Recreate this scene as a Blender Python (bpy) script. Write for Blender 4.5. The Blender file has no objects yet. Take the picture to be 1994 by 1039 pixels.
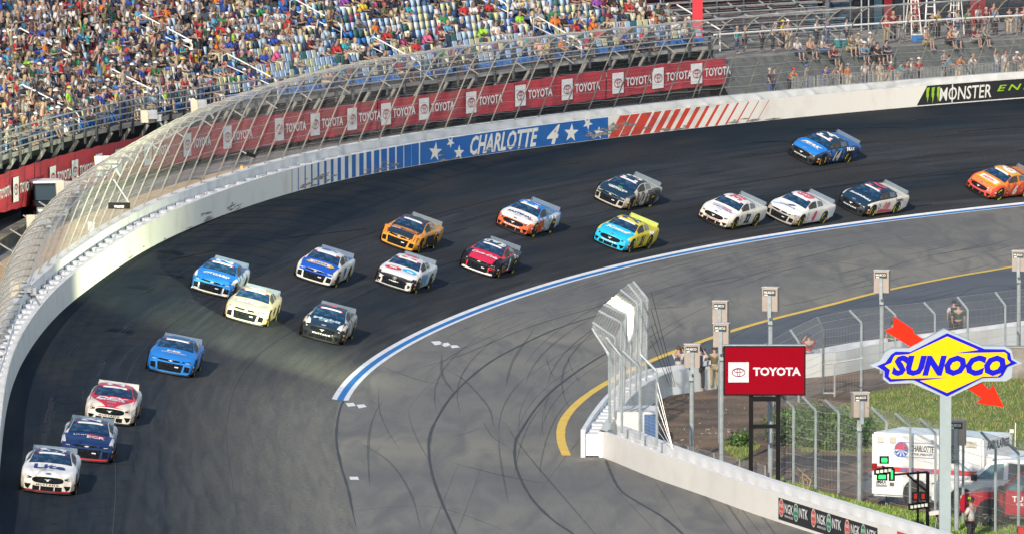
import bpy, bmesh, math, random
import numpy as np
from mathutils import Vector, Matrix
from mathutils.bvhtree import BVHTree
random.seed(7); rng = np.random.default_rng(11)
R = math.radians
scene = bpy.context.scene
COL = scene.collection

# ------------------------------------------------------------ camera, world, sun, exposure
FPX, CAMZ, YH, PX0, PY0 = 15000.0, 28.9, -652.0, 997.0, 519.5      # focal length in photo pixels, camera height
PITCH = math.atan((PY0 - YH) / FPX); CP, SP = math.cos(PITCH), math.sin(PITCH)
cam = bpy.data.cameras.new('camera'); camo = bpy.data.objects.new('camera', cam); COL.objects.link(camo)
camo.location = (0, 0, CAMZ); camo.rotation_euler = (R(90) - PITCH, 0, 0)
cam.sensor_width = 36; cam.lens = 36 * FPX / 1994.0; cam.clip_start = 5; cam.clip_end = 4000
scene.camera = camo

SUN_EL, SUN_AZ = R(26), R(-15)        # azimuth measured from straight behind the camera, negative = to its left
world = bpy.data.worlds.new('World'); scene.world = world; world.use_nodes = True
wn = world.node_tree.nodes; wl = world.node_tree.links
sky = wn.new('ShaderNodeTexSky'); sky.sky_type = 'NISHITA'; sky.sun_disc = False
sky.sun_elevation = SUN_EL; sky.sun_rotation = math.pi + SUN_AZ; sky.air_density = 1.2; sky.dust_density = .8; sky.ozone_density = 2.5
wn['Background'].inputs[1].default_value = 0.135
wl.new(sky.outputs[0], wn['Background'].inputs[0])
sund = bpy.data.lights.new('sun', 'SUN'); suno = bpy.data.objects.new('sun', sund); COL.objects.link(suno)
sund.energy = 4.3; sund.angle = R(0.8); sund.color = (1.0, 0.87, 0.70)
tosun = Vector((math.sin(SUN_AZ) * math.cos(SUN_EL), -math.cos(SUN_AZ) * math.cos(SUN_EL), math.sin(SUN_EL)))
suno.rotation_euler = tosun.to_track_quat('Z', 'Y').to_euler(); suno.location = (0, -50, 90)
vs = scene.view_settings; vs.view_transform = 'Standard'; vs.look = 'None'; vs.gamma = 1; vs.exposure = 0.30
try: vs.use_curve_mapping = False
except Exception: pass
scene.render.engine = 'CYCLES'
cy = scene.cycles
cy.max_bounces = 5; cy.diffuse_bounces = 2; cy.glossy_bounces = 2; cy.transmission_bounces = 3; cy.transparent_max_bounces = 10
cy.caustics_reflective = False; cy.caustics_refractive = False
try: cy.use_denoising = True; cy.denoiser = 'OPENIMAGEDENOISE'
except Exception: pass

# ------------------------------------------------------------ the track's own coordinates
_tab = [(-80, -3.655, 222.568, -.0394), (-70, -4.061, 232.559, -.0419), (-60, -4.495, 242.55, -.0448), (-50, -4.957, 252.539, -.0478), (-40, -5.45, 262.527, -.0508), (-30, -5.967, 272.514, -.0521), (-20, -6.455, 282.502, -.0444), (-10, -6.788, 292.496, -.0206), (0, -6.783, 302.495, .0228), (10, -6.297, 312.482, .0746), (20, -5.313, 322.433, .1221), (30, -3.891, 332.331, .1629), (40, -2.085, 342.166, .2001), (50, .088, 351.926, .2383), (60, 2.656, 361.59, .2819), (70, 5.684, 371.119, .3341), (80, 9.243, 380.463, .3945), (90, 13.387, 389.562, .4607), (100, 18.137, 398.359, .5296), (110, 23.486, 406.806, .5996), (120, 29.414, 414.857, .6697), (130, 35.891, 422.473, .7398), (140, 42.885, 429.618, .8099), (150, 50.362, 436.254, .8799), (160, 58.286, 442.351, .95), (170, 66.618, 447.878, 1.0201), (180, 75.316, 452.807, 1.0902), (190, 84.338, 457.116, 1.1603), (200, 93.639, 460.784, 1.2265)]
_T = np.array(_tab)
SS = np.arange(-80, 200.01, .25); _k = np.clip(((SS + 80) // 10).astype(int), 0, 27); _u = (SS - _T[_k, 0]) / 10
def _herm(j, d):
    a, b = _T[_k, j], _T[_k + 1, j]; da, db = d(_T[_k, 3]) * 10, d(_T[_k + 1, 3]) * 10; u = _u
    return (2*u**3-3*u**2+1)*a + (u**3-2*u**2+u)*da + (-2*u**3+3*u**2)*b + (u**3-u**2)*db
SX, SY = _herm(1, np.sin), _herm(2, np.cos)
def _ip(s, xs, ys): return float(np.interp(s, xs, ys))
def _sm(xs, ys, w=24):
    v = np.interp(SS, xs, ys); k = np.ones(2*w+1)/(2*w+1); return np.convolve(np.pad(v, w, mode='edge'), k, 'valid')
STH = _sm(_T[:, 0], _T[:, 3], 10)
SB = _sm([-60, -30, 0, 20, 50, 80, 110, 150], np.radians([4.5, 6.5, 11, 14, 18, 21, 23.5, 24]))
STW = _sm([-80, -20, 0, 20, 30, 40, 60, 70, 80, 90, 100, 110, 140, 200], [12, 12.25, 12.2, 12.5, 12.9, 13.1, 13.1, 12.8, 12.4, 12.05, 11.8, 11.6, 11.8, 12])
def frame(s):
    i = (s + 80) / .25; i = min(max(i, 0), len(SS) - 1.001); k = int(i); u = i - k
    l = lambda A: A[k] * (1-u) + A[k+1] * u
    return l(SX), l(SY), l(STH), l(SB), l(STW)
def surf(s, t, h=0.0):
    """point on the track: s metres along the inner edge, t metres up the banking (t<0: on the flat apron), h above it"""
    X, Y, T, b, tw = frame(s); ct, st = math.cos(T), math.sin(T)
    if t < 0: return Vector((X - t*ct, Y + t*st, h))
    d = t*math.cos(b) - h*math.sin(b); return Vector((X - d*ct, Y + d*st, t*math.sin(b) + h*math.cos(b)))
def out(s, o, h):
    """point outside the track: o metres beyond the wall's foot, h above it"""
    X, Y, T, b, tw = frame(s); d = tw*math.cos(b) + o
    return Vector((X - d*math.cos(T), Y + d*math.sin(T), tw*math.sin(b) + h))
def inward(s):
    T = frame(s)[2]; return Vector((math.cos(T), -math.sin(T), 0))
def along(s):
    T = frame(s)[2]; return Vector((math.sin(T), math.cos(T), 0))
def proj(P):
    X, Y, Z = P[0], P[1], P[2] - CAMZ; fw = Y*CP - Z*SP; up = Y*SP + Z*CP
    return PX0 + FPX*X/fw, PY0 - FPX*up/fw
def G(px, py, z=0.0):
    """where the ground (or height z) lies that the photograph shows at this spot"""
    a = (px - PX0)/FPX; b = (py - PY0)/FPX; d = (a, CP - b*SP, -SP - b*CP); k = (z - CAMZ)/d[2]
    return Vector((d[0]*k, d[1]*k, z))
def track_at(px, py):
    best = None
    for s in np.arange(-55, 135, .5):
        for t in (3., 9.):
            pass
    ss = np.arange(-60, 136, .5); ts = np.arange(0, 14.5, .25); bd = 1e9
    for s in ss:
        X, Y, T, b, tw = frame(s); d = ts*math.cos(b); x = X - d*math.cos(T); y = Y + d*math.sin(T); z = ts*math.sin(b) - CAMZ
        fw = y*CP - z*SP; e = np.hypot(PX0 + FPX*x/fw - px, PY0 - FPX*(y*SP + z*CP)/fw - py); i = int(e.argmin())
        if e[i] < bd: bd = e[i]; best = (float(s), float(ts[i]))
    return best
def s_of(px, o, h):
    """distance along the track where a line at (o, h) outside it passes this column of the photograph"""
    ss = np.arange(-78, 199, .5); u = np.array([proj(out(s, o, h))[0] for s in ss]); return float(np.interp(px, u, ss))

# ------------------------------------------------------------ materials
MATS = {}
def mat(name, color, rough=.6, metal=0., var=.12, scale=3., emis=None, es=0., bump=0., alpha=1., spec=.5, second=None, coat=0., objcol=False, coords='Object', thr=(.35, .65)):
    if name in MATS: return MATS[name]
    m = bpy.data.materials.new(name); m.use_nodes = True; n = m.node_tree.nodes; l = m.node_tree.links; b = n['Principled BSDF']
    b.inputs['Roughness'].default_value = rough; b.inputs['Metallic'].default_value = metal
    b.inputs['Specular IOR Level'].default_value = spec; b.inputs['Coat Weight'].default_value = coat; b.inputs['Coat Roughness'].default_value = .08
    tc = n.new('ShaderNodeTexCoord'); nz = n.new('ShaderNodeTexNoise'); nz.inputs['Scale'].default_value = scale; nz.inputs['Detail'].default_value = 5
    l.new(tc.outputs[coords], nz.inputs['Vector'])
    rp = n.new('ShaderNodeMapRange'); rp.inputs['From Min'].default_value = thr[0]; rp.inputs['From Max'].default_value = thr[1]; l.new(nz.outputs['Fac'], rp.inputs['Value'])
    mx = n.new('ShaderNodeMix'); mx.data_type = 'RGBA'
    c = tuple(color[:3]); c2 = second or tuple(x*(1-var*2) for x in c)
    mx.inputs['A'].default_value = (*c, 1); mx.inputs['B'].default_value = (*c2, 1); l.new(rp.outputs[0], mx.inputs['Factor'])
    outp = mx.outputs['Result']
    if objcol:
        oi = n.new('ShaderNodeObjectInfo'); mm = n.new('ShaderNodeMix'); mm.data_type = 'RGBA'; mm.blend_type = 'MULTIPLY'; mm.inputs['Factor'].default_value = 1
        l.new(outp, mm.inputs['A']); l.new(oi.outputs['Color'], mm.inputs['B']); outp = mm.outputs['Result']
    l.new(outp, b.inputs['Base Color'])
    if bump:
        bp = n.new('ShaderNodeBump'); bp.inputs['Strength'].default_value = bump; bp.inputs['Distance'].default_value = .02; l.new(nz.outputs['Fac'], bp.inputs['Height']); l.new(bp.outputs[0], b.inputs['Normal'])
    if emis: b.inputs['Emission Color'].default_value = (*emis, 1); b.inputs['Emission Strength'].default_value = es
    if alpha < 1: b.inputs['Alpha'].default_value = alpha
    MATS[name] = m; return m
def attr_mat(name, rough=.8):
    if name in MATS: return MATS[name]
    m = bpy.data.materials.new(name); m.use_nodes = True; n = m.node_tree.nodes; l = m.node_tree.links
    a = n.new('ShaderNodeAttribute'); a.attribute_name = 'col'; l.new(a.outputs['Color'], n['Principled BSDF'].inputs['Base Color']); n['Principled BSDF'].inputs['Roughness'].default_value = rough
    MATS[name] = m; return m
def srgb(r, g, b):
    f = lambda v: ((v/255)/12.92 if v/255 <= .04045 else ((v/255+.055)/1.055)**2.4); return (f(r), f(g), f(b))

WHITE = mat('white_paint', (.78, .78, .77), .5, var=.05, scale=1.2)
CREAM = mat('barrier_paint', (.88, .85, .78), .55, second=(.70, .65, .56), scale=.7, thr=(.5, .85))
FOAM = mat('white_foam', (.74, .77, .82), .7, var=.06)
GALV = mat('galvanised_steel', (.42, .44, .45), .45, metal=.35, var=.12, scale=6)
FENCE = mat('weathered_fence_pipe', (.33, .32, .28), .5, metal=.2, var=.12, scale=3)
WIRE = mat('fence_wire', (.50, .50, .49), .5, metal=.3, var=.05)
POLE = mat('blue_grey_pole', (.33, .38, .41), .5, metal=.2, var=.1, scale=4)
BLACK = mat('black_paint', (.008, .008, .010), .7, var=.1, spec=.15)
BOARD = mat('black_board', (.02, .02, .024), .5, var=.1)
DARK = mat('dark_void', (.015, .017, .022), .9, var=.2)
CONC = mat('pale_concrete', (.34, .33, .31), .9, var=.2, scale=.8, bump=.2)
DCONC = mat('dark_concrete', (.09, .09, .09), .9, var=.2, scale=.8, bump=.2)
RED = mat('banner_red', (.42, .03, .045), .65, second=(.30, .022, .035), scale=.5)
SIGNRED = mat('sign_red', (.62, .005, .03), .35, var=.04, scale=1.)
BLUE = mat('paint_blue', (.006, .13, .46), .5, second=(.02, .13, .36), scale=.6, thr=(.5, .8))
REDP = mat('paint_red', (.70, .06, .03), .5, second=(.55, .07, .05), scale=.6, thr=(.5, .8))
YEL = mat('yellow_line_paint', (.85, .55, .06), .6, var=.06, scale=1)
LBLUE = mat('line_blue', (.008, .17, .50), .6, var=.08, scale=1)
LWHITE = mat('line_white', (.84, .84, .84), .6, var=.08, scale=2)

# ------------------------------------------------------------ mesh helpers
class MB:
    def __init__(self): self.v = []; self.f = []; self.m = []
    def quad(self, a, b, c, d, m=0):
        i = len(self.v); self.v += [tuple(a), tuple(b), tuple(c), tuple(d)]; self.f.append((i, i+1, i+2, i+3)); self.m.append(m)
    def poly(self, pts, m=0):
        i = len(self.v); self.v += [tuple(p) for p in pts]; self.f.append(tuple(range(i, i+len(pts)))); self.m.append(m)
    def box(self, c, sz, M=None, m=0):
        x, y, z = sz[0]/2, sz[1]/2, sz[2]/2; i = len(self.v)
        for p in ((-x,-y,-z),(x,-y,-z),(x,y,-z),(-x,y,-z),(-x,-y,z),(x,-y,z),(x,y,z),(-x,y,z)):
            q = Vector(p)
            if M is not None: q = M @ q
            self.v.append(tuple(q + Vector(c)))
        for f in ((0,3,2,1),(4,5,6,7),(0,1,5,4),(1,2,6,5),(2,3,7,6),(3,0,4,7)): self.f.append(tuple(i+k for k in f)); self.m.append(m)
        return self
    def tube(self, pts, r, n=6, m=0, cap=True, taper=None):
        pts = [Vector(p) for p in pts]; i0 = len(self.v); N = len(pts)
        for k, p in enumerate(pts):
            t = (pts[min(k+1, N-1)] - pts[max(k-1, 0)]).normalized()
            a = t.cross(Vector((0, 0, 1))) if abs(t.z) < .95 else t.cross(Vector((1, 0, 0))); a.normalize(); b = t.cross(a)
            rr = r if taper is None else r*(1-(1-taper)*k/(N-1))
            for j in range(n):
                q = p + (a*math.cos(2*math.pi*j/n) + b*math.sin(2*math.pi*j/n))*rr; self.v.append(tuple(q))
        for k in range(N-1):
            for j in range(n):
                a0 = i0+k*n+j; a1 = i0+k*n+(j+1) % n; self.f.append((a0, a1, a1+n, a0+n)); self.m.append(m)
        if cap: self.f.append(tuple(i0+j for j in range(n))[::-1]); self.f.append(tuple(i0+(N-1)*n+j for j in range(n))); self.m += [m, m]
        return self
    def extrude(self, poly, thick, M, m=0, mside=None):
        """2D outline poly (x,y) given thickness along local z, placed by matrix M"""
        i = len(self.v); n = len(poly)
        for z in (0, thick):
            for p in poly: self.v.append(tuple(M @ Vector((p[0], p[1], z))))
        self.f.append(tuple(range(i+n-1, i-1, -1))); self.f.append(tuple(range(i+n, i+2*n))); self.m += [m, m]
        for k in range(n): self.f.append((i+k, i+(k+1) % n, i+n+(k+1) % n, i+n+k)); self.m.append(m if mside is None else mside)
        return self
    def mesh(self, name, mats, smooth=False):
        me = bpy.data.meshes.new(name); me.from_pydata(self.v, [], self.f)
        for x in (mats if isinstance(mats, (list, tuple)) else [mats]): me.materials.append(x)
        me.polygons.foreach_set('material_index', self.m)
        if smooth: me.polygons.foreach_set('use_smooth', [True]*len(self.f))
        me.update(); return me
    def obj(self, name, mats, parent=None, smooth=False):
        return link(name, self.mesh(name, mats, smooth), parent)
def link(name, me, parent=None):
    o = bpy.data.objects.new(name, me); COL.objects.link(o)
    if parent is not None: o.parent = parent
    return o
def fix_normals(me):
    b = bmesh.new(); b.from_mesh(me); bmesh.ops.recalc_face_normals(b, faces=b.faces); b.to_mesh(me); b.free()
def empty(name, loc=(0, 0, 0), rz=0.):
    o = bpy.data.objects.new(name, None); COL.objects.link(o); o.location = loc; o.rotation_euler = (0, 0, rz); o.empty_display_size = .3; return o
def tag(o, label=None, cat=None, group=None, kind=None):
    if label: o['label'] = label
    if cat: o['category'] = cat
    if group: o['group'] = group
    if kind: o['kind'] = kind
    return o
def copy_obj(o, parent=None):
    c = o.copy(); COL.objects.link(c); c.parent = parent; return c
def grid(fn, us, vs_, mb=None, m=0, cell=None):
    mb = mb or MB(); i = len(mb.v); nv = len(vs_)
    for u in us:
        for v in vs_: mb.v.append(tuple(fn(u, v)))
    for a in range(len(us)-1):
        for b in range(nv-1):
            k = i + a*nv + b; mb.f.append((k, k+nv, k+nv+1, k+1)); mb.m.append(m if cell is None else cell(a, b))
    return mb
def ribbon(profile, s0, s1, ds=1.5, mb=None, m=0, closed=False, fn=out):
    prof = list(profile) + ([profile[0]] if closed else []); us = list(np.arange(s0, s1, ds)) + [s1]; mb = mb or MB()
    for (o0, h0), (o1, h1) in zip(prof[:-1], prof[1:]):
        grid(lambda u, v: fn(u, *((o0, h0) if v == 0 else (o1, h1))), us, (0, 1), mb, m)
    if closed:
        for s in (s0, s1): mb.poly([fn(s, *p) for p in profile], m)
    return mb

# lettering: outlines of the built-in font turned into flat mesh, cached
_txt = {}
def text2d(s, bold=0., shear=0., space=1.):
    key = (s, bold, shear, space)
    if key in _txt: return _txt[key]
    c = bpy.data.curves.new('lettering', 'FONT'); c.body = s; c.offset = bold; c.shear = shear; c.resolution_u = 2; c.fill_mode = 'FRONT'; c.space_character = space
    o = bpy.data.objects.new('lettering', c); COL.objects.link(o); bpy.context.view_layer.update()
    me = bpy.data.meshes.new_from_object(o.evaluated_get(bpy.context.evaluated_depsgraph_get()))
    v = np.array([(p.co.x, p.co.y) for p in me.vertices]); f = [tuple(p.vertices) for p in me.polygons]
    COL.objects.unlink(o); bpy.data.objects.remove(o); bpy.data.curves.remove(c); bpy.data.meshes.remove(me)
    lo, hi = v.min(0), v.max(0); v = (v - lo)/(hi - lo) - .5          # unit box centred on 0
    _txt[key] = (v, f, float((hi-lo)[0]/(hi-lo)[1])); return _txt[key]
def put_text(mb, s, w, h, fn, m=0, **kw):
    """lettering w by h; fn maps (x,y) round its centre to a point"""
    v, f, asp = text2d(s, **kw)
    if w is None: w = h*asp
    i = len(mb.v); mb.v += [tuple(fn(a*w, b*h)) for a, b in v]
    mb.f += [tuple(i+k for k in p) for p in f]; mb.m += [m]*len(f); return w
def ellipse_ring(cx, cy_, rx, ry, th, n=28):
    return [[(cx+(rx-th*q)*math.cos(a), cy_+(ry-th*q)*math.sin(a)) for q in (0, 1)] for a in np.linspace(0, 2*math.pi, n+1)]
def put_ring(mb, cx, cy_, rx, ry, th, fn, m=0, n=28):
    R_ = ellipse_ring(cx, cy_, rx, ry, th, n)
    for a, b in zip(R_[:-1], R_[1:]): mb.poly([fn(*a[0]), fn(*b[0]), fn(*b[1]), fn(*a[1])], m)
def put_disc(mb, cx, cy_, rx, ry, fn, m=0, n=24): mb.poly([fn(cx+rx*math.cos(a), cy_+ry*math.sin(a)) for a in np.linspace(0, 2*math.pi, n, endpoint=False)], m)
def put_rect(mb, x0, y0, x1, y1, fn, m=0): mb.poly([fn(x0, y0), fn(x1, y0), fn(x1, y1), fn(x0, y1)], m)
def put_emblem(mb, w, fn, m=0):
    """emblem of three crossed ovals, w wide"""
    put_ring(mb, 0, 0, w*.5, w*.33, w*.055, fn, m); put_ring(mb, 0, 0, w*.13, w*.30, w*.045, fn, m); put_ring(mb, 0, w*.13, w*.36, w*.15, w*.045, fn, m)
def star(cx, cy_, r, rot=0., q=.4):
    return [(cx + (r if k % 2 == 0 else r*q)*math.sin(rot + k*math.pi/5), cy_ + (r if k % 2 == 0 else r*q)*math.cos(rot + k*math.pi/5)) for k in range(10)]

# ------------------------------------------------------------ the track and the ground
def asphalt_mat(name, track=True):
    m = bpy.data.materials.new(name); m.use_nodes = True; n = m.node_tree.nodes; l = m.node_tree.links; b = n['Principled BSDF']
    b.inputs['Roughness'].default_value = .9; b.inputs['Specular IOR Level'].default_value = .07 if track else .2
    g = n.new('ShaderNodeNewGeometry')
    def noise(vec, sc, det=4, dist=0.):
        z = n.new('ShaderNodeTexNoise'); z.inputs['Scale'].default_value = sc; z.inputs['Detail'].default_value = det; z.inputs['Distortion'].default_value = dist; l.new(vec, z.inputs['Vector']); return z.outputs['Fac']
    def mrange(v, a, b2, c=0., d=1.):
        r = n.new('ShaderNodeMapRange'); r.inputs['From Min'].default_value = a; r.inputs['From Max'].default_value = b2; r.inputs['To Min'].default_value = c; r.inputs['To Max'].default_value = d; l.new(v, r.inputs['Value']); return r.outputs[0]
    def mix(f, A, B):
        x = n.new('ShaderNodeMix'); x.data_type = 'RGBA'; l.new(f, x.inputs['Factor'])
        for s_, c in (('A', A), ('B', B)):
            if isinstance(c, tuple): x.inputs[s_].default_value = (*c, 1)
            else: l.new(c, x.inputs[s_])
        return x.outputs['Result']
    if track:
        uv = n.new('ShaderNodeUVMap'); mp = n.new('ShaderNodeMapping'); mp.inputs['Scale'].default_value = (.045, .9, 1); l.new(uv.outputs[0], mp.inputs['Vector'])
        sp_ = n.new('ShaderNodeSeparateXYZ'); l.new(uv.outputs[0], sp_.inputs[0])
        ramp = n.new('ShaderNodeValToRGB'); e = ramp.color_ramp.elements; l.new(mrange(sp_.outputs['Y'], 0, 13), ramp.inputs[0])
        cols = [(0, (.090, .092, .090)), (.10, (.058, .062, .066)), (.24, (.026, .036, .048)), (.42, (.062, .068, .076)), (.60, (.056, .063, .073)), (.74, (.020, .032, .046)), (.93, (.007, .017, .030)), (1, (.030, .038, .042))]
        e[0].position = 0; e[0].color = (*cols[0][1], 1); e[1].position = 1; e[1].color = (*cols[-1][1], 1)
        for p, c in cols[1:-1]: q = e.new(p); q.color = (*c, 1)
        streak = noise(mp.outputs[0], 3, 6, .6); base = mix(mrange(streak, .35, .7, 0, .7), ramp.outputs[0], (.009, .016, .027))
        mp2 = n.new('ShaderNodeMapping'); mp2.inputs['Scale'].default_value = (.02, .16, 1); l.new(uv.outputs[0], mp2.inputs['Vector'])
        base = mix(mrange(noise(mp2.outputs[0], 4, 2), .42, .66, 0, .75), base, (.040, .042, .045))
        fx = n.new('ShaderNodeMath'); fx.operation = 'MULTIPLY'; l.new(mrange(sp_.outputs['X'], 24, -8), fx.inputs[0]); l.new(mrange(sp_.outputs['Y'], 6.6, .8), fx.inputs[1])
        low_ = mix(mrange(streak, .3, .7), (.255, .245, .205), (.175, .175, .166))
        fy = n.new('ShaderNodeMath'); fy.operation = 'MULTIPLY'; l.new(fx.outputs[0], fy.inputs[0]); fy.inputs[1].default_value = 1.0
        worn = mix(fy.outputs[0], base, low_)
    else:
        big = noise(g.outputs['Position'], .035, 5, .8); base = mix(mrange(big, .35, .65), (.275, .260, .215), (.170, .170, .163))
        mp = n.new('ShaderNodeMapping'); mp.inputs['Scale'].default_value = (.35, .05, 1); mp.inputs['Rotation'].default_value = (0, 0, R(-22)); l.new(g.outputs['Position'], mp.inputs['Vector'])
        worn = mix(mrange(noise(mp.outputs[0], 2.2, 6, 1.2), .42, .70, 0, .7), base, (.120, .123, .128))
    gr = noise(g.outputs['Position'], 9, 3); c = mix(mrange(gr, .35, .7, 0, .38), worn, (.02, .02, .02) if track else (.10, .10, .10))
    l.new(c, b.inputs['Base Color'])
    bp = n.new('ShaderNodeBump'); bp.inputs['Strength'].default_value = .25; bp.inputs['Distance'].default_value = .01; l.new(noise(g.outputs['Position'], 30, 2), bp.inputs['Height']); l.new(bp.outputs[0], b.inputs['Normal'])
    return m
gm = MB(); gm.quad((-1500, -60, -.004), (1500, -60, -.004), (1500, 3000, -.004), (-1500, 3000, -.004))
tag(gm.obj('asphalt_apron', asphalt_mat('apron_asphalt', False)), 'grey asphalt apron and pit road with skid marks', kind='structure')
us = list(np.arange(-80, 200.1, 2)); vt = np.linspace(0, 1, 9)
tm = grid(lambda s, v: surf(s, frame(s)[4]*v), us, vt); tme = tm.mesh('banked_track', asphalt_mat('track_asphalt', True), True)
uvl = tme.uv_layers.new(name='UVMap'); li = np.zeros(len(tme.loops), int); tme.loops.foreach_get('vertex_index', li)
uvs = np.array([(s, v*frame(s)[4]) for s in us for v in vt])[li]; uvl.data.foreach_set('uv', uvs.ravel())
fix = link('banked_track', tme); tag(fix, 'dark rubbered asphalt of the banked turn', kind='structure')

def strip(ts, s0, s1, ds, name, m, h=.006, ragged=0.):
    us = list(np.arange(s0, s1, ds)) + [s1]; mb = grid(lambda s, t: surf(s, t, h), us, ts)
    o = mb.obj(name, m); o['kind'] = 'structure'; return o
strip((-.33, -.13), 0, 150, 1.5, 'painted_white_line', LWHITE, .006); strip((.13, .33), 0, 150, 1.5, 'painted_white_line', LWHITE, .006)
strip((-.13, 0, .13), 0, 150, 1.5, 'painted_blue_line', LBLUE, .006)

def smooth_line(pts, n=8):
    P = [Vector(p) for p in pts]; P = [P[0]*2 - P[1]] + P + [P[-1]*2 - P[-2]]; r = []
    for i in range(1, len(P)-2):
        for k in range(n):
            u = k/n; a, b, c, d = P[i-1], P[i], P[i+1], P[i+2]
            r.append(.5*((2*b) + (c-a)*u + (2*a-5*b+4*c-d)*u*u + (3*b-a-3*c+d)*u**3))
    r.append(P[-2]); return r
def flat_strip(pts, w, name, m, z=.004, wob=0., taper=False, mb=None):
    own = mb is None; mb = mb or MB(); P = pts; L = []; N = len(P)
    for k, p in enumerate(P):
        t = (P[min(k+1, N-1)] - P[max(k-1, 0)]); t.z = 0; t.normalize(); nrm = Vector((t.y, -t.x, 0)); ww = w/2*(1 + wob*(random.random()-.5))
        if taper: ww *= math.sin(math.pi*min(max(k/(N-1), .03), .97))**.6
        q = Vector((p.x, p.y, z)); L.append((q + nrm*ww, q - nrm*ww))
    for a, b in zip(L[:-1], L[1:]): mb.quad(a[1], b[1], b[0], a[0])
    if own: o = mb.obj(name, m); o['kind'] = 'structure'; return o
yl = [G(*p) for p in [(1103, 886), (1093, 858), (1094, 828), (1110, 800), (1140, 772), (1185, 743), (1262, 704), (1400, 652), (1500, 622), (1600, 597), (1717, 567), (1850, 540), (1960, 521), (2100, 494), (2300, 462)]]
_pr = [G(*p) for p in [(1185, 743), (1262, 704), (1400, 652), (1500, 622), (1600, 597), (1717, 567), (1850, 540), (1960, 521), (2100, 494), (2300, 462), (2300, 640), (1994, 690), (1700, 735), (1500, 745), (1300, 760), (1200, 800)]]
_m = MB(); _m.poly([(p.x, p.y, .0) for p in _pr][::-1]); tag(_m.obj('pit_road', mat('pit_road_asphalt', (.085, .100, .120), .9, second=(.125, .140, .158), scale=.12, coords='Object', bump=.2, spec=.15)), 'darker asphalt between the yellow line and the infield barrier', kind='structure')
flat_strip(smooth_line(yl), .34, 'painted_yellow_line', YEL, .006, wob=.12)
# white slabs painted beside the line
for q in [[(839, 664), (856, 663), (864, 669), (847, 671)], [(857, 668), (872, 666), (880, 672), (865, 674)], [(874, 671), (889, 671), (896, 675), (881, 677)], [(673, 784), (688, 783), (693, 789), (678, 791)], [(694, 787), (709, 786), (714, 791), (699, 794)], [(680, 927), (697, 927), (699, 933), (682, 933)]]:
    mb = MB(); mb.poly([G(x, y, .006) for x, y in q][::-1]); mb.obj('painted_dash', LWHITE)['kind'] = 'structure'
# tar seams and skid marks
TAR = mat('tar_seam', (.055, .055, .058), .8, var=.1); SKID = mat('tyre_rubber_mark', (.06, .06, .065), .8, second=(.12, .12, .12), scale=1.5, alpha=.30)
seams = [[(729, 712), (690, 752), (664, 790), (655, 850), (664, 905), (680, 960), (692, 1039), (700, 1090)],
         [(1330, 596), (1250, 602), (1177, 611), (1090, 637), (1015, 671), (950, 707), (886, 763), (849, 818), (835, 860), (840, 915), (858, 970), (886, 1035), (900, 1075)],
         [(1260, 655), (1177, 689), (1093, 745), (1047, 790), (1015, 837), (1003, 864), (1006, 910), (1033, 966), (1075, 1010), (1114, 1037), (1160, 1080)],
         [(1180, 895), (1192, 925), (1210, 955), (1245, 978), (1290, 1005), (1330, 1039), (1370, 1080)]]
sm_ = MB()
for sg in seams: flat_strip(smooth_line([G(*p) for p in sg]), .10, 'x', TAR, .004, wob=.5, mb=sm_)
tag(sm_.obj('tar_seam_lines', TAR), kind='structure')
km = MB()
def skid(pts, w=.16): flat_strip(smooth_line([G(*p) for p in pts]), w, 'x', SKID, .002, wob=.4, taper=True, mb=km)
for pts in [[(600, 1010), (720, 990), (830, 985), (900, 1000), (1000, 1039)], [(870, 720), (905, 740), (950, 790), (962, 830)], [(860, 690), (862, 730), (885, 765)], [(700, 820), (800, 822), (860, 828)],
            [(1010, 560), (1110, 545), (1250, 515), (1400, 500)], [(740, 712), (820, 740), (870, 748)], [(880, 900), (980, 925), (1060, 940)], [(910, 640), (1000, 610), (1100, 600), (1180, 590)],
            [(940, 820), (960, 850), (990, 870)], [(1060, 560), (1170, 530), (1300, 505)], [(800, 720), (900, 690), (1020, 640), (1150, 600), (1240, 580)], [(880, 850), (915, 840), (940, 830)],
            [(1480, 530), (1600, 515), (1700, 495), (1880, 470)], [(1500, 560), (1650, 545), (1800, 500), (1980, 470)], [(1560, 505), (1640, 512), (1700, 520)], [(1700, 522), (1800, 520), (1900, 500), (1990, 490)],
            [(1860, 578), (1900, 560), (1960, 556), (1990, 570)], [(1300, 560), (1400, 545), (1560, 520)], [(1040, 640), (1000, 700), (985, 750)], [(470, 960), (520, 930), (600, 925), (660, 960)],
            [(420, 790), (440, 870), (430, 960)], [(560, 770), (575, 860), (600, 960), (640, 1039)], [(700, 860), (760, 900), (800, 960), (820, 1030)], [(610, 880), (640, 980), (660, 1039)]]: skid(pts, random.uniform(.06, .16))
for k in range(70):
    s0 = random.uniform(-60, 85); t0 = -random.uniform(.6, 15 if s0 < 30 else 8); L = random.uniform(12, 45); dr = random.gauss(0, .05); P = [surf(s0+L*j/7, min(-.4, t0+dr*L*j/7), 0) for j in range(8)]
    w = random.choice([.03, .05, .07, .10]); flat_strip(P, w, 'x', SKID, .002, wob=.5, taper=True, mb=km)
    if random.random() < .4: flat_strip([p + Vector((.9, .25, 0)) for p in P], w, 'x', SKID, .0022, wob=.5, taper=True, mb=km)
for k in range(30):
    x, y = random.uniform(1250, 1980), random.uniform(480, 600); y = max(y, 500-(x-1250)*.07); L = random.uniform(40, 160); skid([(x, y), (x+L*.5, y-L*.09), (x+L, y-L*.22)], random.uniform(.08, .2))
tag(km.obj('skid_marks', SKID), kind='structure')
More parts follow.
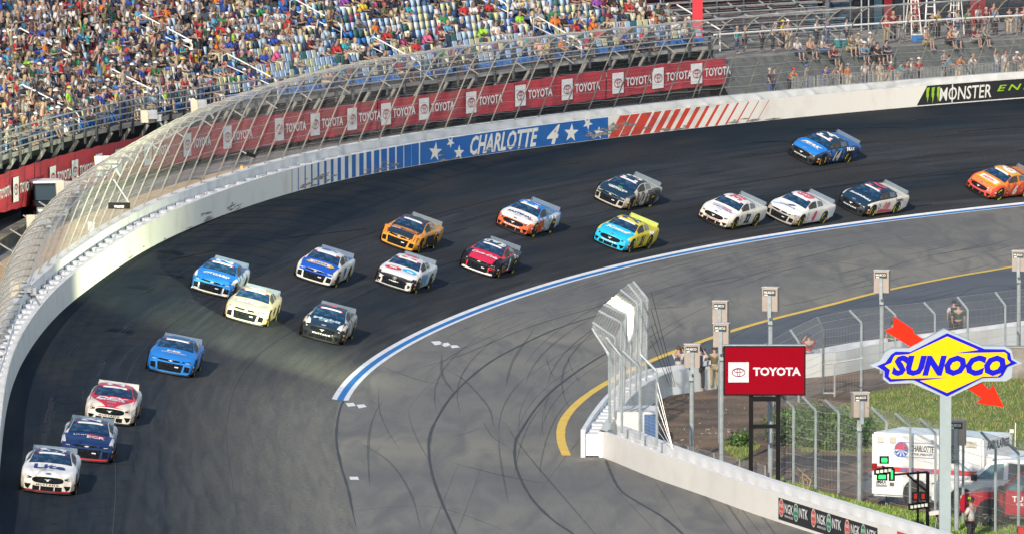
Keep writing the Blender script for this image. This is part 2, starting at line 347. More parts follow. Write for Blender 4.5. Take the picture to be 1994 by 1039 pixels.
# faint pale joints across the banking
pj = MB()
for (s0, t0, s1, t1) in [(54, 8.6, 44, 10), (36, 11, 30, 11.6), (92, 5.5, 120, 6.2), (100, 4, 128, 4.6), (112, 8.6, 104, 9.6), (118, 9.5, 110, 10.3)]:
    P = [surf(s0+(s1-s0)*k/8, t0+(t1-t0)*k/8, .004) for k in range(9)]
    for a, b in zip(P[:-1], P[1:]): pj.quad(a, b, b+Vector((.03, 0, .012)), a+Vector((.03, 0, .012)))
for t_ in (4.1, 8.2):
    P = [surf(s_, t_+.03*math.sin(s_*.2), .004) for s_ in np.arange(-60, 140, 2.)]
    for a, b in zip(P[:-1], P[1:]): pj.quad(a, b, b+Vector((.02, 0, .008)), a+Vector((.02, 0, .008)))
tag(pj.obj('track_joint_lines', mat('pale_joint', (.07, .08, .09), .8)), kind='structure')
# dark rubber streaks laid along the banking
rk = MB(); RUB = mat('rubber_streak', (.012, .018, .026), .75, second=(.022, .026, .032), scale=.8, alpha=.6)
for k in range(46):
    s0 = random.uniform(-50, 125); t0 = random.uniform(.8, 10.5) if s0 > 25 else random.uniform(7.5, 10.8); L = random.uniform(3, 12); P = [(s0+L*j/8, t0+.05*math.sin(j*.3+k)) for j in range(9)]; w = random.uniform(.03, .09)
    for (a, b), (c, d) in zip(P[:-1], P[1:]): rk.quad(surf(a, b-w, .003), surf(c, d-w, .003), surf(c, d+w, .003), surf(a, b+w, .003))
tag(rk.obj('rubber_streaks', RUB), kind='structure')

# ------------------------------------------------------------ outer wall: steel-and-foam barrier before the concrete wall
bar = empty('safer_barrier', out(40, 0, 0)); tag(bar, 'long white steel and foam crash barrier curving round the outside of the banked turn', 'barrier')
def child(o, parent):
    o.parent = parent; o.matrix_parent_inverse = parent.matrix_world.inverted() if False else Matrix.Translation(-Vector(parent.location)); return o
for s0, s1 in [(a, min(a+7.5, 150)) for a in np.arange(-75, 150, 7.5)]:
    child(ribbon([(.0, 0), (0, 1.12), (.20, 1.12), (.20, 0)], s0, s1-.012, 1.25, closed=True).obj('barrier_panel', CREAM), bar)
fm = MB()
# one foam block in its own axes: x along the wall, y outward, z up
fm.v = [(-.62, 0, 0), (.62, 0, 0), (.5, .62, 0), (-.1, .62, 0), (-.62, 0, .95), (.62, 0, .95), (.5, .62, .95), (-.1, .62, .95)]
fm.f = [(0, 3, 2, 1), (4, 5, 6, 7), (0, 1, 5, 4), (1, 2, 6, 5), (2, 3, 7, 6), (3, 0, 4, 7)]; fm.m = [0]*6
fme = fm.mesh('foam_block', FOAM)
for s in np.arange(-60, 140, 1.62):
    o = link('foam_block', fme); T = frame(s)[2]; o.location = out(s, .21, .10); o.rotation_euler = (0, 0, math.pi/2 - T); child(o, bar)
cw = ribbon([(.86, 0), (.86, 1.42), (1.35, 1.42), (1.35, -.5)], -75, 150, 1.5).obj('concrete_wall', mat('white_washed_concrete', (.74, .74, .72), .7, second=(.55, .54, .50), scale=.9, thr=(.5, .8)))
tag(cw, 'white concrete wall top behind the crash barrier carrying the fence posts', 'wall')
gp = ribbon([(.2, .12), (.86, .12)], -75, 150, 2).obj('barrier_gap_floor', mat('grey_gap_floor', (.30, .32, .35), .9)); gp.parent = bar; child(gp, bar)  # plain grey floor between the barrier panels and the concrete

def wallfn(sc, hc, off=.008):
    """maps (x along, y up) onto the face of the barrier round the point (sc, hc)"""
    return lambda x, y: out(sc + x, -off, hc + y)
def wall_panel(s0, s1, h0, h1, m, name, slant=0., off=.006, n=None):
    n = n or max(2, int(abs(s1-s0)/.8)+1); us = np.linspace(0, 1, n+1)
    mb = grid(lambda u, v: out(s0+(s1-s0)*u + slant*v, -off, h0+(h1-h0)*v), us, (0, 1)); return child(mb.obj(name, m), bar)
def sw(px): return s_of(px, 0, .3)
P6 = lambda c: 500 + c/3.988
bl = [(273, 4), (322, 6), (375, 8), (427, 11), (478, 14), (532, 18), (585, 20), (640, 25), (697, 27), (753, 30), (812, 33), (870, 37), (930, 40), (988, 44), (1050, 48), (1112, 52), (1172, 55), (1230, 57)]
for c, w in bl: wall_panel(sw(P6(c-w/2)), sw(P6(c+w/2)), .02, 1.10, BLUE, 'blue_stripe')
sF0, sF1 = sw(P6(1268)), sw(1184)
wall_panel(sF0, sF1, .02, 1.10, BLUE, 'blue_field', slant=0)
P7 = lambda c: 1000 + c/3.988
rd = [(737, 812), (822, 890), (905, 985), (1005, 1058), (1088, 1135), (1165, 1208), (1243, 1283), (1325, 1358), (1403, 1430), (1483, 1506), (1562, 1582), (1640, 1655), (1724, 1735), (1806, 1813), (1886, 1891)]
sl = sw(P7(105+800)) - sw(P7(800))
for k, (a, b) in enumerate(rd): wall_panel(sw(P7(a)), sw(P7(b)), .02, 1.10, REDP, 'red_stripe', slant=sl*.85, off=.007 if k else .009)
stm = lambda c, r, h, rot: (lambda mb: (mb.poly([out(sw(c)+x*1.55, -.013, h+y) for x, y in star(0, 0, r, rot)]), child(mb.obj('painted_star', CREAM), bar)))(MB())
stm(847, .50, .52, .15); stm(877, .30, .88, .6); stm(893, .40, .30, .1); stm(1112, .50, .52, .1); stm(1144, .34, .90, .5); stm(1165, .34, .35, .15)
lm = MB(); a0, a1 = sw(915), sw(1048); put_text(lm, 'CHARLOTTE', a1-a0, .96, wallfn((a0+a1)/2, .55, .016), bold=.03, shear=.35)
child(lm.obj('wall_lettering', CREAM), bar); lm = MB(); a0, a1 = sw(1064), sw(1090); put_text(lm, '4', a1-a0, .96, wallfn((a0+a1)/2, .55, .016), bold=.03, shear=.35)
child(lm.obj('wall_lettering', CREAM), bar)
# scuffs: dark tyre scrapes across the paint
sc_ = MB()
for k in range(130):
    c = random.choice([(300, 150, .14), (640, 90, .12), (1350, 160, .10), (900, 120, .08), (600, 30, .25), (735, 30, .3), (1190, 32, .45), (1195, 20, .5), (450, 12, .2), (395, 8, .2), (1150, 15, .3)]); s0 = sw(c[0]+random.uniform(-c[1], c[1])); h = max(.06, c[2]+random.uniform(-.2, .25)); L = random.uniform(.3, 1.8); w = random.uniform(.01, .06)
    sc_.poly([out(s0, -.018, h), out(s0+L*.5, -.018, h-w), out(s0+L, -.018, h+random.uniform(-.03, .05)), out(s0+L*.5, -.018, h+w)])
child(sc_.obj('scuff_marks', mat('tyre_scuff', (.16, .14, .12), .8, second=(.4, .37, .33), scale=4)), bar)['kind'] = 'stuff'
# the black board with the drink maker's name
sM0, sM1 = sw(1785), 150.
wall_panel(sM0, sM1, .06, 1.10, BOARD, 'black_board', slant=.9, off=.010)
mg = MB(); GREEN = mat('lime_green', (.35, .62, .02), .5, var=.05)
for k in range(3):
    x = sw(1797)+.35 + k*.46
    mg.poly([wallfn(x, .58, .02)(*p) for p in [(-.05, .40), (.22, .42), (.12, .1), (.16, .05), (.02, -.42 if k != 1 else -.5), (-.02, -.1), (-.08, -.12)]])
child(mg.obj('claw_mark', GREEN), bar)
ml = MB(); a0, a1 = sw(1815)+.6, sw(1918)+.5; put_text(ml, 'MONSTER', a1-a0, .74, wallfn((a0+a1)/2, .56, .02), bold=.01, shear=.12); 
o_ = (a0+a1)/2-(a1-a0)*.255; ml.poly([wallfn(o_, .56, .022)(*p) for p in [(-.03, -.52), (.05, -.52), (.09, .52), (.0, .52)]])
child(ml.obj('board_lettering', CREAM), bar)
ml = MB(); a0 = sw(1927)+.6; put_text(ml, 'ENERGY', 6.4, .34, wallfn(a0+3.2, .66, .02), bold=.015, shear=.3, space=1.4); child(ml.obj('board_lettering', GREEN), bar)

# ------------------------------------------------------------ ground outside the wall, banner, fence
TAN = mat('dry_sand', (.55, .38, .22), .95, second=(.40, .29, .18), scale=.5, bump=.3, coords='Object')
GREYG = mat('service_road', (.20, .20, .20), .95, second=(.12, .12, .12), scale=.4, bump=.2)
gr1 = ribbon([(1.35, .80), (4.3, .72)], -75, 96, 1.5).obj('sandy_ground', TAN); tag(gr1, kind='structure')
gr2 = ribbon([(4.3, .72), (7.4, .60)], -75, 113.5, 1.5).obj('service_road', GREYG); tag(gr2, kind='structure')
gr3 = ribbon([(1.35, .82), (4.3, .74)], 96, 150, 1.5).obj('concrete_ground', CONC); tag(gr3, kind='structure')
gr4 = ribbon([(4.3, .74), (6.2, .80)], 113.5, 150, 1.5).obj('concrete_ground', CONC); tag(gr4, kind='structure')
def outerland(s, o, h): return out(s, o, h)
tag(ribbon([(7.4, .55), (60, 1.0), (400, 2.0)], -75, 107, 4).obj('outer_ground', GREYG), kind='structure')
tag(ribbon([(24, 2.6), (60, 2.6), (400, 2.6)], 107.5, 195, 4).obj('outer_ground', GREYG), kind='structure')
BB = lambda s: _ip(s, [30, 37, 50, 65, 77, 91, 101, 114], [1.6, 1.25, 1.05, 1.05, 1.0, 1.14, 1.24, 1.5])
BT = lambda s: _ip(s, [32, 51, 62, 74.5, 88, 100, 111], [3.2, 2.8, 2.62, 2.48, 2.52, 2.75, 2.9])
BO = 6.5
ban = empty('red_banner', out(70, BO, 1.5)); tag(ban, 'long red advertising banner with white lettering hung under the grandstand front', 'banner')
sE = s_of(1415, BO, 2.2)
seg = [10.] + [s_of(67, BO, 2.3)] + [s_of(p, BO, 2.) for p in (735, 1180)] + [sE]
for k in range(len(seg)-1):
    us = list(np.arange(seg[k]+.04, seg[k+1]-.04, .6)) + [seg[k+1]-.04]
    mb = grid(lambda s, v: out(s, BO + .035*math.sin(s*2.1+v*2)+.02*math.sin(s*5.3), BB(s)+(BT(s)-BB(s))*v+.02*math.sin(s*3.1)), us, (0, .25, .5, .75, 1))
    o = child(mb.obj('banner_sheet', RED), ban)
WB = mat('banner_white', (.72, .74, .76), .6, var=.05)
def banfn(s0, hf=.5):
    hm = BB(s0) + (BT(s0)-BB(s0))*hf; sl_ = ((BB(s0+1)+BT(s0+1)) - (BB(s0-1)+BT(s0-1)))/4
    return lambda x, y: out(s0+x, BO-.075, hm + y + sl_*x)
for px in (-12, 28, 100, 143, 190, 228, 285, 362, 440, 541, 611, 683, 749, 823, 915, 1011, 1102, 1201, 1279, 1354):
    s0 = s_of(px, BO, 2.1); hh = 1.0; f = banfn(s0)
    mb = MB(); put_rect(mb, -.50, -.55, .50, .55, f); child(mb.obj('emblem_panel', WB), ban)
    mb = MB(); put_emblem(mb, .72, lambda x, y: f(x, y*1.05)+inward(s0)*.02); child(mb.obj('emblem', RED), ban)
    mb = MB(); put_text(mb, 'TOYOTA', 2.25, .46, lambda x, y: f(x+1.85, y), bold=.025); child(mb.obj('banner_lettering', WB), ban)

fence = empty('catch_fence', out(45, 1.1, 1.42)); tag(fence, 'tall steel catch fence with curved overhanging posts along the outer wall', 'fence')
FP = [(1.10, 1.40), (.62, 2.5), (.15, 3.6), (-.30, 4.55), (-.62, 5.1), (-1.0, 5.5), (-1.5, 5.78), (-2.05, 5.9), (-2.65, 5.9)]
pm_ = MB(); pm_.tube([(0, -(p[0]-1.10), p[1]-1.40) for p in FP], .036, 6)       # post in its own axes: -y... outward is -y
pme = pm_.mesh('fence_post', FENCE, True)
br = MB(); br.tube([(0, .62, 2.6), (.0, .05, 2.95)], .035, 5); brm = br.mesh('post_brace', FENCE)
k = 0
LEAN = lambda s: _ip(s, [-75, -45, -32, -18, -5, 25], [.33, .45, .54, .63, .77, 1.0])
for s in np.arange(-74.5, 137, 2.5):
    o = link('fence_post', pme); T = frame(s)[2]; o.location = out(s, 1.10, 1.40); o.rotation_euler = (0, 0, -math.pi/2 - T + 0); child(o, fence)
    # local +y -> inward
    d = inward(s); o.rotation_euler = (0, 0, math.atan2(-d.x, d.y)); o.scale = (1, LEAN(s), 1)
    if k % 2 == 0:
        c = link('post_brace', brm); c.location = o.location; c.rotation_euler = o.rotation_euler; child(c, fence)
    k += 1
LEAN = lambda s: _ip(s, [-75, -45, -32, -18, -5, 25], [.33, .45, .54, .63, .77, 1.0])
def fpt(s, u):
    n = len(FP)-1; i = min(int(u), n-1); f = u-i; a, b = FP[i], FP[i+1]; return out(s, 1.04 - (1.10-(a[0]*(1-f)+b[0]*f))*LEAN(s), a[1]*(1-f)+b[1]*f)
cb = MB()
for u in (.02, .45, .95, 1.45, 1.95, 2.5, 3.1, 4.2, 6.2, 8.0):
    P = []
    for s in np.arange(-74, 135.1, 1.25): P.append(fpt(s + random.uniform(-.1, .1), u) + Vector((0, 0, -(.05 if int((s+74)/1.25) % 2 else 0))))
    cb.tube(P, .011 if u not in (.02, 8.0) else .03, 3, cap=False)
child(cb.obj('fence_cables', WIRE), fence)['kind'] = 'stuff'
def wires(paths, r, name, m, parent):
    """thin three-sided wires along many paths of equal length, quickly"""
    P = np.array(paths, float); n, k, _ = P.shape; t = P[:, -1]-P[:, 0]; t /= np.linalg.norm(t, axis=1, keepdims=True)
    a = np.cross(t, [[.3, .9, .31]]); a /= np.linalg.norm(a, axis=1, keepdims=True); b = np.cross(t, a); V = []
    for j in range(3):
        q = 2*math.pi*j/3; V.append(P + (a*math.cos(q) + b*math.sin(q))[:, None, :]*r)
    V = np.stack(V, 2).reshape(-1, 3); idx = np.arange(n*k*3).reshape(n, k, 3); nx = np.roll(idx, -1, 2)
    F = np.stack([idx[:, :-1], nx[:, :-1], nx[:, 1:], idx[:, 1:]], -1).reshape(-1, 4)
    me = bpy.data.meshes.new(name); me.vertices.add(len(V)); me.vertices.foreach_set('co', V.ravel()); me.loops.add(F.size); me.loops.foreach_set('vertex_index', F.ravel())
    me.polygons.add(len(F)); me.polygons.foreach_set('loop_start', np.arange(0, F.size, 4)); me.update(calc_edges=True); me.materials.append(m)
    o = link(name, me, None); o['kind'] = 'stuff'
    return child(o, parent) if parent is not None else o
us_ = np.linspace(.02, 8, 10)
wires([[tuple(fpt(s, u)) for u in us_] for s in np.arange(-74, 135, .14)], .0028, 'wire_mesh', WIRE, fence)
ss_ = np.arange(-74, 135.1, 2.2)
wires([[tuple(fpt(s, u)) for s in ss_] for u in np.arange(.1, 8, .19)], .0025, 'wire_mesh', WIRE, fence)

# flood lamps and boxes hung on the fence
def floodlamp(px, py, o, h, label):
    s = s_of(px, o, h); P = out(s, o, h); e = empty('flood_lamp', P, 0); tag(e, label, 'flood lamp', 'flood lamps on the catch fence')
    M = Matrix.Rotation(R(20), 3, 'Z') @ Matrix.Rotation(R(-12), 3, 'X')
    m = MB().box((0, 0, 0), (.34, .10, .58), M); m.obj('lamp_face', mat('lamp_face_cream', (.62, .55, .42), .4, var=.05), e)
    m = MB().box((.32, .2, .05), (.42, .5, .42), M).box((.62, .3, -.1), (.22, .3, .3), M); m.obj('lamp_housing', GALV, e)
    MB().tube([(.6, .3, -.1), (.9, .4, -.6)], .05).obj('bracket', POLE, e)
for px, py, o, h, w in [(28, 478, -.4, 5.0, 'lowest flood lamp on the fence, at the left edge by the concrete kerb'), (60, 412, .0, 4.9, 'flood lamp on the fence in front of the black utility cart'), (117, 353, .3, 4.8, 'flood lamp beside the windscreen of the black utility cart'), (192, 315, .6, 4.6, 'flood lamp on the fence against the red banner, highest of the four'), (281, 250, 4.5, 4.2, 'flood lamp at the banner top edge under the grandstand railing'), (378, 213, 5.2, 3.9, 'grey flood lamp below the grandstand railing, rightmost of its row')]: floodlamp(px, py, o, h, w)
e = empty('hanging_sign', G(232, 392, 3.9)); tag(e, 'small black scoreboard box with white lettering hung from the fence by a bracket', 'sign')
s = s_of(232, -.9, 3.2); e.location = out(s, -.9, 3.2)
MB().box((0, 0, 0), (.92, .16, .26)).obj('sign_box', BLACK, e)
mb = MB(); put_text(mb, 'WALKARD', .42, .10, lambda x, y: Vector((x, -.09, y-.03)), bold=.02); mb.obj('sign_lettering', WHITE, e)
MB().tube([(.4, .05, .13), (-.25, .2, 1.1)], .03).obj('bracket', GALV, e)
s = s_of(481, .6, 2.0); e = empty('fence_camera', out(s, .4, 2.2)); tag(e, 'small black camera housing on the fence above the wall', 'camera')
MB().box((0, 0, 0), (.45, .2, .16), Matrix.Rotation(R(20), 3, 'Y')).obj('camera_housing', BLACK, e); MB().tube([(-.2, 0, .05), (-.5, .1, .2)], .03).obj('bracket', GALV, e)
# a coil of yellow hose and odd things lying behind the wall
s = s_of(452, 1.8, .9); e = empty('hose_reel', out(s, 1.7, 1.0)); tag(e, 'yellow hose reel lying behind the wall on the sand', 'hose reel')
MB().tube([(-.25, 0, .1), (0, 0, .12), (.25, .02, .2)], .12, 8).obj('reel', mat('dull_brass', (.35, .28, .16), .6), e); MB().box((.3, 0, .3), (.12, .2, .5), Matrix.Rotation(R(15), 3, 'Y')).obj('frame', mat('safety_yellow', (.7, .42, .03), .5), e)
s = s_of(178, 1.9, .9); e = empty('junction_box', out(s, 1.9, 1.0)); tag(e, 'grey electrical box on the sand behind the wall', 'electrical box')
MB().box((0, 0, .25), (.3, .25, .5)).obj('cabinet', GALV, e); MB().box((.0, -.13, .25), (.24, .02, .4)).obj('door', WHITE, e)

# concrete kerb and black utility cart at the left edge
kw = ribbon([(4.9, .60), (4.9, 1.35), (5.4, 1.35), (5.4, .60)], 0, s_of(66, 5, 1), 1.5, closed=True).obj('concrete_kerb_wall', mat('stained_concrete', (.16, .15, .12), .95, second=(.07, .07, .065), scale=1.2, thr=(.4, .6)))
tag(kw, 'stained grey concrete kerb wall beside the service road at the left', 'wall')
NAVY = mat('black_plastic', (.012, .016, .026), .35, var=.05, coat=.4); GLASS = mat('dark_glass', (.02, .03, .04), .08, var=.03, spec=.8)
def tyre_wheel(parent, loc, r, w, rim_m, axis='y', name='wheel', rim_name='rim', spokes=8):
    t = MB(); n = 20; t.v = []; prof = [(r*.6, -w/2), (r*.92, -w/2), (r, -w*.3), (r, w*.3), (r*.92, w/2), (r*.6, w/2)]
    def P(a, rr, x): return (rr*math.cos(a), x, rr*math.sin(a)) if axis == 'y' else (x, rr*math.cos(a), rr*math.sin(a))
    for k in range(n):
        a, b = 2*math.pi*k/n, 2*math.pi*(k+1)/n
        for (r0, x0), (r1, x1) in zip(prof[:-1], prof[1:]): t.quad(P(a, r0, x0), P(b, r0, x0), P(b, r1, x1), P(a, r1, x1))
    o = t.obj(name, mat('tyre_rubber', (.012, .012, .012), .75, var=.05), parent, True); o.location = loc
    d = MB(); q = MB()
    for x in (-w*.36, w*.36): d.poly([P(2*math.pi*k/n, r*.62, x) for k in range(n)])
    rr_ = d.obj('rim', mat('rim_dark', (.05, .05, .05), .4, metal=.5), o)
    for k in range(spokes):
        a = 2*math.pi*k/spokes
        for x in (-w*.40, w*.40): q.poly([P(a-.13, r*.12, x), P(a-.10, r*.6, x), P(a+.10, r*.6, x), P(a+.13, r*.12, x)])
    q.obj('spokes', rim_m, o); return o
cs = s_of(92, 5.6, 1.2); cart = empty('utility_cart', out(s_of(95, 5.5, .7), 5.5, .62), R(14)); tag(cart, 'black utility cart with white roof parked between fence and banner', 'cart')
S_ = [(-.62, .0)]
def prism_y(mb, prof, y0, y1, m=0, inset=0.):
    """side outline (x,z) extruded across y"""
    i = len(mb.v); n = len(prof)
    for y in (y0, y1): mb.v += [(p[0], y, p[1]) for p in prof]
    mb.f.append(tuple(range(i, i+n))); mb.f.append(tuple(range(i+2*n-1, i+n-1, -1))); mb.m += [m, m]
    for k in range(n): mb.f.append((i+k, i+n+k, i+n+(k+1) % n, i+(k+1) % n)); mb.m.append(m)
    return mb
b = MB(); 
def cbx(x0, x1, y0, y1, z0, z1, mb): mb.box(((x0+x1)/2, (y0+y1)/2, (z0+z1)/2), (abs(x1-x0), abs(y1-y0), abs(z1-z0)))
cbx(-.75, .75, -.2, 2.6, .35, .75, b)
b.v += [(-.75, -1.0, .35), (.75, -1.0, .35), (.75, -.2, .35), (-.75, -.2, .35), (-.70, -.95, .72), (.70, -.95, .72), (.75, -.2, 1.0), (-.75, -.2, 1.0)]; i = len(b.v)-8
for f in ((0, 3, 2, 1), (4, 5, 6, 7), (0, 1, 5, 4), (1, 2, 6, 5), (2, 3, 7, 6), (3, 0, 4, 7)): b.f.append(tuple(i+k for k in f)); b.m.append(0)
b.obj('body', NAVY, cart)
b = MB(); b.quad((-.66, -.25, 1.0), (.66, -.25, 1.0), (.60, .10, 1.72), (-.60, .10, 1.72)); b.obj('windscreen', GLASS, cart)
b = MB().box((0, .85, 1.78), (1.45, 1.9, .08)); b.obj('roof', WHITE, cart)
for x in (-.68, .68):
    for y0, y1, z0 in ((-.3, .08, .95), (1.7, 1.7, .7)): MB().tube([(x, y0, z0), (x*.93, y1, 1.76)], .035).obj('roof_post', BLACK, cart)
b = MB().box((0, .9, .95), (1.2, .5, .4)).box((0, 1.15, 1.3), (1.2, .12, .5)); b.obj('seat', BLACK, cart)
for x in (-.5, .5): MB().box((x, -.99, .58), (.32, .04, .12)).obj('headlight', mat('headlight_lens', (.6, .62, .65), .15), cart)
MB().box((0, -1.02, .40), (1.3, .06, .1)).obj('bumper', GALV, cart)
for x in (-.72, .72):
    for y in (-.62, 2.0): tyre_wheel(cart, (x, y, .28), .28, .2, GALV, 'x')

# ------------------------------------------------------------ grandstand
LIP = lambda s: BT(s) + .70
NR, RO, RISE, RUN = 24, 6.9, .31, .76
S0G, S1G = 26., s_of(1390, 6.9, 3.7)
stand = empty('grandstand', out(70, RO, 2)); tag(stand, 'concrete grandstand of stepped seating rows behind the outer wall', 'grandstand')
def prof_out(s, o, h): return out(s, o, LIP(s)+h)
prof = []
for k in range(NR+1): prof += [(RO + RUN*k, RISE*k - (0 if k else 0)), (RO + RUN*(k+1), RISE*k)]
child(ribbon(prof, S0G, S1G, 1.5, fn=prof_out).obj('stepped_terrace', mat('stand_concrete', (.13, .14, .16), .9, second=(.08, .085, .10), scale=1.2)), stand)  # dark grey tone: shade on the steps is put into the colour
child(ribbon([(RO-.12, -.02), (RO-.12, -.22), (RO+.1, -.22), (RO+.1, -.02)], S0G-10, S1G+.4, 1.5, closed=True, fn=prof_out).obj('deck_edge', mat('deck_edge_grey', (.40, .39, .36), .8, second=(.28, .27, .25), scale=1.5)), stand)
child(ribbon([(RO+.5, -.20), (RO+1.3, -4.0)], S0G-20, S1G+.4, 1.5, fn=prof_out).obj('understand_shade', DARK), stand)  # dark sheet put in for the shade in the open space under the stand
mb = MB(); P = [out(S1G+.02, o, LIP(S1G)+h) for o, h in prof] + [out(S1G+.02, RO+RUN*NR+RUN, 0), out(S1G+.02, RO+.4, 0)]; mb.poly(P); child(mb.obj('end_wall', mat('stand_concrete', (.1, .1, .1))), stand)
# struts below the deck
sb = MB().box((0, 0, 0), (.14, .14, 2.2)).mesh('support_strut', mat('strut_grey', (.22, .22, .21), .7))
for s in np.arange(S0G, S1G, 2.6):
    o = link('support_strut', sb); P = out(s, RO+.2, LIP(s)-1.15); o.location = P; d = inward(s); o.rotation_euler = (R(-32), 0, math.atan2(-d.x, d.y)); child(o, stand)
rail = empty('stand_railing', out(70, RO-.2, 3.4)); tag(rail, 'grey metal railing with dark posts along the front of the grandstand', 'railing')
RP = MB().box((0, 0, .35), (.11, .10, 1.75)).mesh('railing_post', mat('dark_post', (.045, .055, .065), .6))
for s in np.arange(S0G-8, S1G+.1, 1.75):
    o = link('railing_post', RP); o.location = out(s, RO-.2, LIP(s)); o.rotation_euler = (0, 0, math.pi/2-frame(s)[2]); child(o, rail)
RM = mat('rail_steel', (.48, .49, .50), .45, metal=.3)
for h in (.22, .50, .78, 1.08):
    child(MB().tube([out(s, RO-.26, LIP(s)+h) for s in np.arange(S0G-8, S1G+.5, 1.75)], .035, 5).obj('rail', RM), rail)

# aisles with white handrails
AIS = [s_of(40, RO, 4)*0+34.5, 46.3, 58.5, 72.0, 86.8, 101.8]
HR = mat('handrail_white', (.80, .79, .76), .4, var=.03)
hr = MB()
L4 = 4
def hp(k, z): return (0, k*RUN, k*RISE + z)
path = [(0, .1, .0), (0, .1, .62+.1)] + [(0, .25, .95)] + [(0, L4*RUN-.25, L4*RISE+.92)] + [(0, L4*RUN, L4*RISE+.80), (0, L4*RUN+.02, L4*RISE)]
hr.tube(path, .035, 6); hr.tube([(0, .1, .5), (0, L4*RUN, L4*RISE+.42)], .03, 5); hrm = hr.mesh('handrail', HR, True)
names_k = ['front', 'second', 'third', 'fourth']
names_a = ['leftmost', 'second', 'third', 'fourth', 'fifth', 'rightmost']
for ia, s in enumerate(AIS):
    for kk, k in enumerate((0, 6, 12, 18)):
        P = out(s, RO + RUN*k + .1, LIP(s) + RISE*k)
        u, v = proj(P + Vector((0, 0, 1.0)))
        if u < -60 or v < -30: continue
        o = link('stair_handrail', hrm); o.location = P; d = inward(s); o.rotation_euler = (0, 0, math.atan2(d.x, -d.y))
        tag(o, 'white stair handrail, %s up the %s aisle of the grandstand' % (names_k[kk], names_a[ia]), 'handrail', 'handrails on the grandstand stairs')

# seats: the nearest 300 of those in view singly, the rest joined
SEATC = [((.40, .53, .68), .38), ((.58, .57, .33), .25), ((.04, .13, .11), .12), ((.28, .06, .09), .06), ((.03, .05, .10), .09), ((.62, .64, .62), .09)]
def seat_color():
    r = random.random()
    for c, p in SEATC:
        r -= p
        if r <= 0: return c
    return SEATC[0][0]
SB_M = mat('seat_plastic', (1, 1, 1), .45, var=.03, objcol=True); SP_M = mat('seat_pan_blue', (.03, .17, .55), .5, var=.1)
bk = MB().box((0, -.30, .68), (.42, .045, .40), Matrix.Rotation(R(12), 3, 'X')); bkm = bk.mesh('backrest', SB_M)
pn = MB().box((0, -.10, .30), (.44, .06, .30), Matrix.Rotation(R(28), 3, 'X')).box((0, -.22, .08), (.06, .06, .2)); pnm = pn.mesh('seat_pan', SP_M)
SEATS = []
for k in range(NR):
    for s in np.arange(S0G, S1G-.3, .51):
        if any(abs(s-a) < .62 for a in AIS): continue
        P = out(s, RO + RUN*k + .38, LIP(s) + RISE*k); u, v = proj(P + Vector((0, 0, .6)))
        if u < -14 or v < -14: continue
        T = frame(s)[2]; d = inward(s); rz = math.atan2(-d.x, d.y)       # local +y looks at the track
        # how full: dense on the left, thin to the right and in the lowest rows
        p = .66 - min(max(0, u-280), 300)/300*.30 - (.16 if k < 3 else 0)
        if u < 300: p = .74 - (.10 if k < 1 else 0)
        if 450 < u < 950: p -= .06
        if u > 1080: p += .10
        occ = random.random() < max(.10, min(.92, p + .28*math.sin(s*.9+k*.8)*(0 if u < 300 else 1)))
        SEATS.append(dict(s=s, k=k, P=P, u=u, v=v, rz=rz, occ=occ, c=seat_color()))
vis = sorted([q for q in SEATS if not q['occ'] and 0 < q['u'] < 1400 and q['v'] > 0], key=lambda q: q['k'] + max(0, q['s']-45)*.06)
single = vis[:300]; sid = {id(q) for q in single}
def cname(c):
    return {0: 'pale blue', 1: 'pale yellow', 2: 'dark green', 3: 'maroon', 4: 'navy', 5: 'off-white'}[[x[0] for x in SEATC].index(c)]
rown = ['front', 'second', 'third', 'fourth', 'fifth', 'sixth', 'seventh', 'eighth', 'ninth', 'tenth', 'eleventh', 'twelfth', 'thirteenth', 'fourteenth', 'fifteenth', 'sixteenth', 'seventeenth', 'eighteenth', 'nineteenth', 'twentieth', 'topmost', 'topmost', 'topmost', 'topmost']
blockn = ['left of all the aisles', 'right of the first aisle', 'right of the second aisle', 'right of the third aisle', 'right of the fourth aisle', 'right of the fifth aisle', 'right of the last aisle']
def block(s): return sum(1 for a in AIS if s > a)
USED = {}
def unique(label, alts):
    """the first wording nobody carries yet"""
    for a in [''] + alts:
        L = (label + ' ' + a).strip()
        if L not in USED: USED[L] = 1; return L
    return label
for q in single:
    r = empty('stadium_seat', q['P'], q['rz'])
    o = link('backrest', bkm, r); o.color = (*q['c'], 1); o = link('seat_pan', pnm, r)
    alts = ['at its left end', 'near its left end', 'well left of middle', 'just left of middle', 'just right of middle', 'well right of middle', 'near its right end', 'at its right end']
    bs = ([S0G]+AIS+[S1G]); b = block(q['s']); f = (q['s']-bs[b])/(bs[b+1]-bs[b]); a0 = alts[min(7, int(f*8))]
    tag(r, 'empty %s seat, %s row, %s, %s' % (cname(q['c']), rown[q['k']], blockn[b], a0), 'seat', 'empty grandstand seats')
def merge(items, name, m):
    """join (verts, faces(list), matrix, colour) copies into one mesh with a colour attribute"""
    V = []; F = []; C = []; off = 0
    for v, f, M, c in items:
        V.append(v @ np.array(M.to_3x3()).T + np.array(M.translation)); F.append(f + off); C.append(np.tile(c, (f.size, 1))); off += len(v)
    V = np.concatenate(V); F = np.concatenate(F); C = np.concatenate(C)
    me = bpy.data.meshes.new(name); me.vertices.add(len(V)); me.vertices.foreach_set('co', V.ravel()); me.loops.add(F.size); me.loops.foreach_set('vertex_index', F.ravel())
    me.polygons.add(len(F)); me.polygons.foreach_set('loop_start', np.arange(0, F.size, F.shape[1])); me.update(calc_edges=True)
    at = me.color_attributes.new('col', 'FLOAT_COLOR', 'CORNER'); at.data.foreach_set('color', np.c_[C, np.ones(len(C))].ravel()); me.materials.append(m)
    return link(name, me)
def arr(mb): return np.array(mb.v), np.array(mb.f)
its = []
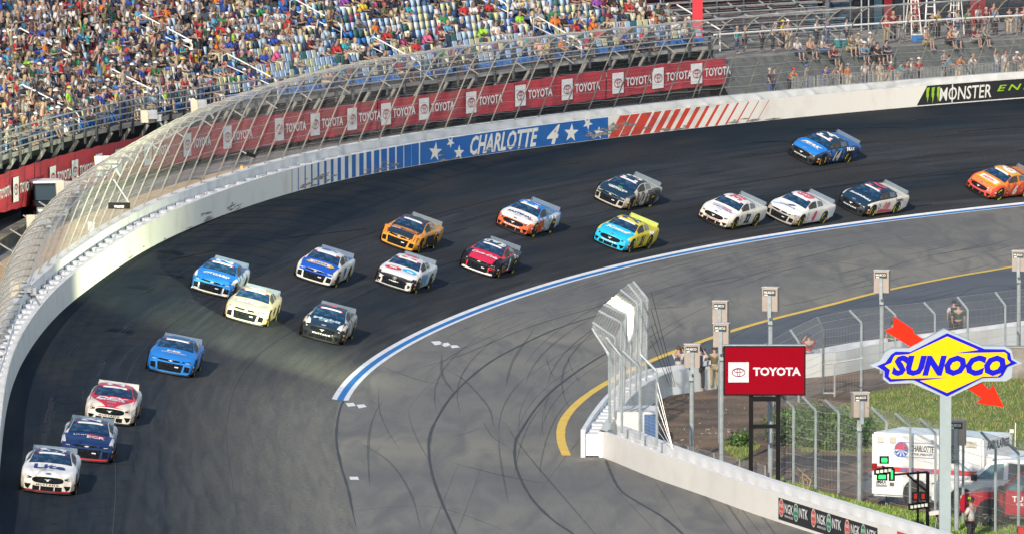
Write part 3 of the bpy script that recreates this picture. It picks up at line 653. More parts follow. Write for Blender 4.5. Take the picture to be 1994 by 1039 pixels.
bv, bf = arr(bk); pv, pf = arr(pn)
for q in SEATS:
    if id(q) in sid: continue
    M = Matrix.Translation(q['P']) @ Matrix.Rotation(q['rz'], 4, 'Z'); its.append((bv, bf, M, q['c'])); its.append((pv, pf, M, (.03, .17, .55)))
so = merge(its, 'grandstand_seats', attr_mat('seat_colours', .5)); so['kind'] = 'stuff'

# ------------------------------------------------------------ terraces, rails and buildings to the right of the stand
BANKM = mat('grey_netting_bank', (.115, .125, .125), .95, second=(.07, .08, .08), scale=2.5, bump=.4)
sT = S1G + .45
tag(ribbon([(6.2, .80), (7.6, 2.70)], sT, 190, 1.5).obj('netted_bank', BANKM), kind='structure')
tag(ribbon([(7.6, 2.62), (7.6, 2.78), (7.9, 2.78), (24, 2.85)], sT, 190, 1.5).obj('upper_walkway', mat('walkway_concrete', (.27, .26, .24), .9, second=(.19, .18, .17), scale=.7)), kind='structure')
ur = empty('walkway_railing', out(122, 7.9, 2.8)); tag(ur, 'white-topped railing with thin dark posts along the upper walkway', 'railing')
child(MB().tube([out(s, 8.0, 4.05) for s in np.arange(sT+1, 150, 1.5)], .06, 6).obj('top_rail', HR), ur)
up = MB().box((0, 0, .6), (.05, .05, 1.25)).mesh('railing_post', mat('dark_post', (.04, .05, .06)))
for s in np.arange(sT+1, 150, 2.6):
    o = link('railing_post', up); o.location = out(s, 8.0, 2.8); child(o, ur)
wires([[tuple(out(s, 8.0, 2.8+h)) for s in np.arange(sT+1, 150, 1.5)] for h in (.3, .6, .9)], .008, 'railing_wires', WIRE, ur)
# crowd-control barriers
cbm = MB()
for z in (.12, 1.05): cbm.tube([(-1.05, 0, z), (1.05, 0, z)], .022, 5)
for x in (-1.05, 1.05): cbm.tube([(x, 0, .0), (x, 0, 1.05)], .022, 5)
for x in np.linspace(-.95, .95, 16): cbm.tube([(x, 0, .12), (x, 0, 1.05)], .011, 4, cap=False)
for x in (-.8, .8): cbm.tube([(x, -.3, .02), (x, 0, .12), (x, .3, .02)], .018, 4)
cbmesh = cbm.mesh('crowd_barrier', GALV)
i = 0; ordn = ['first', 'second', 'third', 'fourth', 'fifth', 'sixth', 'seventh', 'eighth', 'ninth', 'tenth', 'eleventh', 'twelfth', 'thirteenth', 'fourteenth', 'fifteenth', 'sixteenth']
for s in np.arange(sT+2.6, 139, 2.2):
    o = link('crowd_barrier', cbmesh); o.location = out(s, 3.3, .76); o.rotation_euler = (0, 0, math.pi/2-frame(s)[2]+random.uniform(-.03, .03))
    tag(o, 'galvanised crowd-control barrier behind the outer wall, %s from the end of the red banner' % ordn[min(i, 15)], 'crowd barrier', 'crowd-control barriers on the lower terrace'); i += 1
# bleacher benches
bs0, bs1 = s_of(1440, 15, 3.5), s_of(1640, 14, 4)
bl_ = empty('bleacher', out(bs0+5, 12, 2.85)); tag(bl_, 'grey aluminium bleacher of plank benches behind the upper walkway', 'bleacher')
ALU = mat('aluminium_plank', (.42, .44, .45), .5, metal=.25, var=.15)
for k in range(8):
    o0 = 11.6 + .62*k; h = 3.2 + .30*k
    child(ribbon([(o0, h), (o0+.28, h), (o0+.28, h-.05), (o0, h-.05)], bs0-8+.4*k, bs1-.1*k, 2, closed=True).obj('bench_plank', ALU), bl_)
    child(ribbon([(o0+.3, h-.24), (o0+.5, h-.24), (o0+.5, h-.28), (o0+.3, h-.28)], bs0-8+.4*k, bs1-.1*k, 2, closed=True).obj('foot_plank', ALU), bl_)
for s in np.arange(bs0-7, bs1+.1, 2.4):
    child(MB().tube([out(s, 11.7, 3.0), out(s, 16.4, 5.3), out(s, 16.5, 6.6)], .045, 5).obj('frame', POLE), bl_)
for h in (5.6, 6.0, 6.5): child(MB().tube([out(s, 16.6, h) for s in np.arange(bs0-8, bs1+.1, 2)], .03, 5).obj('back_rail', ALU), bl_)
# buildings behind
bd = empty('concourse_building', out(120, 22, 2.9)); tag(bd, 'dark concourse building behind the terraces', 'building')
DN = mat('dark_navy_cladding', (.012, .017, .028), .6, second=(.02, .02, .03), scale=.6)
def wallseg(s0, s1, o, h0, h1, m, name, parent): return child(ribbon([(o, h0), (o, h1), (o+.2, h1)], s0, s1, 2).obj(name, m), parent)
sp = lambda px, o=20., h=5.: s_of(px, o, h)
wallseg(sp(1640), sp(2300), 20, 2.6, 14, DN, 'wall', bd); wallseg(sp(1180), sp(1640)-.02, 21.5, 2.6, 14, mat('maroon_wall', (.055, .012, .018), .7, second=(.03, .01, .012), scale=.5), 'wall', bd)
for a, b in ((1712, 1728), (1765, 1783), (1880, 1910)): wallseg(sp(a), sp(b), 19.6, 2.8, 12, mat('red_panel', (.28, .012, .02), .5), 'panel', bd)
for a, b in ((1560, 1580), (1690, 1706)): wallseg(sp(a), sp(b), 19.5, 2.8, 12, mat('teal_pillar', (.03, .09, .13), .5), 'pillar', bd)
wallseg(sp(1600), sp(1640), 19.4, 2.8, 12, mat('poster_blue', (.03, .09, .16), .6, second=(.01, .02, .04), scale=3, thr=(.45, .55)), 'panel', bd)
for px in (1658, 1672, 1741, 1800, 1845): child(MB().tube([out(sp(px), 19.2, 2.8), out(sp(px), 19.2, 9)], .05, 5).obj('pillar', POLE), bd)
sf = empty('slatted_screen', out(sp(1400), 19, 3)); tag(sf, 'screen of pale horizontal slats on dark posts behind the end of the grandstand', 'screen')
SL = mat('pinkish_slat', (.30, .25, .25), .6, var=.15)
for h in np.arange(4.2, 9.5, .42): child(ribbon([(18.6, h), (18.6, h+.12), (18.7, h+.12), (18.7, h)], sp(1200, 18.6), sp(1660, 18.6), 2.5, closed=True).obj('slat', SL), sf)
for px in range(1240, 1661, 52): child(MB().tube([out(sp(px, 18.4), 18.4, 2.8), out(sp(px, 18.4), 18.4, 9.5)], .07, 5).obj('post', mat('dark_post', (.04, .05, .06))), sf)
c_ = empty('red_column', out(s_of(1358, 9.5, 4), 9.5, 2.6)); tag(c_, 'thick square red column standing behind the end of the grandstand', 'column')
MB().box((0, 0, 3.4), (.56, .5, 6.8)).obj('shaft', mat('column_red', (.50, .012, .03), .45, var=.05), c_); MB().box((0, 0, .06), (.9, .85, .12)).obj('base', CONC, c_)
e = empty('sloping_rail', out(s_of(1395, 8.5, 4.4), 8.5, 4)); tag(e, 'single white sloping handrail at the right end of the grandstand', 'handrail')
P0, P1 = out(s_of(1318, 11, 5.2), 11, 5.6), out(s_of(1402, 8.2, 4), 8.2, 4.3)
child(MB().tube([P0, P1, P1 - Vector((0, 0, 1.2))], .04, 6).obj('rail', HR), e)
# satellite dish-like light and step ladders
def ladder(px, o, label, hgt=2.8):
    s = s_of(px, o, 4); e = empty('step_ladder', out(s, o, 2.85), random.uniform(-.4, .4)); tag(e, label, 'ladder', 'step ladders on the walkway')
    for sx in (-1, 1):
        MB().tube([(sx*.32, -.5, 0), (sx*.16, 0, hgt)], .035, 5).obj('leg', HR, e); MB().tube([(sx*.32, .5, 0), (sx*.16, 0, hgt)], .03, 5).obj('leg', HR, e)
    for k in range(1, 8): z = hgt*k/8.; w = .32-.16*k/8; MB().box((0, -.5*(1-k/8), z), (2*w, .08, .03)).obj('rung', HR, e)
ladder(1778, 11.5, 'white step ladder before the red panel on the walkway', 3.4); ladder(1812, 12, 'white step ladder between the two others on the walkway', 3.4); ladder(1862, 12, 'rightmost white step ladder on the upper walkway', 3.4)
# low tables and coolers among the spectators
def cooler(px, o, h, c, label):
    s = s_of(px, o, h); e = empty('cooler', out(s, o, h), -frame(s)[2]+1.5); tag(e, label, 'cooler'); MB().box((0, 0, .2), (.7, .42, .4)).obj('body', mat('cooler_'+c[0], c[1], .5), e); MB().box((0, 0, .42), (.72, .44, .07)).obj('lid', WHITE, e)
cooler(1638, 8.4, 2.85, ('teal', (.02, .25, .27)), 'teal cooler box on the upper walkway edge'); cooler(1788, 8.3, 2.85, ('blue', (.05, .2, .5)), 'blue and white cooler at the upper walkway railing')
cooler(1908, 2.5, .8, ('deep_blue', (.02, .10, .35)), 'deep blue cooler on the ground before the crowd barriers'); cooler(1672, 2.4, .8, ('red', (.4, .02, .03)), 'red cooler on the ground before the crowd barriers')

# ------------------------------------------------------------ the race cars
LEN = 4.95
def cv(xs, ys):
    d = np.linspace(0, LEN, 200); v = np.interp(d, xs, ys); k = np.ones(9)/9; v2 = np.convolve(np.pad(v, 4, mode='edge'), k, 'valid'); return lambda q: float(np.interp(q, d, v2))
zcF = cv([0, .10, .5, 1.0, 1.28, 1.45, 2.08, 2.6, 3.1, 3.5, 4.1, 4.3, 4.8, 4.95], [.60, .66, .76, .84, .90, .96, 1.25, 1.30, 1.28, 1.20, 1.03, 1.0, .98, .96])
beltF = cv([0, .3, .8, 1.5, 3, 4, 4.95], [.55, .63, .76, .85, .89, .94, .94])
wF = cv([0, .15, .5, 1, 2.0, 3.0, 3.8, 4.4, 4.95], [.82, .90, .965, .99, .965, .965, .99, .98, .92])
gtF = cv([0, 1.0, 1.35, 2.1, 3.1, 3.6, 4.1, 4.95], [.60, .72, .78, .64, .61, .64, .68, .72])
gbF = cv([0, 1.0, 1.4, 2.2, 3.3, 4.1, 4.95], [.76, .86, .88, .88, .86, .80, .82])
drF = cv([0, 1.5, 2.2, 3.1, 4.1, 4.95], [.035, .045, .05, .05, .03, .03])
zbF = cv([0, .3, 4.2, 4.95], [.09, .10, .13, .26])
def half(d):
    w, b, zb, gb, gt, zc = wF(d), beltF(d), zbF(d), gbF(d), gtF(d), zcF(d); zt = zc - drF(d)
    return [(0, zb), (w-.10, zb), (w-.02, zb+.05), (w+.005, .34), (w+.005, (.34+b)/2), (w-.01, b-.09), (w-.055, b-.015), (gb, b+.015), ((gb+gt)/2+.015, (b+.015+zt)/2+.01), (gt, zt), (gt*.68, zt+(zc-zt)*.58), (gt*.34, zt+(zc-zt)*.9), (0, zc)]
def bend(x, y, z, d):
    f = max(0., 1-d/.9); y2 = y - .30*(abs(x)/.98)**2.3*f*f*(3-2*f)
    q = min(max((z-.36)/.28, 0), 1); y2 -= .13*q*q*(3-2*q)*max(0., 1-d/.35)
    return (x, y2, z)
def SPT(d, j, side):
    H_ = half(d); i = min(int(j), 11); f = j-i; a, b = H_[i], H_[i+1]; return Vector(bend(side*(a[0]*(1-f)+b[0]*f), -d, a[1]*(1-f)+b[1]*f, d))
ST = sorted(set(list(np.round(np.linspace(0, .9, 13), 3)) + list(np.round(np.linspace(.9, LEN, 42), 3))))
def region(j, d):
    if j == 0: return 4
    if j == 1: return 8 if d < .42 else 5
    if j <= 6:
        if d < .10: return 3
        return 0 if d > .42 or j == 6 and d > .3 else 3
    if j in (7, 8): return 1 if d < 1.33 else (6 if d < 3.7 else 7)
    return 1 if d < 1.37 else 4 if d < 2.06 else 2 if d < 3.2 else 4 if d < 4.05 else 7
_cols = []
def build_body():
    mb = MB(); J = 13; n = 2*J-2
    for d in ST:
        H_ = half(d)
        ring = [(x, z) for x, z in H_] + [(-x, z) for x, z in H_[-2:0:-1]]
        for x, z in ring: mb.v.append(bend(x, -d, z, d))
    for a in range(len(ST)-1):
        for k in range(n):
            j = k if k < J-1 else n-1-k; mb.f.append((a*n+k, a*n+(k+1) % n, (a+1)*n+(k+1) % n, (a+1)*n+k)); mb.m.append(region(j, (ST[a]+ST[a+1])/2))
    # nose and tail caps as small grids
    for d, mi in ((0., 3), (LEN, 7)):
        H_ = half(d); rows = [1, 2, 3, 4, 5, 6, 7, 9]; xs = np.linspace(-1, 1, 13); base = len(mb.v)
        for r in rows:
            for u in xs: mb.v.append(bend(H_[r][0]*u, -d, H_[r][1] + (drF(d) * (1-u*u) if r == 9 else 0), d))
        for r in range(len(rows)-1):
            for c in range(12):
                k = base + r*13 + c; q = (k, k+1, k+14, k+13); mb.f.append(q if d == 0 else q[::-1]); mb.m.append(mi if r > 0 else (8 if d == 0 else 5))
    me = mb.mesh('body', [WHITE]*9, True); fix_normals(me); return me
BODY = build_body()
_bm = bmesh.new(); _bm.from_mesh(BODY); bmesh.ops.triangulate(_bm, faces=_bm.faces); BVH = BVHTree.FromBMesh(_bm); _bm.free()
def on_top(x, y, off=.012):
    h = BVH.ray_cast(Vector((x, y, 3)), Vector((0, 0, -1))); return (h[0] + Vector((0, 0, off))) if h[0] else Vector((x, y, .9))
def on_front(x, z, off=.012):
    h = BVH.ray_cast(Vector((x, 2, z)), Vector((0, -1, 0))); return (h[0] + Vector((0, off, 0))) if h[0] else Vector((x, 0, z))
def on_left(y, z, off=.012):
    h = BVH.ray_cast(Vector((-3, y, z)), Vector((1, 0, 0))); return (h[0] + Vector((-off, 0, 0))) if h[0] else Vector((-.98, y, z))
hoodf = lambda yc, xc=0., off=.012: (lambda x, y: on_top(xc - x, yc - y, off))
rooff = lambda yc, off=.012: (lambda x, y: on_top(y, yc - x, off))
sidef = lambda yc, zc, off=.014: (lambda x, y: on_left(yc - x, zc + y, off))
frontf = lambda xc, zc, off=.014: (lambda x, y: on_front(xc - x, zc + y, off))
# panels denser than their outline so they follow the bodywork
def fill(mb, pts, fn, m=0, step=.12):
    xs = [p[0] for p in pts]; ys = [p[1] for p in pts]; b = bmesh.new(); f = b.faces.new([b.verts.new((p[0], p[1], 0)) for p in pts])
    for ax, lo, hi in ((0, min(xs), max(xs)), (1, min(ys), max(ys))):
        for q in np.arange(lo+step, hi, step):
            co = Vector((q, 0, 0)) if ax == 0 else Vector((0, q, 0)); no = Vector((1, 0, 0)) if ax == 0 else Vector((0, 1, 0))
            bmesh.ops.bisect_plane(b, geom=b.verts[:]+b.edges[:]+b.faces[:], plane_co=co, plane_no=no)
    b.verts.index_update(); i = len(mb.v); mb.v += [tuple(fn(v.co.x, v.co.y)) for v in b.verts]; mb.f += [tuple(i+v.index for v in q.verts) for q in b.faces]; mb.m += [m]*len(b.faces); b.free()
def patch(d0, d1, j0, j1, sides, off=.007, nd=6, nj=6):
    mb = MB()
    for sd in sides:
        def fn(d, j):
            p = SPT(d, j, sd); a = SPT(min(d+.02, LEN), j, sd) - SPT(max(d-.02, 0), j, sd); c = SPT(d, min(j+.05, 12), sd) - SPT(d, j-.05, sd); nn = a.cross(c); nn.normalize()
            if nn.z < 0 and abs(nn.z) > .2 or (abs(nn.z) <= .2 and nn.x*sd < 0): nn = -nn
            return p + nn*off
        grid(fn, np.linspace(d0, d1, nd), np.linspace(j0, j1, nj), mb)
    return mb
WSG = mat('windscreen_glass', (.008, .035, .085), .15, second=(.06, .12, .20), scale=3.5, spec=.6, coat=.3, thr=(.52, .72))  # lighter blotches painted in for reflections and a hint of the interior
SWG = mat('side_window_net', (.03, .028, .025), .6, second=(.07, .06, .05), scale=8, thr=(.45, .55))
QWG = mat('quarter_glass', (.06, .075, .09), .15, second=(.12, .14, .16), scale=5, spec=.8)
TYR = mat('tyre_rubber', (.012, .012, .012)); YLT = mat('tyre_yellow', (.75, .60, .02), .6); GOLD = mat('wheel_gold', (.20, .15, .10), .4, metal=.5)
GRL = mat('grille_black', (.005, .007, .010), .8, second=(.012, .016, .02), scale=14, thr=(.45, .55), spec=.08); SPL = mat('splitter_black', (.012, .012, .012), .5)
WSM = patch(1.42, 2.07, 9.08, 12, (-1, 1), .010).mesh('windshield', WSG, True)
SWL = patch(1.66, 2.58, 7.2, 8.8, (-1,), .012).mesh('side_window', SWG); SWR = patch(1.66, 2.58, 7.2, 8.8, (1,), .012).mesh('side_window', SWG)
QWL = patch(2.76, 3.42, 7.35, 8.70, (-1,), .012).mesh('quarter_window', QWG); QWR = patch(2.76, 3.42, 7.35, 8.70, (1,), .012).mesh('quarter_window', QWG)
RWM = patch(3.28, 4.0, 9.3, 12, (-1, 1), .010).mesh('rear_window', WSG, True)
WBAN = patch(1.93, 2.05, 10.0, 12, (-1, 1), .020).mesh('windshield_banner', WHITE); 
_wb = MB()
for sd in (-1, 1):
    q = patch(1.93, 2.05, 9.7, 10.0, (sd,), .021); o_ = len(_wb.v); _wb.v += q.v; _wb.f += [tuple(i+o_ for i in f) for f in q.f]; _wb.m += q.m
WBE = _wb.mesh('banner_end', mat('decal_red', (.62, .03, .04), .45, var=.04))
WNT = (lambda mb: (put_text(mb, '- ---- -----', .5, .035, lambda x, y: on_top(-x, -1.99-y*.9, .026)), mb)[1])(MB())
spl = MB(); sp_m = spl.box((0, -4.88, 1.065), (1.56, .025, .235), Matrix.Rotation(R(-20), 3, 'X')).box((-.78, -4.84, 1.03), (.02, .16, .16)).box((.78, -4.84, 1.03), (.02, .16, .16)).mesh('spoiler', WHITE)
def sp_line(d0):
    P = [Vector(bend(u*wF(0)*1.02, .03, .0, 0)) for u in np.linspace(-1, 1, 15)]; mb = MB()
    for a, b in zip(P[:-1], P[1:]):
        mb.quad((a.x, a.y+.03, .05), (b.x, b.y+.03, .05), (b.x, b.y+.03, .10), (a.x, a.y+.03, .10)); mb.quad((a.x, a.y+.03, .10), (b.x, b.y+.03, .10), (b.x, b.y-.2, .10), (a.x, a.y-.2, .10)); mb.quad((a.x, a.y+.03, .05), (a.x, a.y-.2, .05), (b.x, b.y-.2, .05), (b.x, b.y+.03, .05))
    return mb.mesh('splitter', SPL)
SPLM = sp_line(0)
def disc_ring(r0, r1, x, n=28, a0=0., a1=2*math.pi):
    mb = MB(); A = np.linspace(a0, a1, n+1)
    for a, b in zip(A[:-1], A[1:]): mb.quad((x, r0*math.cos(a), r0*math.sin(a)), (x, r1*math.cos(a), r1*math.sin(a)), (x, r1*math.cos(b), r1*math.sin(b)), (x, r0*math.cos(b), r0*math.sin(b)))
    return mb
ARCH = disc_ring(0, .405, 0).mesh('wheel_arch', mat('arch_black', (.008, .008, .009), .8))
tm_ = MB()
for (r0, x0), (r1, x1) in (((.20, -.14), (.30, -.14)), ((.30, -.14), (.33, -.10)), ((.33, -.10), (.33, .14)), ((.33, .14), (.2, .14))):
    for k in range(24):
        a, b = 2*math.pi*k/24, 2*math.pi*(k+1)/24; tm_.quad((x0, r0*math.cos(a), r0*math.sin(a)), (x0, r0*math.cos(b), r0*math.sin(b)), (x1, r1*math.cos(b), r1*math.sin(b)), (x1, r1*math.cos(a), r1*math.sin(a)))
TYM = tm_.mesh('tyre', TYR, True)
RIMM = disc_ring(0, .205, -.12).mesh('rim', GOLD)
_h = disc_ring(0, .05, -.135)
for k in range(5): 
    a = 2*math.pi*k/5; _h.poly([(-.13, .04*math.cos(a-.7), .04*math.sin(a-.7)), (-.13, .19*math.cos(a-.16), .19*math.sin(a-.16)), (-.13, .19*math.cos(a+.16), .19*math.sin(a+.16)), (-.13, .04*math.cos(a+.7), .04*math.sin(a+.7))])
HUBM = _h.mesh('wheel_spokes', mat('spoke_grey', (.16, .14, .12), .4, metal=.5))
_y = disc_ring(.225, .315, -.145, 8, R(10), R(85)); _y2 = disc_ring(.225, .315, -.145, 8, R(190), R(265)); o_ = len(_y.v); _y.v += _y2.v; _y.f += [tuple(i+o_ for i in f) for f in _y2.f]; _y.m += _y2.m
YLM = _y.mesh('tyre_lettering', YLT)

def sym(pts): return [pts, [(-x, y) for x, y in pts][::-1]]
HL_D = mat('headlight_dark', (.03, .03, .03), .25); HL_L = mat('headlight_bright', (.62, .58, .50), .3); DWH = mat('decal_white', (.80, .80, .80), .45, var=.02); DBK = mat('decal_black', (.012, .014, .02), .45); DYE = mat('decal_yellow', (.75, .48, .02), .45); DSI = mat('decal_silver', (.62, .64, .64), .35)
def front_parts(root, nose, lc, trim):
    """grille, lamps and intakes of the three makes of nose"""
    def part(name, polys, m, off=.012, st=.1, parent=root):
        mb = MB()
        for p in polys: fill(mb, p, lambda x, y: on_front(x, y, off), 0, st)
        return mb.obj(name, m, parent)
    if nose == 'oval':
        ov = [(.56*math.copysign(abs(math.cos(a))**.6, math.cos(a)), .475+.108*math.copysign(abs(math.sin(a))**.8, math.sin(a))) for a in np.linspace(0, 2*math.pi, 26, endpoint=False)]
        g = part('grille', [ov], GRL)
        mb = MB(); f = frontf(0, .478, .03); mb.poly([f(*p) for p in [(-.13, .03), (-.02, .025), (.03, .035), (.12, .03), (.05, .01), (.03, -.035), (-.03, -.035), (-.04, 0)]]); mb.obj('badge', DSI, g)
        for x0, x1 in ((-.235, .235), (.27, .52), (-.52, -.27)): part('lower_intake', [[(x0, .125), (x1, .125), (x1, .275), (x0, .275)]], GRL)
        for sg in (1, -1): part('corner_intake', [[(sg*.57, .32), (sg*.82, .32), (sg*.78, .20), (sg*.68, .14)]][:1], GRL)
        for sg in (1, -1):
            h = part('headlight', [[(sg*.56, .545), (sg*.80, .59), (sg*.76, .49), (sg*.60, .50)]], HL_D, st=.08); part('lens', [[(sg*.70, .56), (sg*.79, .58), (sg*.76, .51), (sg*.70, .515)]], HL_L, .02, .2, h)
        mb = MB(); put_text(mb, 'MUSTANG', .80, .062, frontf(0, .322), bold=.04, space=1.3); mb.obj('nose_lettering', lc, root)
        mb = MB(); put_disc(mb, 0, 0, .115, .055, hoodf(-.24), n=16); o = mb.obj('maker_badge', mat('badge_blue', (.03, .08, .32), .4), root)
        mb = MB(); put_ring(mb, 0, 0, .10, .043, .012, hoodf(-.24, 0, .02)); mb.obj('badge_ring', DSI, o)
    elif nose == 'wide':
        part('grille', [[(-.54, .47), (.54, .47), (.48, .155), (-.48, .155)]], GRL)
        part('nose_slit', [[(-.62, .60), (.62, .60), (.58, .545), (0, .515), (-.58, .545)]], GRL)
        for sg in (1, -1):
            part('corner_intake', [[(sg*.60, .43), (sg*.82, .40), (sg*.80, .20), (sg*.58, .20)]], GRL)
            h = part('headlight', [[(sg*.58, .60), (sg*.80, .615), (sg*.78, .545), (sg*.62, .535)]], HL_D, st=.08); part('lens', [[(sg*.61, .553), (sg*.77, .56), (sg*.78, .545), (sg*.63, .535)]], HL_L, .02, .2, h)
        mb = MB(); f = frontf(0, .555, .03); mb.poly([f(*p) for p in [(-.09, -.008), (-.07, .014), (-.03, .014), (-.03, .026), (.03, .026), (.03, .014), (.09, .014), (.07, -.008), (.03, -.008), (.03, -.02), (-.03, -.02), (-.03, -.008)]]); mb.obj('badge', DSI, root)
        mb = MB(); put_rect(mb, .20, .33, .36, .37, lambda x, y: on_front(-x, y, .03)); mb.obj('small_decal', DSI, root)
    else:
        part('grille', [[(-.62, .42), (-.25, .50), (.25, .50), (.62, .42), (.52, .15), (-.52, .15)]], GRL)
        for sg in (1, -1):
            part('corner_intake', [[(sg*.66, .36), (sg*.80, .33), (sg*.76, .22), (sg*.68, .20)]], GRL)
            h = part('headlight', [[(sg*.50, .56), (sg*.80, .60), (sg*.78, .54), (sg*.60, .52)]], HL_D, st=.08); part('lens', [[(sg*.55, .555), (sg*.76, .585), (sg*.74, .56)]], HL_L, .02, .2, h)
        mb = MB(); put_emblem(mb, .17, frontf(0, .50, .03)); mb.obj('badge', DSI, root)
        for y in (.36, .29):
            mb = MB(); put_text(mb, 'CAMRY', .5, .05, frontf(0, y, .025), bold=.02); mb.obj('nose_lettering', DSI, root)
            break
def paint(c, key): return mat('paint_'+key, c, .42, var=.06, scale=2.5, coat=.12, spec=.25)
def race_car(px, py, nose, label, hood, roof, side, fascia=None, pillar=None, skirt=None, deck=None, spoiler=(.19, .25, .32), lc=None, hoodtext=(), rooftext=None, doortext=None, extra=None, yaw=0., key='', lip=None, sidemix=None, quarter=None, polys=()):
    s, t = track_at(px-(12 if px > 1300 else 6), py-1); X, Y, T, b, tw = frame(s)
    P = surf(s, t, .0); up = Vector((math.cos(T)*math.sin(b), -math.sin(T)*math.sin(b), math.cos(b))); fw = -Vector((math.sin(T), math.cos(T), 0))
    fw = (Matrix.Rotation(R(yaw), 3, up) @ fw).normalized(); rt = fw.cross(up).normalized()
    root = bpy.data.objects.new('race_car', None); COL.objects.link(root)
    M = Matrix((( rt.x, fw.x, up.x, P.x), (rt.y, fw.y, up.y, P.y), (rt.z, fw.z, up.z, P.z), (0, 0, 0, 1))); root.matrix_world = M @ Matrix.Diagonal((.96, .955, 1.0, 1))
    tag(root, label, 'race car', 'race cars in the turn')
    body = link('body', BODY, root)
    fascia = fascia or side; pillar = pillar or side; skirt = skirt or side; deck = deck or side
    for i, (c, nm) in enumerate(((side, 'side'), (hood, 'hood'), (roof, 'roof'), (fascia, 'nose'), ((.012, .013, .016), 'black'), (skirt, 'skirt'), (pillar, 'pillar'), (deck, 'deck'), (lip or fascia, 'lip'))):
        mm = mat('body_black', c, .4) if i == 4 else mat('paint_%s_%s' % (key, nm), c, .42, var=.05, scale=2., coat=.12, spec=.25, second=(sidemix if (i in (0, 5) and sidemix) else None), thr=(.42, .50) if (i in (0, 5) and sidemix) else (.35, .65))
        body.material_slots[i].link = 'OBJECT'; body.material_slots[i].material = mm
    for nm, me in (('windshield', WSM), ('side_window', SWL), ('side_window', SWR), ('quarter_window', QWL), ('quarter_window', QWR), ('rear_window', RWM), ('splitter', SPLM)): link(nm, me, root)
    wb_ = link('windshield_banner', WBAN, root); link('banner_end', WBE, wb_)
    so = link('spoiler', sp_m, root); so.material_slots[0].link = 'OBJECT'; so.material_slots[0].material = mat('spoiler_%02d%02d%02d' % tuple(int(c*99) for c in spoiler), spoiler, .35, var=.05)
    front_parts(root, nose, lc or DBK, None)
    for sd in (-1, 1):
        for d in (.92, 3.71):
            a = link('wheel_arch', ARCH, root); a.location = (sd*(wF(d)+.008), -d, .345); a.rotation_euler = (0, 0, 0 if sd < 0 else math.pi)
            w = link('wheel', TYM, root); w.location = (sd*(wF(d)-.125), -d, .33); w.rotation_euler = (random.uniform(0, 6), 0, 0 if sd < 0 else math.pi)
            link('rim', RIMM, w); link('wheel_spokes', HUBM, w); link('tyre_lettering', YLM, w)
    for spec in hoodtext:
        txt, c, w, h, y = spec[:5]; kw = spec[5] if len(spec) > 5 else {}; xc = kw.pop('x', 0.) if kw else 0.; kw = dict(kw)
        mb = MB(); put_text(mb, txt, min(w*1.14, 1.32), h*1.28, hoodf(y*.9, xc, .022), **kw); mb.obj('hood_lettering', c, root)
    if rooftext: mb = MB(); put_text(mb, rooftext[0], rooftext[2]*1.12, rooftext[3]*1.35, rooff(-2.62, .016), bold=.04, shear=rooftext[4] if len(rooftext) > 4 else 0); mb.obj('roof_number', rooftext[1], root)
    if doortext: mb = MB(); put_text(mb, doortext[0], doortext[2]*1.12, doortext[3]*1.15, sidef(-2.40, .53, .02), bold=.05, shear=.25); mb.obj('door_number', doortext[1], root)
    if quarter: mb = MB(); put_text(mb, quarter[0], .80, .17, sidef(-3.75, .84 if True else 0, .02), bold=.02); mb.obj('quarter_lettering', quarter[1], root)
    # small sponsor patches behind the front wheel and on the nose corner
    for k in range(5):
        c = random.choice([DWH, DYE, mat('decal_red', (.6, .03, .04)), DBK]); mb = MB(); yy = -1.52-.13*(k % 2); zz = .30+.10*k; f = sidef(yy, zz, .018); put_rect(mb, -.055, -.03, .055, .03, f); mb.obj('sponsor_decal', c, root)
    for k in range(3):
        c = [DYE, mat('decal_red', (.6, .03, .04)), DWH][k]; mb = MB(); f = lambda x, y, k=k: on_left(-.50-x, .26+.085*k+y, .018); put_rect(mb, -.07, -.03, .07, .03, f); mb.obj('sponsor_decal', c, root)
    for name, kind, pts, c, off in polys:
        fn = {'hood': lambda x, y: on_top(-x, y, off), 'front': lambda x, y: on_front(-x, y, off), 'side': lambda x, y: on_left(x, y, off), 'roof': lambda x, y: on_top(-x, y, off)}[kind]
        mb = MB(); fill(mb, pts, fn, 0, .09); mb.obj(name, c, root)
    return root
def M_(n, c): return mat('decal_'+n, c, .42, var=.03)
cW = (.76, .76, .76); cCR = (.70, .66, .58); NVY = (.012, .035, .13); RB = (.02, .20, .62)
D_NAVY = M_('navy', (.015, .05, .20)); D_RED = M_('strong_red', (.65, .02, .04)); D_PINK = M_('pinkish_red', (.66, .09, .14)); D_BLUE = M_('blue', (.02, .12, .45)); D_ORG = M_('orange', (.75, .28, .05)); D_CY = M_('cyan', (.03, .45, .75)); D_LB = M_('pale_blue', (.35, .52, .70)); D_CRM = M_('cream', (.74, .68, .55)); D_GRN = M_('green', (.05, .45, .12))
starpolys = [('hood_star', 'roof', [(x + .075*(1 if k % 2 == 0 else .42)*math.sin(k*math.pi/5), -2.22 + .085*(1 if k % 2 == 0 else .42)*math.cos(k*math.pi/5)) for k in range(10)][::-1], DWH, .018) for x in (-.38, -.13, .13, .38)]
starpolys = [('roof_star', k, p, c, o) for _, k, p, c, o in starpolys]
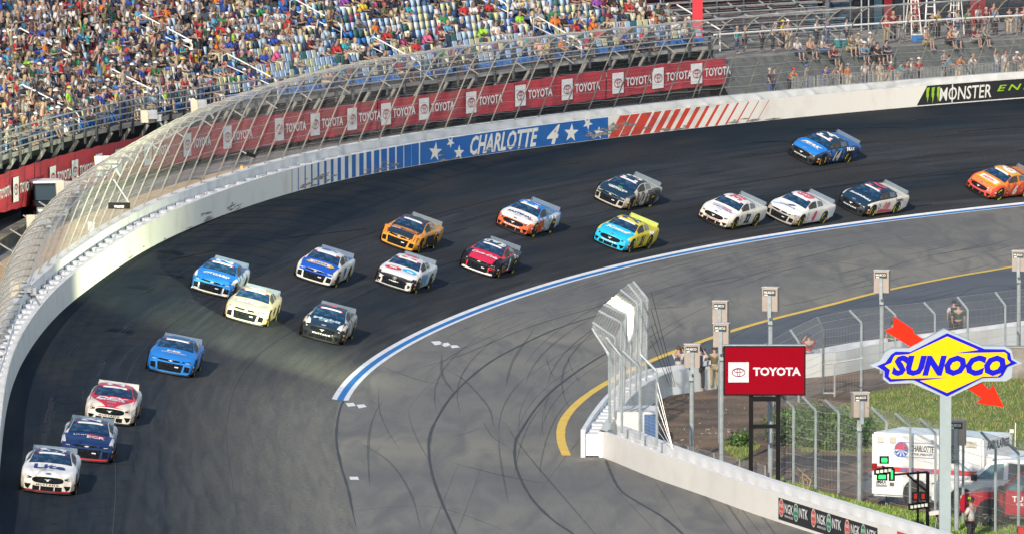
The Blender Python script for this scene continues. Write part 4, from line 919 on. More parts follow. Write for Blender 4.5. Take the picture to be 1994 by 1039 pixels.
CARS = [
 dict(px=93, py=963, nose='oval', label='white race car with blue hood lettering and starred blue roof edge, at the lower left', hood=cW, roof=NVY, side=cW, skirt=(.45, .02, .05), lip=(.45, .02, .05), fascia=cCR, yaw=-2, key='stars',
      hoodtext=[('Lite', D_NAVY, .98, .40, -1.10, dict(bold=.03)), ('Penske', DBK, .28, .07, -.62)], rooftext=('2', DWH, .5, .7), doortext=('2', D_NAVY, .5, .42), polys=starpolys),
 dict(px=166, py=899, nose='wide', label='dark navy race car with red front lip and shield lettering, behind the white leader', hood=NVY, roof=NVY, side=(.02, .05, .17), sidemix=(.58, .58, .60), fascia=NVY, skirt=(.62, .03, .04), lip=(.62, .03, .04), pillar=(.65, .65, .65), yaw=-2, key='shield',
      hoodtext=[('ECR', DWH, .58, .24, -.95, dict(bold=.03, x=-.28)), ('Liberty', DWH, .50, .16, -1.18, dict(x=.26))], rooftext=('24', DWH, .75, .55), doortext=('24', D_NAVY, .7, .42), polys=[('hood_emblem', 'hood', [(-.02, -1.22), (.62, -1.10), (.58, -.95), (.30, -.78), (.05, -.90)], D_RED, .012)]),
 dict(px=220, py=826, nose='oval', label='cream race car with red hood, red roof and white hood lettering', hood=(.60, .03, .06), roof=(.60, .04, .07), side=cCR, fascia=cCR, pillar=(.6, .05, .07), spoiler=(.62, .62, .62), yaw=-3, key='redhood',
      hoodtext=[('DEX', DWH, 1.12, .25, -1.22, dict(bold=.04, shear=.3)), ('IMAGING', DWH, .85, .15, -.98, dict(bold=.03)), ('MOTORS', DWH, .30, .07, -.62, dict(bold=.02))], rooftext=('21', DWH, .8, .5), doortext=('21', D_RED, .6, .42),
      polys=[('hood_edge', 'hood', [(-.80, -.18), (-.20, -.18), (-.50, -.60), (-.84, -1.2)], paint(cCR, 'creamedge'), .010), ('hood_edge', 'hood', [(.20, -.18), (.80, -.18), (.84, -1.2), (.50, -.60)], paint(cCR, 'creamedge'), .010)]),
 dict(px=333, py=731, nose='wide', label='bright blue race car with white railroad lettering on its hood', hood=RB, roof=(.01, .09, .22), side=RB, skirt=(.02, .22, .6), yaw=-2, key='rail',
      hoodtext=[('NS', DWH, .50, .15, -1.12, dict(bold=.05)), ('NORFOLK SOUTHERN', DWH, .90, .10, -.90, dict(bold=.02)), ('RAILWAY', DWH, .45, .05, -.79)], rooftext=('1', DWH, .85, .7), doortext=('1', DWH, .4, .45)),
 dict(px=414, py=576, nose='wide', label='blue race car with white script hood lettering and cream bumper, beside the tan car', hood=(.015, .16, .55), roof=(.02, .20, .62), side=(.02, .16, .55), sidemix=(.6, .6, .6), fascia=(.03, .22, .62), skirt=cCR, yaw=1, key='citgo', lip=cCR,
      hoodtext=[('CITGARD', DWH, 1.05, .20, -1.0, dict(bold=.03, shear=.3)), ('heavy duty', DWH, .6, .09, -.80, dict(bold=.02, x=-.2))], rooftext=('21', DWH, .85, .6), doortext=('21', DWH, .6, .42), polys=[('bumper_panel', 'front', [(-.8, .10), (.8, .10), (.8, .16), (-.8, .16)], paint(cCR, 'lip'), .010), ('bumper_panel', 'front', [(-.85, .10), (-.56, .10), (-.53, .42), (-.85, .40)][::1], paint(cCR, 'lip'), .008), ('bumper_panel', 'front', [(.56, .10), (.85, .10), (.85, .40), (.53, .42)], paint(cCR, 'lip'), .008)]),
 dict(px=479, py=633, nose='wide', label='sandy tan race car with white hood lettering behind the dark race car', hood=(.42, .40, .34), roof=(.50, .45, .33), side=(.52, .44, .30), fascia=(.62, .52, .36), skirt=(.6, .5, .35), yaw=1, key='ally',
      hoodtext=[('ally', DWH, 1.05, .40, -1.0, dict(bold=.035))], rooftext=('48', DWH, .85, .6), doortext=('48', DBK, .5, .34)),
 dict(px=615, py=553, nose='wide', label='blue and white race car with yellow six-sided hood badge', hood=(.015, .09, .50), roof=cW, side=(.70, .70, .66), fascia=(.70, .70, .66), deck=(.02, .15, .5), yaw=1, key='hex',
      hoodtext=[('NAPA', D_BLUE, .62, .17, -1.0, dict(bold=.05, shear=.2))], rooftext=('9', D_BLUE, .5, .62), doortext=('9', D_NAVY, .42, .48),
      polys=[('hood_badge', 'hood', [(-.70, -.92), (-.50, -1.16), (.50, -1.16), (.70, -.92), (.50, -.68), (-.50, -.68)][::-1], DYE, .012), ('hood_badge', 'hood', [(-.48, -1.06), (.48, -1.06), (.48, -.76), (-.48, -.76)][::-1], DWH, .017), ('nose_panel', 'front', [(-.8, .46), (.8, .46), (.75, .60), (-.75, .60)], paint((.015, .09, .5), 'hexblue'), .010)]),
 dict(px=628, py=663, nose='oval', label='black and silver race car with oil-brand hood lettering, nearest the blue-white line end', hood=(.012, .03, .06), roof=(.012, .04, .08), side=(.10, .10, .12), sidemix=(.45, .40, .34), fascia=(.015, .018, .022), skirt=(.015, .015, .018), pillar=(.35, .38, .42), lc=DWH, yaw=1, key='oil',
      hoodtext=[('Mobil', D_LB, 1.05, .24, -1.16, dict(bold=.05)), ('1', DWH, .10, .22, -.86, dict(bold=.05)), ], rooftext=('4', D_PINK, .5, .6), doortext=('4', DWH, .42, .42),
      polys=[('hood_patch', 'hood', [(-.34, -.92), (.34, -.92), (.30, -.68), (-.30, -.68)][::-1], M_('slate', (.16, .2, .25)), .010), ('fender_stripe', 'hood', [(-.80, -.35), (-.60, -.30), (-.66, -.75), (-.80, -1.1)], DSI, .012), ('fender_stripe', 'hood', [(.60, -.30), (.80, -.35), (.80, -1.1), (.66, -.75)], DSI, .012)]),
 dict(px=775, py=483, nose='wide', label='orange race car with black hood and black roof', hood=(.02, .035, .06), roof=(.02, .035, .06), side=(.70, .30, .03), fascia=(.75, .34, .04), pillar=(.72, .32, .04), yaw=0, key='orangeblack', quarter=('100', DWH),
      hoodtext=[('GEARWRENCH', D_ORG, 1.15, .20, -1.12, dict(bold=.05, shear=.35)), ('GEAR', DWH, .42, .10, -.88, dict(bold=.03, x=.42)), ('WRENCH', D_ORG, .62, .10, -.84, dict(bold=.03, x=-.2))], rooftext=('1', D_CRM, .95, .5), doortext=('1', D_CRM, .35, .5), polys=[('fender_edge', 'hood', [(-.84, -.12), (-.62, -.14), (-.74, -1.2), (-.88, -1.25)], D_ORG, .011), ('fender_edge', 'hood', [(.62, -.14), (.84, -.12), (.88, -1.25), (.76, -1.2)], D_ORG, .011), ('door_panel', 'side', [(-1.55, .14), (-3.3, .14), (-3.2, .74), (-1.75, .74)], M_('door_black', (.02, .02, .02)), .010)]),
 dict(px=770, py=563, nose='slant', label='white race car with red and cyan ovals on its hood', hood=(.70, .72, .74), roof=(.70, .70, .70), side=(.68, .68, .68), fascia=(.02, .02, .025), skirt=(.55, .57, .6), yaw=0, key='candy', lip=(.5, .52, .55),
      hoodtext=[('m', DWH, .30, .17, -.98, dict(bold=.07, x=.36)), ('m', DWH, .26, .15, -1.02, dict(bold=.07, x=-.45))], rooftext=('18', D_PINK, .95, .55), doortext=('18', D_CY, .6, .42),
      polys=[('hood_oval', 'hood', [(-.36+.40*math.cos(a), -.86+.26*math.sin(a)) for a in np.linspace(0, 2*math.pi, 20, endpoint=False)], D_RED, .012), ('hood_oval', 'hood', [(.42+.36*math.cos(a), -1.0+.24*math.sin(a)) for a in np.linspace(0, 2*math.pi, 20, endpoint=False)], D_CY, .010),
             ('nose_corner', 'front', [(-.85, .10), (-.60, .10), (-.55, .45), (-.85, .50)], paint((.68, .66, .62), 'nosew'), .008), ('nose_corner', 'front', [(.60, .10), (.85, .10), (.85, .50), (.55, .45)], paint((.68, .66, .62), 'nosew'), .008), ('side_panel', 'side', [(-1.45, .15), (-1.75, .15), (-1.65, .78), (-1.40, .78)], D_RED, .010), ('side_panel', 'side', [(-1.80, .15), (-2.2, .15), (-2.05, .78), (-1.72, .78)], D_CY, .010)]),
 dict(px=929, py=531, nose='wide', label='red-hooded black race car with white script lettering and large white three', hood=(.62, .02, .07), roof=(.012, .05, .12), side=(.03, .03, .04), fascia=(.02, .022, .03), skirt=(.70, .70, .68), pillar=(.62, .05, .05), yaw=1, key='three', lip=(.7, .7, .68), quarter=('Dow', DWH),
      hoodtext=[('Coca-Cola', DWH, 1.15, .22, -1.05, dict(bold=.04, shear=.4))], rooftext=('3', DWH, .80, .80), doortext=('3', DWH, .42, .50), polys=[('fender_edge', 'hood', [(-.84, -.12), (-.60, -.16), (-.66, -1.22), (-.88, -1.25)], DBK, .011), ('fender_edge', 'hood', [(.60, -.16), (.84, -.12), (.88, -1.25), (.70, -1.22)], DBK, .011), ('side_panel', 'side', [(-1.6, .14), (-3.2, .14), (-3.2, .24), (-1.6, .36)], D_RED, .010), ('bumper_panel', 'front', [(-.83, .10), (.83, .10), (.83, .175), (-.83, .175)], DWH, .010), ('bumper_panel', 'front', [(-.80, .20), (-.55, .18), (-.52, .44), (-.58, .44)], D_RED, .008), ('bumper_panel', 'front', [(.55, .18), (.80, .20), (.82, .44), (.52, .44)], D_RED, .008)]),
 dict(px=998, py=452, nose='oval', label='race car with white hood, red nose and blue roof', hood=cW, roof=(.02, .20, .62), side=(.10, .25, .55), sidemix=(.55, .58, .6), fascia=(.62, .12, .04), pillar=(.06, .25, .6), lc=DWH, skirt=(.02, .02, .02), yaw=0, key='fasten', lip=(.02, .02, .02), quarter=('FORD', DWH),
      hoodtext=[('FASTENAL', D_NAVY, 1.20, .20, -1.0, dict(bold=.03)), ('ONE CURE', D_CRM, .42, .05, -1.34), ('RACING', DBK, .30, .06, -.62)], rooftext=('17', DWH, .95, .62), doortext=('17', DWH, .62, .46), polys=[('side_panel', 'side', [(-1.5, .14), (-2.5, .14), (-2.1, .78), (-1.3, .78)], paint((.68, .14, .04), 'fasred'), .008), ('fender', 'side', [(-.55, .15), (-.62, .78), (-1.3, .78), (-1.5, .70), (-1.5, .14)], paint((.68, .14, .04), 'fasred'), .007)]),
 dict(px=1184, py=397, nose='wide', label='black-hooded race car with gecko-green mark and large white thirteen', hood=(.012, .04, .08), roof=(.012, .04, .08), side=(.50, .46, .36), sidemix=(.08, .08, .09), fascia=(.45, .42, .34), pillar=(.50, .46, .36), skirt=(.55, .52, .46), yaw=0, key='gecko', lip=(.55, .52, .46), quarter=('GEICO', DBK),
      hoodtext=[('GEICO', DWH, 1.0, .16, -.98, dict(bold=.05)), ('MILITARY', DWH, .75, .13, -.80, dict(bold=.04))], rooftext=('13', DWH, .95, .66), doortext=('13', D_CRM, .62, .46), polys=[('hood_patch', 'hood', [(-.12, -1.22), (.12, -1.22), (.14, -1.10), (-.12, -1.10)][::-1], D_GRN, .012), ('nose_panel', 'front', [(-.8, .45), (.8, .45), (.78, .60), (-.78, .60)], paint((.012, .04, .08), 'gecknose'), .009)]),
 dict(px=1188, py=479, nose='oval', label='bright yellow race car with cyan hood', hood=(.02, .50, .80), roof=(.72, .66, .04), side=(.72, .58, .02), fascia=(.02, .50, .80), skirt=(.02, .45, .68), spoiler=(.50, .62, .20), lc=DWH, yaw=0, key='menards', quarter=('MENARDS', DWH),
      hoodtext=[('Knauf', DWH, 1.15, .30, -1.12, dict(bold=.06, shear=.2)), ('RACING', DBK, .26, .06, -.62)], rooftext=('2', D_NAVY, .62, .72), doortext=('21', DBK, .62, .46)),
 dict(px=1394, py=438, nose='oval', label='all-white race car with red-and-blue hood stripes of lettering, left of the white number-eight car', hood=cW, roof=cW, side=(.72, .68, .60), fascia=cCR, skirt=(.62, .50, .42), yaw=0, key='white32', lip=(.02, .02, .03),
      hoodtext=[('DIAMOND', M_('faded_red', (.5, .2, .25)), .60, .09, -1.18, dict(x=.26)), ('PARTS', D_RED, .42, .11, -1.10, dict(bold=.06, x=-.30)), ('COMPANY', D_BLUE, .55, .11, -.96, dict(bold=.03, x=.24)), ('PARTS', D_BLUE, .50, .11, -.88, dict(bold=.05, x=-.36)), ('MOTOR', DBK, .24, .05, -.64)], rooftext=('32', D_PINK, .85, .55), doortext=('32', DBK, .62, .46), polys=[('front_trim', 'front', [(-.62, .255), (.62, .255), (.62, .275), (-.62, .275)], D_RED, .012)]),
 dict(px=1526, py=433, nose='wide', label='white race car with a big red eight on roof and door', hood=cW, roof=cW, side=(.70, .68, .64), fascia=(.36, .33, .30), skirt=(.60, .56, .48), yaw=0, key='eight',
      hoodtext=[('CATERPILLAR', D_NAVY, .85, .10, -.84, dict(bold=.01)), ('//', D_NAVY, .40, .22, -1.15, dict(bold=.09, shear=.5, x=-.10))], rooftext=('8', D_PINK, .80, .72), doortext=('8', D_RED, .34, .50), polys=[('hood_swoosh', 'hood', [(-.78, -.60), (-.45, -.70), (-.1, -.86), (.05, -.84), (-.3, -.62), (-.7, -.40)][::-1], D_LB, .011)]),
 dict(px=1666, py=413, nose='oval', label='dark blue race car with white script hood, red number and cream rear quarter', hood=(.012, .04, .08), roof=(.012, .045, .09), side=(.68, .64, .56), fascia=(.015, .02, .03), skirt=(.60, .04, .02), pillar=(.015, .03, .05), lc=DWH, yaw=0, key='smith', lip=(.015, .02, .03), quarter=('Smithfield', DBK),
      hoodtext=[('Smithfield', DWH, 1.15, .18, -.98, dict(bold=.04))], rooftext=('10', D_PINK, .95, .62), doortext=('10', D_PINK, .62, .46), polys=[('side_panel', 'side', [(-1.55, .14), (-3.2, .14), (-3.2, .30), (-1.55, .44)], D_RED, .009)]),
 dict(px=1564, py=314, nose='oval', label='blue race car running highest on the banking with white hood lettering', hood=(.02, .20, .62), roof=(.012, .05, .10), side=(.03, .16, .48), sidemix=(.03, .05, .12), fascia=(.02, .025, .035), skirt=(.02, .02, .03), pillar=(.02, .04, .07), lc=DWH, yaw=0, key='peak', quarter=('PEAK', DWH),
      hoodtext=[('PEAK', DWH, 1.10, .22, -1.08, dict(bold=.05, shear=.4)), ('_______', DWH, 1.1, .02, -.84, dict(bold=.02))], rooftext=('14', DWH, .95, .62), doortext=('14', D_CRM, .62, .46)),
 dict(px=1910, py=378, nose='oval', label='orange race car with white panel on its hood, at the right edge', hood=(.66, .22, .05), roof=(.74, .38, .05), side=(.70, .20, .03), sidemix=(.62, .06, .04), fascia=(.62, .08, .05), skirt=(.66, .16, .03), lc=D_PINK, yaw=0, key='panel6', lip=(.02, .02, .02),
      hoodtext=[('Oscar', D_RED, .62, .12, -1.12, dict(bold=.02)), ('Mayer', D_RED, .72, .15, -.96, dict(bold=.02))], rooftext=('6', DWH, .70, .72), doortext=('6', D_CRM, .36, .50), polys=[('hood_panel', 'hood', [(-.58, -1.16), (.58, -1.16), (.58, -.72), (-.58, -.72)][::-1], DWH, .014), ('hood_border', 'hood', [(-.68, -1.22), (.68, -1.22), (.74, -.66), (.1, -.48), (-.74, -.66)][::-1], DYE, .010)]),
]
for c in CARS:
    race_car(**c)

# ------------------------------------------------------------ infield ground
GRASS = mat('grass_ground', (.10, .165, .03), .95, second=(.20, .19, .07), scale=.9, bump=.6, thr=(.42, .66)); DIRT = mat('brown_dirt', (.20, .13, .085), .95, second=(.075, .052, .04), scale=.45, bump=.6)
def sheet(pts, z, name, m, sub=6, jit=0.):
    mb = MB(); P = [G(*p, 0) for p in pts]; Q = []
    for a, b in zip(P, P[1:]+P[:1]):
        for k in range(sub): q = a.lerp(b, k/sub); Q.append((q.x + random.uniform(-jit, jit), q.y + random.uniform(-jit, jit)*4, z))
    mb.poly(Q); o = mb.obj(name, m); fix_normals(o.data); o['kind'] = 'structure'; return o
sheet([(1210, 812), (1250, 775), (1300, 745), (1420, 730), (1570, 722), (1700, 706), (1994, 672), (2300, 640), (2300, 1420), (1980, 1180), (1800, 1062), (1640, 1012), (1500, 966), (1360, 918), (1215, 858)], .004, 'dirt_ground', DIRT)
grass_areas = [[(1640, 790), (1700, 762), (1800, 745), (1994, 730), (2300, 700), (2300, 900), (2000, 912), (1800, 880), (1560, 880), (1520, 850), (1560, 812)],
               [(1505, 925), (1560, 945), (1640, 968), (1720, 985), (1820, 1000), (1994, 1015), (2300, 1040), (2300, 1420), (1980, 1180), (1800, 1062), (1640, 1012), (1500, 966)],
               [(1400, 868), (1450, 840), (1480, 870), (1440, 900)]]
for a in grass_areas: sheet(a, .008, 'grass_ground', GRASS, 10, .12)
sheet([(1700, 905), (2000, 925), (2300, 930), (2300, 1040), (1990, 1012), (1820, 995), (1710, 972), (1670, 950)], .012, 'service_lane', GREYG, 6, .08)
def inside(p, poly):
    c = False; x, y = p
    for (x0, y0), (x1, y1) in zip(poly, poly[1:]+poly[:1]):
        if (y0 > y) != (y1 > y) and x < (x1-x0)*(y-y0)/(y1-y0)+x0: c = not c
    return c
def blades(poly, n, h, cols, name, zoff=0.):
    P = [G(*p) for p in poly]; pl = [(p.x, p.y) for p in P]; x0, x1 = min(p[0] for p in pl), min(max(p[0] for p in pl), 22); y0, y1 = min(p[1] for p in pl), max(p[1] for p in pl)
    V = []; C = []; k = 0; tries = 0
    while k < n and tries < n*6:
        tries += 1; x, y = random.uniform(x0, x1), random.uniform(y0, y1)
        if not inside((x, y), pl): continue
        clump = .5+.5*math.sin(x*2.3+y*.7)*math.sin(x*.9-y*1.9)
        if random.random() > .35+.65*clump: continue
        a = random.uniform(0, 6.28); w = random.uniform(.010, .022); hh = h*random.uniform(.5, 1.3)*(.6+.6*clump); l = hh*random.uniform(.1, .7); dx, dy = math.cos(a), math.sin(a)
        V += [(x-dy*w, y+dx*w, zoff), (x+dy*w, y-dx*w, zoff), (x+dx*l, y+dy*l, hh)]; c = random.choice(cols); f = random.uniform(.7, 1.2); C += [(c[0]*f, c[1]*f, c[2]*f, 1)]*3; k += 1
    V = np.array(V); F = np.arange(len(V)).reshape(-1, 3); me = bpy.data.meshes.new(name); me.vertices.add(len(V)); me.vertices.foreach_set('co', V.ravel()); me.loops.add(F.size); me.loops.foreach_set('vertex_index', F.ravel()); me.polygons.add(len(F)); me.polygons.foreach_set('loop_start', np.arange(0, F.size, 3)); me.update(calc_edges=True)
    at = me.color_attributes.new('col', 'FLOAT_COLOR', 'CORNER'); at.data.foreach_set('color', np.array(C, np.float32).ravel()); me.materials.append(attr_mat('grass_blades', .8)); o = link(name, me); o['kind'] = 'stuff'; return o
GC = [(.13, .23, .035), (.09, .17, .03), (.17, .23, .06), (.26, .25, .10), (.32, .28, .13)]
blades(grass_areas[0], 26000, .13, GC, 'grass'); blades(grass_areas[1], 34000, .12, [(.19, .35, .045), (.26, .40, .07), (.34, .40, .10), (.14, .27, .04)], 'grass'); blades(grass_areas[2], 1500, .12, GC, 'grass')
blades([(1240, 850), (1300, 770), (1560, 735), (1640, 790), (1500, 930)], 1500, .08, [(.2, .17, .08), (.1, .12, .04)], 'dry_weeds')
# litter and stones on the dirt
lm_ = MB()
for k in range(26):
    p = G(random.uniform(1270, 1420), random.uniform(765, 880), .02)
    lm_.box(p, (random.uniform(.02, .08), random.uniform(.04, .12), .02), Matrix.Rotation(random.uniform(0, 3), 3, 'Z'))
lo_ = lm_.obj('litter_scraps', mat('pale_scrap', (.45, .45, .42), .8)); lo_['kind'] = 'stuff'
def foliage(c, r, n, cols, name, parent, leaf=.06):
    V = []; C = []
    for k in range(n):
        while True:
            p = rng.uniform(-1, 1, 3)
            if .25 < np.linalg.norm(p) < 1 and p[2] > -.75: break
        b = 1+.25*math.sin(p[0]*5+k % 3)*math.cos(p[1]*4); q = np.array(c) + p*np.array(r)*b; a = rng.normal(size=3); a /= np.linalg.norm(a); d = np.cross(a, rng.normal(size=3)); d /= np.linalg.norm(d); l = leaf*random.uniform(.6, 1.5)
        V += [q-a*l, q+d*l*.5, q+a*l, q-d*l*.5]; cc = random.choice(cols); f = random.uniform(.6, 1.3); C += [(cc[0]*f, cc[1]*f, cc[2]*f, 1)]*4
    V = np.array(V); F = np.arange(len(V)).reshape(-1, 4); me = bpy.data.meshes.new(name); me.vertices.add(len(V)); me.vertices.foreach_set('co', V.ravel()); me.loops.add(F.size); me.loops.foreach_set('vertex_index', F.ravel()); me.polygons.add(len(F)); me.polygons.foreach_set('loop_start', np.arange(0, F.size, 4)); me.update(calc_edges=True)
    at = me.color_attributes.new('col', 'FLOAT_COLOR', 'CORNER'); at.data.foreach_set('color', np.array(C, np.float32).ravel()); me.materials.append(attr_mat('leaf_colours', .7)); return link(name, me, parent)
SC = [(.05, .12, .03), (.08, .17, .04), (.03, .07, .02), (.12, .20, .05)]
for px, py, r, w in [(1540, 860, (1.0, 1.6, .75), 'dense dark green bush behind the fence, leftmost of the row'), (1580, 868, (1.1, 1.9, .95), 'dense dark green bush beside the leftmost one'), (1625, 872, (1.1, 2., .85), 'dark green bush in the middle of the row behind the fence'), (1668, 866, (1.0, 1.7, .7), 'dark green bush nearest the ambulance'), (1445, 868, (.5, .6, .35), 'small green bush right of the dirt slope near the fence')]:
    e = empty('bush', G(px, py)); tag(e, w, 'bush', 'bushes behind the fence'); foliage((0, 0, r[2]*.75), r, 2600 if r[0] > .6 else 500, SC, 'foliage', e)
    m_ = MB()
    for k in range(5): m_.tube([(0, 0, 0), (random.uniform(-.5, .5)*r[0], random.uniform(-.5, .5)*r[1], r[2]*1.1)], .03, 4, taper=.4)
    m_.obj('stem', mat('bark', (.08, .06, .04), .9), e)
for px, py, w in [(1350, 905, 'dry weed stalks by the pit wall below the grey light box'), (1570, 958, 'dry straw-coloured weed leaning at the fence foot')]:
    e = empty('dry_weed', G(px, py)); tag(e, w, 'weed')
    m_ = MB()
    for k in range(9): m_.tube([(random.uniform(-.1, .1), 0, 0), (random.uniform(-.25, .25), .1, .4), (random.uniform(-.5, .5), .1, random.uniform(.5, .95))], .012, 3, taper=.4)
    m_.obj('stalk', mat('straw', (.38, .30, .16), .9), e)

# ------------------------------------------------------------ pit wall with its barrier
class Path:
    def __init__(self, pts, sub=6):
        self.p = smooth_line([Vector((p.x, p.y, 0)) for p in pts], sub) if sub else [Vector((p.x, p.y, 0)) for p in pts]
        self.d = [0.]
        for a, b in zip(self.p[:-1], self.p[1:]): self.d.append(self.d[-1]+(b-a).length)
        self.L = self.d[-1]
    def at(self, d):
        i = min(max(int(np.searchsorted(self.d, d))-1, 0), len(self.p)-2); a, b = self.p[i], self.p[i+1]; u = (d-self.d[i])/max(1e-6, self.d[i+1]-self.d[i]); t = (b-a).normalized(); return a.lerp(b, u), t
    def pt(self, d, off, z, side=1):
        p, t = self.at(d); n = Vector((-t.y, t.x, 0))*side; return Vector((p.x + n.x*off, p.y + n.y*off, z))
    def dist(self, px, z, off=0., side=1):
        ds = np.linspace(0, self.L, 400); u = np.array([proj(self.pt(d, off, z, side))[0] for d in ds]); return float(np.interp(px, u, ds))
def barrier_path(path, side, h, hc, root, m1=WHITE, m2=WHITE, gap=.55, seg=6., bl=1.4, name='barrier_panel'):
    f = lambda s, o, z: path.pt(s, o, z, side)
    for a in np.arange(0, path.L, seg): child(ribbon([(0, .0), (0, h), (.16, h), (.16, 0)], a, min(a+seg, path.L)-.01, .8, closed=True, fn=f).obj(name, m1), root)
    child(ribbon([(gap+.16, 0), (gap+.16, hc), (gap+.46, hc), (gap+.46, 0)], 0, path.L, .8, closed=True, fn=f).obj('concrete_wall', m2), root)
    fb = MB().box((0, 0, (h-.22)/2+.05), (.75, gap-.02, h-.22)).mesh('foam_block', FOAM)
    for d in np.arange(.5, path.L-.4, bl):
        o = link('foam_block', fb); p, t = path.at(d); o.location = path.pt(d, .16+gap/2, 0, side); o.rotation_euler = (0, 0, math.atan2(t.y, t.x)); child(o, root)
pw = Path([G(*p) for p in [(1165, 887), (1195, 898), (1273, 930), (1365, 962), (1461, 997), (1592, 1040), (1700, 1074), (1850, 1121), (2000, 1165)]])
PW = empty('pit_wall', pw.at(5)[0]); tag(PW, 'white pit wall with steel barrier face and sponsor board running to the lower right', 'wall')
PWP = mat('pit_wall_paint', (.84, .81, .76), .5, second=(.74, .70, .64), scale=.6, thr=(.5, .8))
barrier_path(pw, 1, .95, 1.08, PW, PWP, WHITE)
d0, d1 = pw.dist(1516, .5), pw.dist(1709, .5)
fpw = lambda dc, zc, off=-.006: (lambda x, y: pw.pt(dc+x, off, zc+y))
us = np.linspace(d0, d1, 14); child(grid(lambda d, z: pw.pt(d, -.006, z), us, (.10, .84)).obj('black_board', BOARD), PW)
def pp(px): return pw.dist(px, .48)
OVR = mat('oval_red', (.70, .09, .06), .5, var=.03); OVG = mat('oval_green', (.02, .26, .12), .5, var=.03)
for base in ((1522.5, 1528.5, 1545, 1551, 1557.5, 1573.5), (1585, 1591.5, 1608.5, 1615, 1621.5, 1638.5), (1650.5, 1657.5, 1675, 1682, 1689, 1706.5)):
    for c, m, w in ((base[0], OVR, 'NGK'), (base[3], OVG, 'NTK')):
        dc = pp(c); f = fpw(dc, .52, -.012); sx = (pp(c+4.6)-pp(c-4.6))/2
        mb = MB(); put_disc(mb, 0, 0, sx, .30, f); o = mb.obj('sponsor_oval', m); child(o, PW)
        f2 = fpw(dc, .52, -.018); mb = MB(); put_ring(mb, 0, 0, sx*1.02, .305, .03, f2); child(mb.obj('oval_rim', WHITE), PW)
        mb = MB(); put_text(mb, w, sx*1.5, .12, fpw(dc, .60, -.02), bold=.02); child(mb.obj('oval_lettering', WHITE), PW)
        mb = MB(); put_text(mb, 'SPARK', sx*1.2, .06, fpw(dc, .40, -.02)); child(mb.obj('oval_lettering', WHITE), PW)
    for a, b, t in ((base[1], base[2], 'NGK'), (base[4], base[5], 'NTK')):
        a_, b_ = pp(a), pp(b); mb = MB(); put_text(mb, t, b_-a_, .33, fpw((a_+b_)/2, .55, -.014), bold=.02); child(mb.obj('board_lettering', WHITE), PW)
    a_, b_ = pp(base[1]), pp(base[2]); mb = MB(); put_text(mb, 'SPARK PLUGS', b_-a_, .08, fpw((a_+b_)/2, .28, -.014), bold=.02); child(mb.obj('board_lettering', WHITE), PW)
a_, b_ = pp(1747), pp(1780); mb = MB(); child(grid(lambda d, z: pw.pt(d, -.008, z), np.linspace(a_, b_, 5), (.72, .94)).obj('red_patch', REDP), PW)
# the other branch, from the nose back round the infield
iw = Path([G(x, y, 1.05) for x, y in [(1131, 834), (1155, 797), (1182, 765), (1215, 739), (1258, 718), (1294, 712), (1400, 697), (1500, 685), (1584, 678), (1677, 662), (1850, 641), (1994, 622), (2200, 592), (2400, 566)]])
IW = empty('infield_barrier', iw.at(8)[0]); tag(IW, 'white infield barrier curving from the pit wall nose to the right edge', 'barrier')
barrier_path(iw, -1, 1.02, .95, IW, WHITE, mat('pale_blue_white', (.68, .74, .76), .6, second=(.60, .60, .56), scale=.5), gap=.5, bl=1.3)
MB_ = MB().box(G(1136, 872, .30) + Vector((0, -.03, 0)), (.13, .02, .22)); tag(MB_.obj('tube_end', BLACK), kind='structure')
# crash cushion between the two branches
CU = empty('crash_cushion', G(1152, 872)); tag(CU, 'stack of grey foam slabs wedged in the nose of the pit wall', 'crash cushion')
for z in (.12, .36, .60, .84): MB().box((.16, .35, z), (.50, .9, .18)).obj('foam_slab', mat('cushion_grey', (.60, .60, .62), .7, var=.15), CU)
# low white service box with a blue door behind the nose
e = empty('service_housing', G(1262, 862)); tag(e, 'low white housing with a blue door behind the fence at the pit wall nose', 'housing')
MB().box((-.5, .9, .6), (1.7, 2.6, 1.2)).obj('body', WHITE, e); MB().box((.36, .4, .62), (.04, 1.5, 1.0)).obj('door', mat('door_blue', (.03, .12, .32), .5), e); MB().box((.1, -.42, .62), (.5, .04, 1.0)).obj('door', mat('door_blue', (.03, .12, .32), .5), e)
for x in (-.95, -.7, -.45): MB().tube([(x, -.2, 1.22), (x+.35, .9, 1.22), (x+.5, 1.9, 1.22)], .03, 5).obj('pipe', GALV, e)

# ------------------------------------------------------------ nose fence: two rows of posts with arms and fine mesh
def mesh_between(P, Q, n, m, r, name, parent, rows=0):
    """fine wire between two post polylines (lists of points)"""
    P = np.array([tuple(p) for p in P]); Q = np.array([tuple(q) for q in Q]); paths = [P*(1-u)+Q*u for u in np.linspace(0, 1, n)]
    wires(paths, r, name, m, parent)
    seg = np.cumsum([0]+[np.linalg.norm(P[i+1]-P[i]) for i in range(len(P)-1)]); L = seg[-1]
    def at(A, d): return np.array([np.interp(d, seg, A[:, j]) for j in range(3)])
    wires([[at(P, d), at(P, d)*.5+at(Q, d)*.5, at(Q, d)] for d in np.linspace(.02, L-.02, rows or int(L/.12))], r, name, m, parent)
NF = empty('nose_fence', G(1225, 800)); tag(NF, 'tall mesh fence with arms leaning over the track at the nose of the pit wall', 'fence')
NW = mat('lit_mesh', (.78, .80, .80), .35, metal=.2, var=.03); prev = None  # paler wire than the other row: its lamp-lit glow is put into the colour
